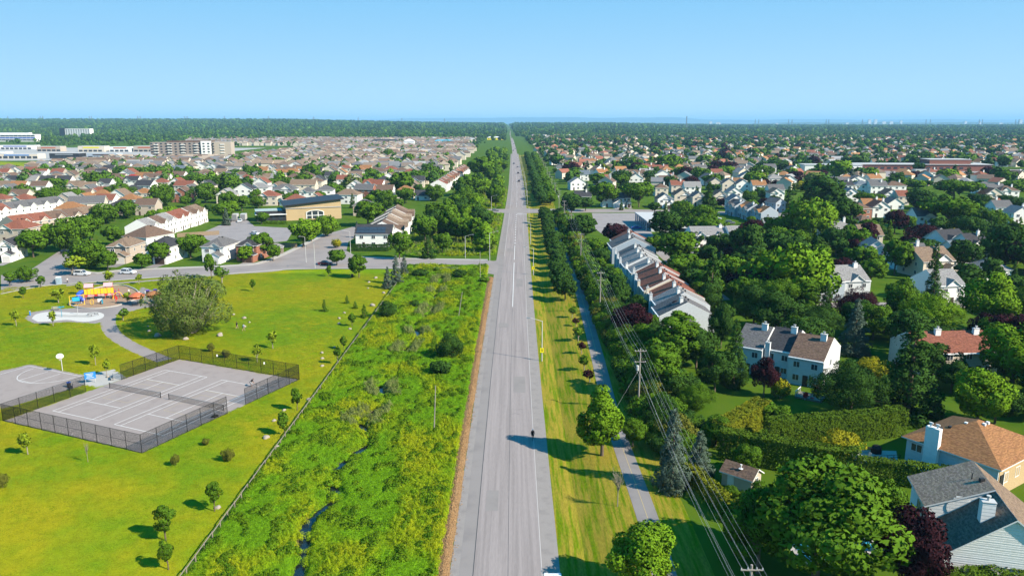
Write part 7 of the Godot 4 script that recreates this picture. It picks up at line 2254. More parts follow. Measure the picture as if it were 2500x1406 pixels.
func near_homes() -> void:
	# bungalow with orange brown hipped roof
	var o := thing("bungalow", "grey bungalow with orange brown hipped roof and tall white chimney", "house", at(59.75, 96.4), deg_to_rad(-56.5))
	part("wall", wall_mesh(12.2, 13.0, 4.1, 3.0, "h"), M.wall_5, o)
	var r := part("roof", roof_mesh(12.2, 13.0, 3.1, "h", 0.55), [M.shingles_5, M.white_trim], o, Vector3(0, 4.1, 0))
	for p in [[-0.9, 2.75, -5.2, "white_trim"], [0.9, 2.95, -6.4, "white_trim"], [0.9, 2.95, -7.4, "white_trim"], [-2.2, 2.1, -3.6, "dark_metal"], [-3.0, 1.7, -2.9, "dark_metal"]]:
		bx("roof_vent", r, M[p[3]], Vector3(p[0], p[1], p[2]), Vector3(0.4, 0.35, 0.4))
	var c := bx("chimney", o, M.wall_0, Vector3(-2.4, 3.5, 0.35), Vector3(1.9, 7.0, 0.75))
	for s in [-0.25, 0.25]:
		part("flue", MB.new().tube(Vector3(s, 0.5, 0), Vector3(s, 0.56, 0), 0.08, 0.08, 8).tube(Vector3(s, 0.56, 0), Vector3(s, 0.585, 0), 0.16, 0.16, 8).mesh(), M.white_trim, c)
	window(o, Vector3(-4.6, 3.1, 0.0), 0.0, 1.7, 1.2, true)
	window(o, Vector3(6.1, 2.4, -2.2), PI / 2, 1.2, 1.5, true)
	window(o, Vector3(6.1, 2.4, -5.4), PI / 2, 1.2, 1.5, true)
	part("brick_wall", wall_mesh(0.2, 12.6, 4.0, 0.1, "h"), M.church_stone, o, Vector3(6.06, 0.02, -0.2))
	bx("front_door", o, M.dark_metal, Vector3(6.2, 1.6, -0.9), Vector3(0.12, 3.0, 0.9))
	bx("door_trim", o, M.white_trim, Vector3(6.2, 1.7, -1.5), Vector3(0.14, 3.4, 0.16))
	# patio behind it
	struct("patio", MB.new().poly(PackedVector2Array([Vector2(49.5, 101.5), Vector2(56.0, 102.5), Vector2(57.5, 106.0), Vector2(50.5, 106.5)]), 0.02).mesh(), M.concrete)
	o = thing("patio_fence", "black metal patio railing beside the orange roofed bungalow", "fence", at(49.5, 101.5))
	for k in 8:
		bx("post", o, M.black_paint, Vector3(k * 0.95, 0.55, -k * 0.12), Vector3(0.06, 1.1, 0.06))
		if k < 7:
			for y in [0.3, 0.7, 1.08]:
				bx("rail", o, M.black_paint, Vector3(k * 0.95 + 0.47, y, -k * 0.12 - 0.06), Vector3(0.96, 0.05, 0.05), 0.12)
	for a in [[51.0, 103.6, 0.5], [52.4, 103.2, 2.0], [51.2, 105.2, -0.5]]:
		o = thing("patio_chair", "white garden chair on the bungalow patio", "chair", at(a[0], a[1]), a[2], "white patio chairs")
		bx("seat", o, M.white_trim, Vector3(0, 0.42, 0), Vector3(0.5, 0.06, 0.5))
		bx("backrest", o, M.white_trim, Vector3(0, 0.75, -0.25), Vector3(0.5, 0.7, 0.06))
		for s in [[-0.2, -0.2], [0.2, -0.2], [-0.2, 0.2], [0.2, 0.2]]:
			bx("leg", o, M.white_trim, Vector3(s[0], 0.2, s[1]), Vector3(0.06, 0.4, 0.06))
	o = thing("covered_barbecue", "black covered barbecue on the bungalow patio", "barbecue", at(54.2, 105.4))
	part("cover", MB.new().lathe(Vector3.ZERO, [Vector2(0.85, 0), Vector2(0.8, 0.8), Vector2(0.5, 1.15), Vector2(0.02, 1.2)], 6).mesh(), M.black_paint, o)
	bx("side_shelf", o, M.black_paint, Vector3(-1.1, 0.75, 0), Vector3(0.8, 0.1, 0.6))
	# house at the lower corner with a cat slide roof
	var ru := Vector3(0.25, 0, -0.968)
	var rv := Vector3(0.968, 0, 0.25)
	o = thing("corner_house", "white sided house with dark tiled cat slide roof and taupe upper roof", "house", at(45.8, 73.0))
	var lp := func(u: float, v: float, y: float) -> Vector3:
		return ru * u + rv * v + Vector3(0, y, 0)
	var wl := MB.new()
	wl.quad(lp.call(0, 0, 0), lp.call(0, 12.5, 0), lp.call(0, 12.5, 3.2), lp.call(0, 0, 3.2))
	wl.tri(lp.call(0, 0, 3.2), lp.call(0, 12.5, 3.2), lp.call(0, 6.3, 8.0))
	wl.quad(lp.call(6.3, 0.2, 0), lp.call(0, 0, 0), lp.call(0, 0, 3.2), lp.call(6.3, 0.2, 3.2))
	wl.quad(lp.call(6.3, 0.0, 2.6), lp.call(6.3, 6.3, 7.2), lp.call(6.3, 6.3, 8.1), lp.call(6.3, 0.0, 5.5))
	wl.quad(lp.call(13.4, -0.1, 0), lp.call(6.3, -0.1, 0), lp.call(6.3, -0.1, 5.5), lp.call(13.4, -0.1, 5.5))
	wl.quad(lp.call(13.4, 12.5, 0), lp.call(13.4, -0.1, 0), lp.call(13.4, -0.1, 5.5), lp.call(13.4, 12.5, 3.2))
	wl.tri(lp.call(13.4, 12.5, 3.2), lp.call(13.4, -0.1, 5.5), lp.call(13.4, 6.3, 8.2))
	wl.quad(lp.call(0, 12.5, 0), lp.call(13.4, 12.5, 0), lp.call(13.4, 12.5, 3.2), lp.call(0, 12.5, 3.2))
	part("wall", wl.mesh(), M.wall_0, o)
	var slab := func(nm: String, a: Vector3, b: Vector3, cc: Vector3, d: Vector3, mt):
		var t := MB.new()
		var s := MB.new()
		var up := Vector3(0, 0.18, 0)
		t.quad(a + up, b + up, cc + up, d + up)
		s.quad(d, cc, b, a)
		for e in [[a, b], [b, cc], [cc, d], [d, a]]:
			s.quad(e[0], e[1], e[1] + up, e[0] + up)
		var mm := t.surf(ArrayMesh.new())
		s.surf(mm)
		return part(nm, mm, [mt, M.white_trim], o)
	var r1 = slab.call("lower_roof", lp.call(6.3, -0.45, 2.85), lp.call(-0.35, -0.45, 2.85), lp.call(-0.35, 6.3, 8.0), lp.call(6.3, 6.3, 8.0), M.shingles_10)
	var r2 = slab.call("upper_roof", lp.call(13.9, -0.6, 5.3), lp.call(6.1, -0.6, 5.3), lp.call(6.1, 6.3, 8.2), lp.call(13.9, 6.3, 8.2), M.shingles_9)
	slab.call("rear_roof", lp.call(-0.35, 13.0, 2.9), lp.call(13.9, 13.0, 2.9), lp.call(13.9, 6.3, 8.15), lp.call(-0.35, 6.3, 8.05), M.shingles_4)
	# siding boards of the gable wall, each its own piece
	for k in 30:
		var y := 0.12 + k * 0.255
		var v0 := 0.0
		var v1 := 12.5
		if y > 3.2:
			v0 = 6.3 * (y - 3.2) / 4.8 + 0.12
			v1 = 12.5 - 6.2 * (y - 3.2) / 4.8 - 0.12
		if v1 - v0 > 0.3:
			part("siding_board", ubox(), M.wall_0, o, lp.call(0, (v0 + v1) * 0.5, y) + Vector3(-0.25, 0, 0.968) * 0.03, Basis(Vector3.UP, -atan2(rv.z, rv.x)) * Basis(Vector3.RIGHT, 0.09).scaled_local(Vector3(v1 - v0, 0.25, 0.03)))
	for k in 13:
		var f := (k + 0.5) / 13.0
		part("siding_board", ubox(), M.wall_0, o, lp.call(6.24, 3.1, lerpf(4.3, 7.2, f) - 0.1) , Basis(Vector3.UP, -atan2(rv.z, rv.x)).scaled_local(Vector3(0.8 + 2.0 * sin(f * PI), 0.2, 0.03)))
	var ch := part("chimney", MB.new().box(Vector3(0, 0.9, 0), Vector3(1.3, 2.4, 1.0)).mesh(), M.wall_0, o, lp.call(2.4, 4.4, 6.6), Basis(Vector3.UP, -atan2(rv.z, rv.x)))
	part("flue", MB.new().box(Vector3(0, 2.12, 0), Vector3(1.4, 0.08, 1.1)).tube(Vector3(0, 2.1, 0), Vector3(0, 2.6, 0), 0.14, 0.14, 8).tube(Vector3(0, 2.6, 0), Vector3(0, 2.72, 0), 0.24, 0.24, 8).mesh(), M.galvanised, ch)
	part("vent_pipe", MB.new().tube(Vector3.ZERO, Vector3(0, 0.8, 0), 0.06, 0.06, 6).mesh(), M.dark_metal, r2, lp.call(9.6, 5.0, 7.75))
	bx("roof_vent", r2, M.dark_metal, lp.call(8.6, 5.7, 8.25), Vector3(0.5, 0.5, 0.4))
	window(o, lp.call(9.6, -0.11, 3.9), atan2(-rv.x, -rv.z), 1.3, 1.4, true)
	bx("gutter_pipe", o, M.white_trim, lp.call(-0.12, 0.1, 1.5), Vector3(0.1, 3.0, 0.1))
	bx("wall_lamp", o, M.white_trim, lp.call(-0.2, 8.6, 2.2), Vector3(0.25, 0.2, 0.4))
	# garden shed
	o = thing("garden_shed", "small cream garden shed with brown shingled roof and vent pipe", "shed", at(30.0, 93.9), deg_to_rad(-42))
	part("wall", wall_mesh(4.2, 3.0, 2.0, 0.9, "x"), M.wall_3, o)
	var sr := part("roof", roof_mesh(4.2, 3.0, 0.95, "x", 0.3), [M.shingles_0, M.white_trim], o, Vector3(0, 2.0, 0))
	part("vent_pipe", MB.new().box(Vector3(0, 0, 0), Vector3(0.5, 0.04, 0.5)).tube(Vector3.ZERO, Vector3(0, 0.5, 0), 0.07, 0.07, 6).tube(Vector3(0, 0.5, 0), Vector3(0, 0.6, 0), 0.14, 0.14, 6).mesh(), M.white_trim, sr, Vector3(0.2, 0.75, -0.75))
	window(o, Vector3(2.1, 1.4, -1.5), PI / 2, 0.8, 0.8, true)
	bx("door", o, M.white_trim, Vector3(-0.8, 0.95, 0.03), Vector3(0.9, 1.9, 0.08))
	# pool under the large maple
	o = thing("swimming_pool", "turquoise swimming pool glimpsed through the big maple crown", "pool", at(37.0, 80.5))
	bx("basin", o, M.concrete, Vector3(0, 0.03, 0), Vector3(10.5, 0.06, 7.0), 0.3)
	bx("pool_water", o, M.pool_blue, Vector3(0, 0.06, 0), Vector3(9.0, 0.06, 5.4), 0.3)
	# row of three: grey, charcoal and brown roofs
	row_house(43.6, 143.6, -36.0, [[5.6, 12.5, 0.0, 5.2, 3.1, 2, 5, 1], [5.2, 12.5, -1.3, 5.2, 3.0, 3, 5, 2], [6.4, 12.5, 1.0, 5.2, 3.1, 0, 5, 1]], "pale grey row of three homes with grey, charcoal and brown roofs", true, true, false)  # all three units use the pale grey siding
	o = thing("garden_parasol", "closed red parasol on the deck behind the row of three homes", "parasol", at(54.8, 129.3))
	part("canopy", MB.new().lathe(Vector3(0, 0.9, 0), [Vector2(0.75, 0), Vector2(0.45, 0.7), Vector2(0.08, 1.4), Vector2(0.01, 1.5)], 8).mesh(), M.umbrella_red, o)
	part("pole", MB.new().tube(Vector3.ZERO, Vector3(0, 2.5, 0), 0.04, 0.04, 6).mesh(), M.white_trim, o)
	for a in [[52.0, 127.6, 0.3], [53.1, 127.2, 1.2], [52.6, 128.4, 2.4]]:
		o = thing("garden_chair", "red garden chair on the deck behind the brown roofed home", "chair", at(a[0], a[1]), a[2], "red deck chairs")
		bx("seat", o, M.umbrella_red, Vector3(0, 0.45, 0), Vector3(0.55, 0.08, 0.55))
		bx("backrest", o, M.umbrella_red, Vector3(0, 0.8, -0.28), Vector3(0.55, 0.75, 0.07))
		for s in [[-0.22, -0.22], [0.22, -0.22], [-0.22, 0.22], [0.22, 0.22]]:
			bx("leg", o, M.white_trim, Vector3(s[0], 0.22, s[1]), Vector3(0.05, 0.44, 0.05))
	o = thing("deck", "small timber deck with white rail behind the brown roofed home", "deck", at(53.2, 128.4), deg_to_rad(-36))
	bx("floor", o, M.grey_wood, Vector3(0, 0.2, 0), Vector3(4.5, 0.3, 3.2))
	bx("rail", o, M.white_trim, Vector3(-2.2, 1.2, 0), Vector3(0.12, 0.12, 3.2))
	for k in 4:
		bx("post", o, M.white_trim, Vector3(-2.2, 0.7, -1.5 + k), Vector3(0.1, 1.0, 0.1))
	# long row behind the hedgerow: three roof colours, chimneys on the west eaves
	row_house(35.0, 184.0, -90.0, [[8.0, 12.6, 0.4, 5.2, 3.2, 6, 5, 2], [9.0, 12.6, 1.6, 5.0, 3.2, 2, 5, 1]], "pale grey roofed end of the chimney row, beside dark purple trees", true, true, false)
	row_house(35.6, 217.0, -90.0, [[8.0, 12.8, 0.0, 5.3, 3.3, 1, 5, 2], [8.0, 12.8, 0.7, 5.2, 3.2, 1, 5, 2], [8.0, 12.8, 1.2, 5.1, 3.2, 1, 1, 2], [8.0, 12.8, 0.2, 4.9, 3.1, 1, 1, 2]], "red brown roofed middle of the chimney row behind the hedgerow", true, true, false)
	row_house(35.2, 251.0, -90.0, [[8.0, 12.5, 0.3, 5.3, 3.2, 2, 5, 2], [8.0, 12.5, 0.7, 5.2, 3.2, 6, 5, 2], [8.0, 12.5, 1.0, 5.1, 3.1, 6, 5, 2], [8.5, 12.5, 0.2, 4.9, 3.0, 6, 0, 2]], "silver grey roofed part of the chimney row near the shops", true, true, false)
	row_house(34.6, 281.0, -90.0, [[8.5, 14.0, -2.0, 5.4, 3.6, 1, 4, 1], [13.0, 15.0, 0.0, 5.4, 3.6, 2, 4, 1]], "blue grey gabled end of the chimney row with red brown and grey roofs", true, true, false)
	# white row with silver roofs
	row_house(69.5, 290.0, 4.0, [[7.0, 11.0, 0.0, 5.2, 3.0, 6, 0, 0], [7.0, 11.0, 0.0, 5.2, 3.0, 6, 0, 1], [7.0, 11.0, 2.0, 5.4, 3.2, 6, 0, 0]], "white row house with silver grey roof beside the blue car", true)
	row_house(83.5, 203.0, 8.0, [[8.0, 12.0, 0.0, 5.2, 3.4, 6, 4, 1], [8.0, 12.0, -0.6, 5.2, 3.4, 6, 5, 1]], "teal grey row house with silver roof among tall trees", true)
	row_house(114.0, 199.0, 8.0, [[8.0, 12.0, 0.6, 5.2, 3.4, 6, 0, 0]], "white gabled end home with silver roof beyond the teal grey row", true)
	row_house(78.5, 139.5, 4.0, [[7.5, 11.0, 0.0, 4.6, 2.9, 1, 1, 1], [8.0, 11.0, 0.0, 4.6, 2.9, 1, 1, 1]], "cream row house with red brown roof beside the big conifer", true, true, false)
	row_house(114.5, 408.0, -80.0, [[7.0, 9.0, 0.0, 5.2, 2.8, 3, 4, 0], [7.0, 9.0, 1.5, 5.2, 2.8, 2, 4, 1], [7.0, 9.0, 0.0, 5.2, 2.8, 5, 4, 0], [7.0, 9.0, 1.5, 5.2, 2.8, 2, 4, 1], [7.0, 9.0, 0.0, 5.2, 2.8, 3, 4, 1], [7.0, 9.0, 1.5, 5.2, 2.8, 5, 4, 0]], "row house with blue shade painted into its walls, grey, charcoal and orange roofs", false)  # the blue grey wall colour carries the shade on this row
	# left: rows parallel to the road
	row_house(-150.0, 314.0, 90.0, [[8.5, 11.0, 0.0, 5.4, 3.0, 6, 0, 0], [8.5, 11.0, 0.5, 5.5, 3.0, 0, 0, 0], [8.5, 11.0, 0.0, 5.6, 3.0, 6, 0, 0], [8.5, 11.0, 0.5, 5.6, 3.0, 1, 0, 0], [8.5, 11.0, 0.0, 5.6, 3.0, 1, 0, 0], [8.5, 11.0, 0.5, 5.7, 3.0, 0, 0, 0], [9.0, 11.0, 0.0, 5.7, 3.0, 4, 0, 0]], "long white row house with brown and grey stepped roofs behind the corner homes", true)
	row_house(-252.0, 372.0, 80.0, [[9.0, 11.0, 0.0, 5.4, 3.0, 1, 0, 0], [9.0, 11.0, 0.0, 5.5, 3.0, 2, 0, 0], [9.0, 11.0, 0.0, 5.5, 3.0, 2, 0, 0], [9.0, 11.0, 0.0, 5.5, 3.0, 2, 0, 0], [9.0, 11.0, 0.0, 5.5, 3.0, 2, 0, 0]], "white two storey row house with one long grey roof", true)
	row_house(-216.0, 330.0, 72.0, [[9.0, 11.0, 0.0, 4.6, 3.2, 1, 3, 0], [9.0, 11.0, 0.4, 4.6, 3.2, 1, 3, 0], [9.0, 11.0, 0.0, 4.6, 3.2, 0, 3, 0], [9.0, 11.0, 0.4, 4.6, 3.2, 0, 3, 0], [9.0, 11.0, 0.0, 4.6, 3.2, 4, 3, 0]], "row house with maroon brown roofs and small brick gables", true)
	row_house(-44.0, 303.0, 93.0, [[9.5, 16.0, 0.0, 5.2, 3.9, 0, 0, 0], [9.5, 16.0, 0.6, 5.2, 3.9, 4, 0, 0], [9.5, 16.0, 0.0, 5.2, 3.9, 9, 0, 0], [9.5, 16.0, 0.6, 5.2, 3.9, 4, 0, 0], [9.5, 16.0, 0.0, 5.2, 3.9, 9, 0, 0], [9.5, 16.0, 0.6, 5.2, 3.9, 0, 0, 0], [9.5, 16.0, 0.0, 5.2, 3.9, 4, 0, 0]], "row house with taupe and tan roofs behind the solar panelled home", true)
	var long_units := []
	for k in 22:
		long_units.append([9.0, 12.0, 0.5 * (k % 2), 5.2, 3.0, [1, 0, 1, 4, 0, 1, 5, 0][k % 8], 0, 0])
	row_house(-46.0, 540.0, 88.5, long_units.slice(0, 11), "long red brown roofed row house receding beside the road meadow trees", false)
	row_house(-43.5, 645.0, 88.5, long_units.slice(11), "farther long red brown row house receding beside the road poplars", false)
	# hedges
	hedge([[38.4, 107.6], [46.0, 109.0], [54.0, 110.4], [61.5, 112.6]], 4.4, 2.4, "hedge", "tall clipped cedar hedge along the back of the bungalow garden")
	hedge([[30.4, 104.0], [36.0, 101.2], [42.0, 98.2], [47.5, 96.6]], 4.4, 2.4, "hedge", "tall dark cedar hedge behind the garden shed")
	hedge([[31.0, 106.4], [36.0, 111.8], [41.0, 117.2]], 4.2, 2.8, "golden", "golden green cedar hedge running back from the garden corner")
	hedge([[47.5, 96.9], [53.5, 95.2], [59.5, 93.2]], 3.2, 2.0, "hedge", "shorter cedar hedge before the bungalow wall")
	hedge([[44.5, 70.6], [50.0, 71.0], [56.0, 71.6]], 2.6, 1.8, "hedge", "leafy hedge along the foot of the white sided corner house")
	hedge([[24.2, 97.5], [25.8, 91.0], [27.6, 84.5]], 2.4, 1.6, "golden", "sunlit low hedge between the utility poles and garden shed")  # golden leaf colour carries the sun on this hedge
	hedge([[-61.5, 287.0], [-47.0, 286.5]], 2.6, 1.8, "dark", "clipped dark hedge in front of the solar panelled home")
	# small backyard things
	o = thing("above_ground_pool", "round blue above ground pool behind the wooden fence", "pool", at(-92.5, 289.0))
	part("wall", MB.new().lathe(Vector3.ZERO, [Vector2(3.6, 0), Vector2(3.6, 1.2), Vector2(3.4, 1.25), Vector2(3.35, 1.0), Vector2(0.01, 1.0)], 20).mesh(), M.pool_blue, o)
	part("rim", MB.new().lathe(Vector3(0, 1.22, 0), [Vector2(3.7, 0), Vector2(3.7, 0.06), Vector2(3.35, 0.06)], 20).mesh(), M.white_trim, o)
	o = thing("garden_shed", "weathered grey shed with pale roof beside the blue pool", "shed", at(-88.0, 280.5), 0.2)
	part("wall", wall_mesh(4.5, 3.5, 2.2, 1.2, "h"), M.grey_wood, o)
	part("roof", roof_mesh(4.5, 3.5, 1.4, "h", 0.3), [M.shingles_6, M.white_trim], o, Vector3(0, 2.2, 0))
	bx("door", o, M.fence_wood, Vector3(0.4, 0.95, 0.04), Vector3(0.9, 1.9, 0.08))
	for f in [[-143.0, 322.0, -128.0, 330.0, "weathered wooden garden fence behind the long white row house"], [-98.0, 296.0, -84.0, 294.0, "dark wooden screen fence round the blue pool"], [33.0, 174.0, 33.0, 206.0, "dark timber yard fence under the chimney row"]]:
		o = thing("board_fence", f[4], "fence", at(f[0], f[1]))
		var d := Vector2(f[2] - f[0], f[3] - f[1])
		var nb := int(d.length() / 0.45)
		for k in nb:
			var c2 := d * (k + 0.5) / nb
			bx("board", o, M.fence_wood, at(c2.x, c2.y, 0.9 + 0.02 * (k % 3)), Vector3(0.42, 1.8, 0.04), atan2(d.y, d.x))

const PLACES := [[30.0, 94.0, "by the garden shed"], [60.0, 96.0, "by the orange roofed bungalow"], [48.0, 78.0, "by the white corner house"], [37.0, 80.0, "over the swimming pool"], [53.0, 136.0, "by the row of three homes"], [41.0, 172.0, "by the pale end of the chimney row"], [41.0, 200.0, "by the red brown chimney row"], [41.0, 235.0, "by the silver chimney row"], [41.0, 270.0, "by the gabled end of the chimney row"], [80.0, 293.0, "by the white silver roofed row"], [100.0, 205.0, "by the teal grey row house"], [86.0, 142.0, "by the cream row house"], [117.0, 375.0, "by the blue shaded row house"], [64.0, 350.0, "by the flat roofed shops"], [-150.0, 340.0, "by the long white row house"], [-252.0, 395.0, "by the long grey roofed row"], [-214.0, 355.0, "by the maroon roofed row"], [-45.0, 330.0, "by the taupe roofed row"], [-105.0, 380.0, "by the stone hall"], [50.0, 110.0, "by the tall cedar hedges"], [395.0, 770.0, "by the brick school"]]

func spot(x: float, d: float) -> String:
	var best := 1e9
	var s := ""
	for p in PLACES:
		var q := Vector2(p[0] - x, p[1] - d).length() * 0.8
		if q < best:
			best = q
			s = p[2]
	for h in HOUSES:
		var q := Vector2(h[0] - x, h[1] + 4.0 - d).length()
		if q < best:
			best = q
			var rel := "beside" if absf(x - h[0]) > 0.5 * h[2] else "behind" if d > h[1] + 4.0 else "before"
			s = "%s the %s roofed %s %s house" % [rel, ROOFWORD[h[6]], WALLWORD[h[7]].get_slice(" ", 0), {"x": "side gabled", "z": "front gabled", "h": "hipped"}[h[5]]]
	return s

func house_label(h: Array) -> String:
	var form: String = {"x": "side gabled", "z": "front gabled", "h": "hip roofed"}[h[5]]
	var extra := ""
	if h[9].contains("s"):
		extra = " and solar panels"
	elif h[9].contains("g"):
		extra = " and garage"
	elif h[9].contains("c"):
		extra = " and chimney"
	var zone: String = ["facing the park", "behind the hall", "beyond the chimney row"][h[10]]
	var best := 19.0
	for t in TREES:
		var q := Vector2(t[0] - h[0], t[1] - h[1] - 4.0).length()
		if t[6] > 2 and q < best:
			best = q
			zone = "by a %s tree" % TINTWORD[t[5]]
	return "%s %s house with %s roof%s %s" % [WALLWORD[h[7]].get_slice(" ", 0) + (" brick" if h[7] == 2 else ""), form, ROOFWORD[h[6]], extra, zone]

func suburbs() -> void:
	var taken := []
	var labels := {}
	for k in HOUSES.size():
		var h: Array = HOUSES[k]
		var lb := house_label(h)
		house(h[0], h[1], h[2], h[3], h[4], h[5], h[6], h[7], h[8], h[9], lb, lb, 0 if h[1] < 320.0 else 1)
		taken.append(Vector3(h[0], h[1] + h[3] * 0.5, 9.5))
	var zones := ["on the park lawn", "in the creek meadow", "on the mown verge beside the path", "on the street facing the park", "around the stone hall lot", "in the belt between road and row houses", "by the chimney row", "in the leafy yards by the hedges", "among the houses beyond the chimney row", "among the subdivision houses behind the hall"]
	for t in TREES:
		var z: String = zones[t[6]]
		if t[6] > 2 and t[6] != 5:
			z = spot(t[0], t[1])
		tree(t[0], t[1], t[2], t[3], t[4], t[5], z, "%s %s trees %s" % [t[5], t[4], z], verge_y(t[0] - road_x(t[1]), t[1]) if t[6] == 2 else 0.0)
		taken.append(Vector3(t[0], t[1], minf(t[3] + 1.0, 6.0)))
	# boulevard trees in a row on the verge
	rng.seed = 900
	var dd := 205.0
	while dd < 1120.0:
		if absf(dd - 420.0) > 22.0:
			var big := rng.randf_range(0.85, 1.15)
			tree(road_x(dd) + 14.6 + rng.randf_range(-0.4, 0.4) + maxf(0.0, dd - 500.0) * 0.004, dd, (6.4 if dd < 400 else 8.0) * big, (2.9 if dd < 400 else 3.7) * big, "rnd", "dark", "in the boulevard row between road and path", "boulevard row trees")
			if dd > 435.0:
				tree(road_x(dd) + 20.5 + rng.randf_range(-1.5, 1.5) + (dd - 435.0) * 0.01, dd + 4.0, 8.0 * big, 3.8 * big, "rnd", "leaf", "in the boulevard row between road and poles", "boulevard row trees")
		dd += 11.5 if dd < 400 else 9.5 if dd < 600 else 13.0
	# hedgerow shrubs on the far side of the path
	dd = 104.0
	while dd < 400.0:
		for s in 2:
			var x := 21.8 + 2.6 * s + (dd - 104.0) * 0.004 + rng.randf_range(-0.6, 0.6)
			var h := rng.randf_range(4.0, 5.8) * (0.85 if s == 0 else 1.25)
			var tn: String = ["leaf", "dark", "olive", "bright", "leaf"][rng.randi() % 5]
			tree(x, dd + rng.randf_range(-0.8, 0.8), h, h * rng.randf_range(0.5, 0.64), "shb", tn, "in the hedgerow along the path", tn + " hedgerow shrubs")
		dd += 3.4
	# undergrowth of the back gardens behind the hedgerow
	for k in 76:
		var x := rng.randf_range(26.5, 32.5)
		var d := rng.randf_range(104.0, 285.0)
		if k > 44:
			x = rng.randf_range(26.0, 90.0)
			d = rng.randf_range(112.0, 210.0)
			if (x > 40 and x < 66 and d > 126 and d < 160) or (x > 33 and x < 50 and d > 160) or (x > 74 and d > 132 and d < 156) or (x > 80 and d > 196):
				continue
		var h := rng.randf_range(4.0, 8.0)
		tree(x, d, h, h * 0.42, "rnd", "dark" if k % 3 else "leaf", "in the thicket behind the hedgerow", "thicket trees")
	for a in [[28.0, 78.0, 7.5], [31.0, 86.5, 5.0], [33.0, 98.5, 5.0], [28.4, 90.8, 2.4], [30.2, 90.0, 2.0]]:  # added trees, the first darkening the ground; low ones cover the shed wall
		tree(a[0], a[1], a[2], a[2] * 0.4, "rnd", "leaf", "added between the wires and the garden shed", "shed side trees")
	for k in 24:
		var x := rng.randf_range(62.0, 80.0) if k % 3 else rng.randf_range(49.5, 53.0)
		var d := rng.randf_range(160.0, 272.0)
		var h := rng.randf_range(6.0, 11.0)
		tree(x, d, h, h * 0.42, "rnd" if k % 4 else "oval", "dark" if k % 2 else "leaf", "in the yards behind the chimney row", "yard trees")
	# garden trees between the homes on the right
	for p in PLACES:
		taken.append(Vector3(p[0], p[1], 9.0))
	for k in 760:
		var d := rng.randf_range(150.0, 600.0) if k < 690 else rng.randf_range(70.0, 150.0)
		var x := rng.randf_range(54.0, 0.8 * d) if k < 690 else rng.randf_range(78.0, 112.0)
		var ok := true
		for t in taken:
			if Vector2(t.x - x, t.y - d).length() < t.z * 0.8 + 1.2:
				ok = false
				break
		if not ok or (d > 330.0 and rng.randf() < 0.5) or (x < 62 and d > 200 and d < 420) or (x > 78 and x < 128 and d > 172 and d < 218):
			continue
		var h := rng.randf_range(6.0, 12.5) * (0.65 if d > 330.0 else 1.0)
		var tn: String = ["leaf", "dark", "dark", "dark", "leaf", "plum", "dark"][rng.randi() % 7]
		var kd: String = ["rnd", "rnd", "rnd", "oval", "spr", "brd"][rng.randi() % 6]
		if kd == "spr" and tn == "plum":
			tn = "dark"
		tree(x, d, h, h * {"rnd": 0.46, "oval": 0.31, "spr": 0.23, "brd": 0.58}[kd], kd, tn, spot(x, d), "%s %s garden trees %s" % [tn, kd, spot(x, d)])
		taken.append(Vector3(x, d, 4.5))
	# nearer left belt along the road
	for k in 110:
		var d := 300.0 + 950.0 * pow(rng.randf(), 1.3)
		var x := road_x(d) - rng.randf_range(12.0, 36.0)
		if absf(d - 420.0) < 14.0:
			continue
		var h := rng.randf_range(7.0, 14.0)
		tree(x, d, h, h * rng.randf_range(0.25, 0.36), "rnd" if k % 3 else "oval", ["leaf", "bright", "dark"][k % 3], "in the long tree belt left of the road", "%s long belt trees" % ["leaf", "bright", "dark"][k % 3])
		taken.append(Vector3(x, d, 4.0))
	for p in [[-150.0, 322.0], [-150.0, 345.0], [-150.0, 365.0], [-257.0, 385.0], [-257.0, 405.0], [-220.0, 340.0], [-220.0, 365.0], [-50.0, 320.0], [-50.0, 345.0], [-52.0, 362.0], [-98.0, 388.0], [-110.0, 392.0], [-122.0, 388.0], [-122.0, 350.0], [-108.0, 350.0], [-136.0, 370.0], [-125.0, 330.0]]:
		taken.append(Vector3(p[0], p[1], 13.0))
	for k in 24:
		taken.append(Vector3(-50.0, 540.0 + 9.0 * k, 10.0))
	for k in 260:
		var d := rng.randf_range(275.0, 760.0)
		var x := rng.randf_range(-0.7 * d, -62.0)
		var ok := not (x > -145.0 and d < 415.0)
		for t in taken:
			if Vector2(t.x - x, t.y - d).length() < t.z * 0.85 + 1.5:
				ok = false
				break
		if not ok:
			continue
		var h := rng.randf_range(4.5, 9.0)
		var tn: String = ["leaf", "dark", "bright", "leaf"][rng.randi() % 4]
		tree(x, d, h, h * 0.42, "rnd", tn, spot(x, d), "%s garden trees" % tn)
		taken.append(Vector3(x, d, 4.0))
	var free := func(x: float, d: float, r: float) -> bool:
		for t in taken:
			if absf(t.y - d) < t.z + r and absf(t.x - x) < t.z + r and Vector2(t.x - x, t.y - d).length() < t.z + r:
				return false
		return true
	# procedural fill: left subdivision in rows
	rng.seed = 41
	var hp := []
	for kind in ["h", "x", "z"]:
		var mm := ArrayMesh.new()
		var src := wall_mesh(10.5, 9.0, 5.4, 2.9, kind)
		mm.add_surface_from_arrays(Mesh.PRIMITIVE_TRIANGLES, src.surface_get_arrays(0))
		var rf := roof_mesh(10.5, 9.0, 2.9, kind)
		var arr := rf.surface_get_arrays(0)
		var vv: PackedVector3Array = arr[Mesh.ARRAY_VERTEX]
		for z in vv.size():
			vv[z].y += 5.4
		arr[Mesh.ARRAY_VERTEX] = vv
		mm.add_surface_from_arrays(Mesh.PRIMITIVE_TRIANGLES, arr)
		mm.surface_set_material(0, M.wall_1)
		mm.surface_set_material(1, M.roof_any)
		hp.append([mm, [], PackedColorArray()])
	var singles := 0
	var d := 400.0
	var row := 0
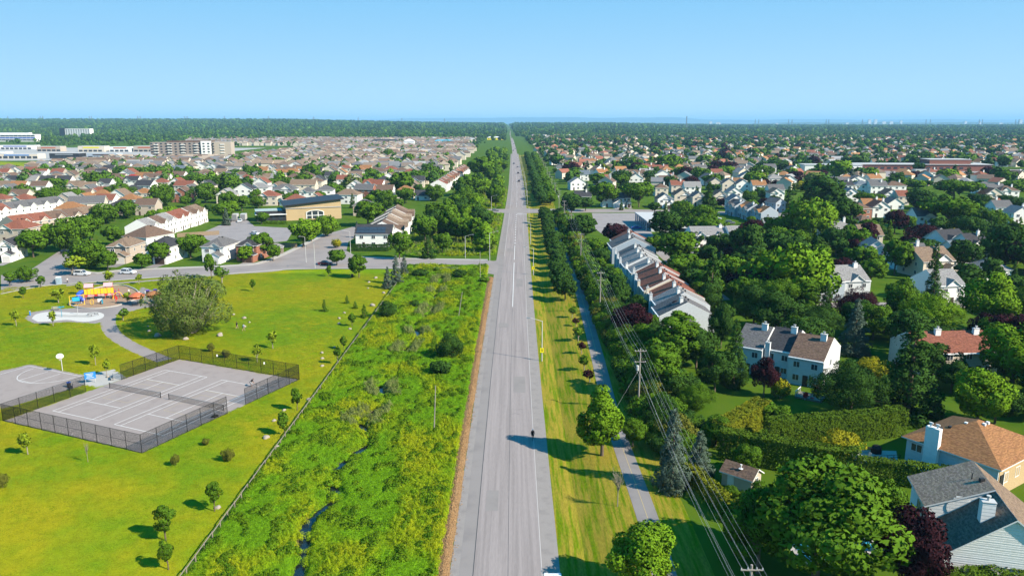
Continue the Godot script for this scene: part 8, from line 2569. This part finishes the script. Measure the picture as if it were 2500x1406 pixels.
	while d < 2150.0:
		var x := -0.74 * d
		var rowcol: int = [0, 1, 0, 2, 4, 1, 3, 0][row % 8]
		while x < -62.0 - maxf(0.0, (d - 900.0) * 0.01):
			var xx := x + rng.randf_range(-1.0, 1.0)
			var d2 := d + rng.randf_range(-2.5, 2.5)
			x += rng.randf_range(11.4, 14.0)
			if d2 < 470.0 and (xx > -75.0 or xx < -300.0):
				continue
			var retail := (xx < -350.0 and d2 > 955.0 and d2 < 1520.0 and xx < -360.0) or (xx < -500.0 and d2 > 750.0 and d2 < 1000.0) or (d2 > 1500.0 and xx < -0.42 * d2) or (xx < -440.0 and d2 > 1400.0 and d2 < 1600.0) or (xx > -100.0 and d2 > 1480.0)
			if retail or rng.randf() < 0.06 or not free.call(xx, d2 + 4.5, 5.0):
				continue
			var rc := rowcol if rng.randf() < 0.6 else rng.randi() % 7
			if rc == 7:
				rc = 0
			var kd := rng.randi() % 3
			if singles < 175:
				singles += 1
				var wc: int = [0, 1, 1, 3, 0][rng.randi() % 5]
				var lb := "%s house with %s roof in the dense rows before the apartment block" % [WALLWORD[wc], ROOFWORD[rc]]
				house(xx, d2, 10.5, 9.0, 2, ["h", "x", "z"][kd], rc, wc, rng.randf_range(-4, 4), "f" if rng.randf() < 0.4 else "", lb, lb, 2)
			else:
				hp[kd][1].append(Transform3D(Basis(Vector3.UP, rng.randf_range(-0.1, 0.1)).scaled(Vector3(1.1, 1.12, 1.1)), at(xx, d2, ground_y(xx, d2))))
				hp[kd][2].append(ROOFS[[0, 2, 9, 4, 10, 6, 0][rc]] * rng.randf_range(0.9, 1.3))
		d += rng.randf_range(24.0, 34.0)
		row += 1
	# right: scattered homes under trees
	var rs := 0
	for k in 4200:
		var d3 := 560.0 + 36.0 * floorf(2100.0 * pow(rng.randf(), 0.85) / 36.0) + rng.randf_range(-3.0, 3.0)
		var x3 := rng.randf_range(44.0, 0.75 * d3)
		if (x3 > 290.0 and x3 < 650.0 and d3 > 680.0 and d3 < 820.0) or not free.call(x3, d3 + 4.5, 6.0):
			continue
		taken.append(Vector3(x3, d3 + 4.5, 8.0))
		if d3 > 1300.0 and rng.randf() < 0.5:
			continue
		var rc: int = [0, 4, 5, 2, 1, 6][rng.randi() % 6]
		var kd := rng.randi() % 3
		if rs < 90 and d3 < 1100.0:
			rs += 1
			var wc: int = [0, 1, 0][rng.randi() % 3]
			var lb := "%s house with %s roof and chimney peeking out of the tree canopy" % [WALLWORD[wc], ROOFWORD[rc]]
			house(x3, d3, 11.0, 9.0, 2, ["h", "x", "z"][kd], rc, wc, rng.randf_range(-30, 30), "c", lb, lb, 2)
		else:
			hp[kd][1].append(Transform3D(Basis(Vector3.UP, rng.randf_range(-0.8, 0.8)), at(x3, d3, ground_y(x3, d3))))
			hp[kd][2].append(ROOFS[rc] * rng.randf_range(0.9, 1.25))
	for k in 3:
		var o: Array = hp[k]
		var mm := MultiMesh.new()
		mm.transform_format = MultiMesh.TRANSFORM_3D
		mm.use_colors = true
		mm.mesh = o[0]
		mm.instance_count = o[1].size()
		for z in o[1].size():
			mm.set_instance_transform(z, o[1][z])
			mm.set_instance_color(z, o[2][z])
		var mi := MultiMeshInstance3D.new()
		mi.name = numbered("far_houses")
		mi.multimesh = mm
		add_child(mi)
		mi.set_meta("kind", "stuff")
		tag(mi, ["mass of far hip roofed houses with brown and grey roofs", "mass of far side gabled houses with brown and grey roofs", "mass of far front gabled houses with brown and grey roofs"][k], "houses")
	# trees of the right canopy and between left houses
	var far_t := []
	var far_c := PackedColorArray()
	var cone_t := []
	var cone_c := PackedColorArray()
	var greens := [Color(0.06, 0.135, 0.02), Color(0.08, 0.18, 0.02), Color(0.055, 0.12, 0.028), Color(0.115, 0.22, 0.02), Color(0.075, 0.15, 0.03)]
	var ind := 0
	for k in 5600:
		var d4 := 540.0 + 2500.0 * pow(rng.randf(), 0.75)
		var x4 := rng.randf_range(40.0, 0.78 * d4)
		if (x4 > 300.0 and x4 < 640.0 and d4 > 660.0 and d4 < 800.0):
			continue
		if d4 < 1500.0 and rng.randf() < 0.97 and not free.call(x4, d4, 1.5):
			continue
		var h := rng.randf_range(6.0, 14.0) * (0.8 + 0.5 * rng.randf() * rng.randf())
		var r := h * rng.randf_range(0.42, 0.66)
		if ind < 60 and d4 < 760.0:
			ind += 1
			var tn: String = ["leaf", "dark", "dark", "bright", "plum", "sage"][rng.randi() % 6]
			tree(x4, d4, h, r, "rnd", tn, "in the broad canopy over the far right streets", tn + " canopy trees")
			taken.append(Vector3(x4, d4, 5.0))
			continue
		var c: Color = greens[rng.randi() % 5] * rng.randf_range(0.8, 1.2)
		if rng.randf() < 0.06:
			c = Color(0.035, 0.014, 0.02)
		elif rng.randf() < 0.05:
			c = Color(0.16, 0.2, 0.02)
		if rng.randf() < 0.14:
			cone_t.append(Transform3D(Basis(Vector3.UP, rng.randf() * TAU).scaled(Vector3(r / 0.4, h * 1.1, r / 0.4) ), at(x4, d4, ground_y(x4, d4))))
			cone_c.append(Color(0.04, 0.085, 0.035) * rng.randf_range(0.8, 1.2))
		else:
			far_t.append(Transform3D(Basis(Vector3.UP, rng.randf() * TAU).scaled(Vector3(r / 0.4, h, r / 0.4)), at(x4, d4, ground_y(x4, d4))))
			far_c.append(c)
	for k in 4200:
		var d5 := 560.0 + 1500.0 * rng.randf()
		var x5 := rng.randf_range(-0.75 * d5, -60.0)
		if (x5 < -345.0 and d5 > 940.0 and d5 < 1540.0) or (x5 < -480.0 and d5 > 740.0 and d5 < 1010.0) or not free.call(x5, d5, 1.0) or mn.get_noise_2d(x5 * 0.7, d5 * 0.7) < 0.12:
			continue
		var h := rng.randf_range(5.0, 12.0)
		far_t.append(Transform3D(Basis(Vector3.UP, rng.randf() * TAU).scaled(Vector3(h * 0.95, h, h * 0.95)), at(x5, d5)))
		far_c.append(greens[rng.randi() % 5] * rng.randf_range(0.9, 1.3))
	# the far woods: one mass on both sides
	for k in 17000:
		var d6 := 1900.0 * pow(8200.0 / 1900.0, pow(rng.randf(), 0.85))
		var x6 := rng.randf_range(-0.78, 0.78) * d6
		var edge := 2080.0 if x6 < 0.0 else 2500.0
		if x6 < -0.3 * d6:
			edge = 1560.0 + 340.0
		if d6 < edge or absf(x6 - road_x(d6)) < 16.0 + d6 * 0.001:
			continue
		if (absf(x6 + 1255.0) < 70.0 and d6 < 1990.0) or (absf(x6 + 1374.0) < 60.0 and d6 < 2480.0 and d6 > 2300.0):
			continue
		var g := 1.0 + maxf(0.0, d6 - 2500.0) / 3200.0
		var h := rng.randf_range(9.0, 18.0) * minf(g, 1.5)
		var r := rng.randf_range(4.5, 7.5) * g
		far_t.append(Transform3D(Basis(Vector3.UP, rng.randf() * TAU).scaled(Vector3(r / 0.4, h, r / 0.4)), at(x6, d6, ground_y(x6, d6) - 1.0)))
		far_c.append(greens[rng.randi() % 5] * rng.randf_range(0.75, 1.2) * (1.0 + 0.5 * mn.get_noise_2d(x6 * 0.25, d6 * 0.12)))
	mat("canopy", Color(1, 1, 1), 0.75, true)
	M.canopy.backlight_enabled = true
	M.canopy.metallic_specular = 0.12
	M.canopy.backlight = Color(0.24, 0.28, 0.14)
	var half := [[], [], []]
	var hc := [PackedColorArray(), PackedColorArray(), PackedColorArray()]
	for k in far_t.size():
		half[k % 3].append(far_t[k])
		hc[k % 3].append(far_c[k])
	for k in 3:
		stuff("far_canopy", crown("rnd", 3, k)[0], M.canopy, half[k], hc[k], ["mass of far broadleaf trees reaching to the horizon", "mass of far mixed broadleaf crowns over streets and woods", "mass of far rounded woodland crowns"][k], "trees")
	stuff("far_conifers", crown("spr", 3, 0)[0], M.canopy, cone_t, cone_c, "scattered far conifers among the broadleaf canopy", "trees")

func _ready() -> void:
	var cam := Camera3D.new()
	cam.name = "camera"
	cam.fov = 41.42
	cam.near = 0.5
	cam.far = 60000.0
	cam.position = Vector3(0, 48, 0)
	cam.rotation_degrees = Vector3(-12.28, 0, 0)
	add_child(cam)
	var env := Environment.new()
	env.background_mode = Environment.BG_SKY
	var sm := ProceduralSkyMaterial.new()
	sm.sky_top_color = lin(0.004, 0.2, 0.43)
	sm.sky_horizon_color = lin(0.27, 0.4, 0.485)
	sm.sky_curve = 0.12
	sm.ground_bottom_color = lin(0.1, 0.13, 0.08)
	sm.ground_horizon_color = lin(0.28, 0.42, 0.52)
	sm.sun_angle_max = 12.0
	var sky := Sky.new()
	sky.sky_material = sm
	env.sky = sky
	env.tonemap_mode = Environment.TONE_MAPPER_LINEAR
	env.tonemap_exposure = 2.15
	env.fog_enabled = true
	env.fog_density = 0.000062
	env.fog_light_color = lin(0.34, 0.66, 0.95)
	env.sdfgi_enabled = true
	env.ssao_enabled = true
	env.ssil_enabled = true
	var we := WorldEnvironment.new()
	we.name = "environment"
	we.environment = env
	add_child(we)
	var sun := DirectionalLight3D.new()
	sun.name = "sun"
	sun.light_energy = 1.6
	sun.light_color = Color(1.0, 0.955, 0.88)
	sun.light_angular_distance = 0.5
	sun.shadow_enabled = true
	add_child(sun)
	# shadows fall to the left and slightly away
	var el := deg_to_rad(36.0)
	sun.look_at_from_position(Vector3.ZERO, Vector3(-0.885 * cos(el), -sin(el), -0.466 * cos(el)))
	mn.seed = 6
	mn.frequency = 0.02
	mn.fractal_octaves = 3
	surfaces()
	setting()
	meadow_plants()
	special_buildings()
	near_homes()
	suburbs()
	streets()
	park()
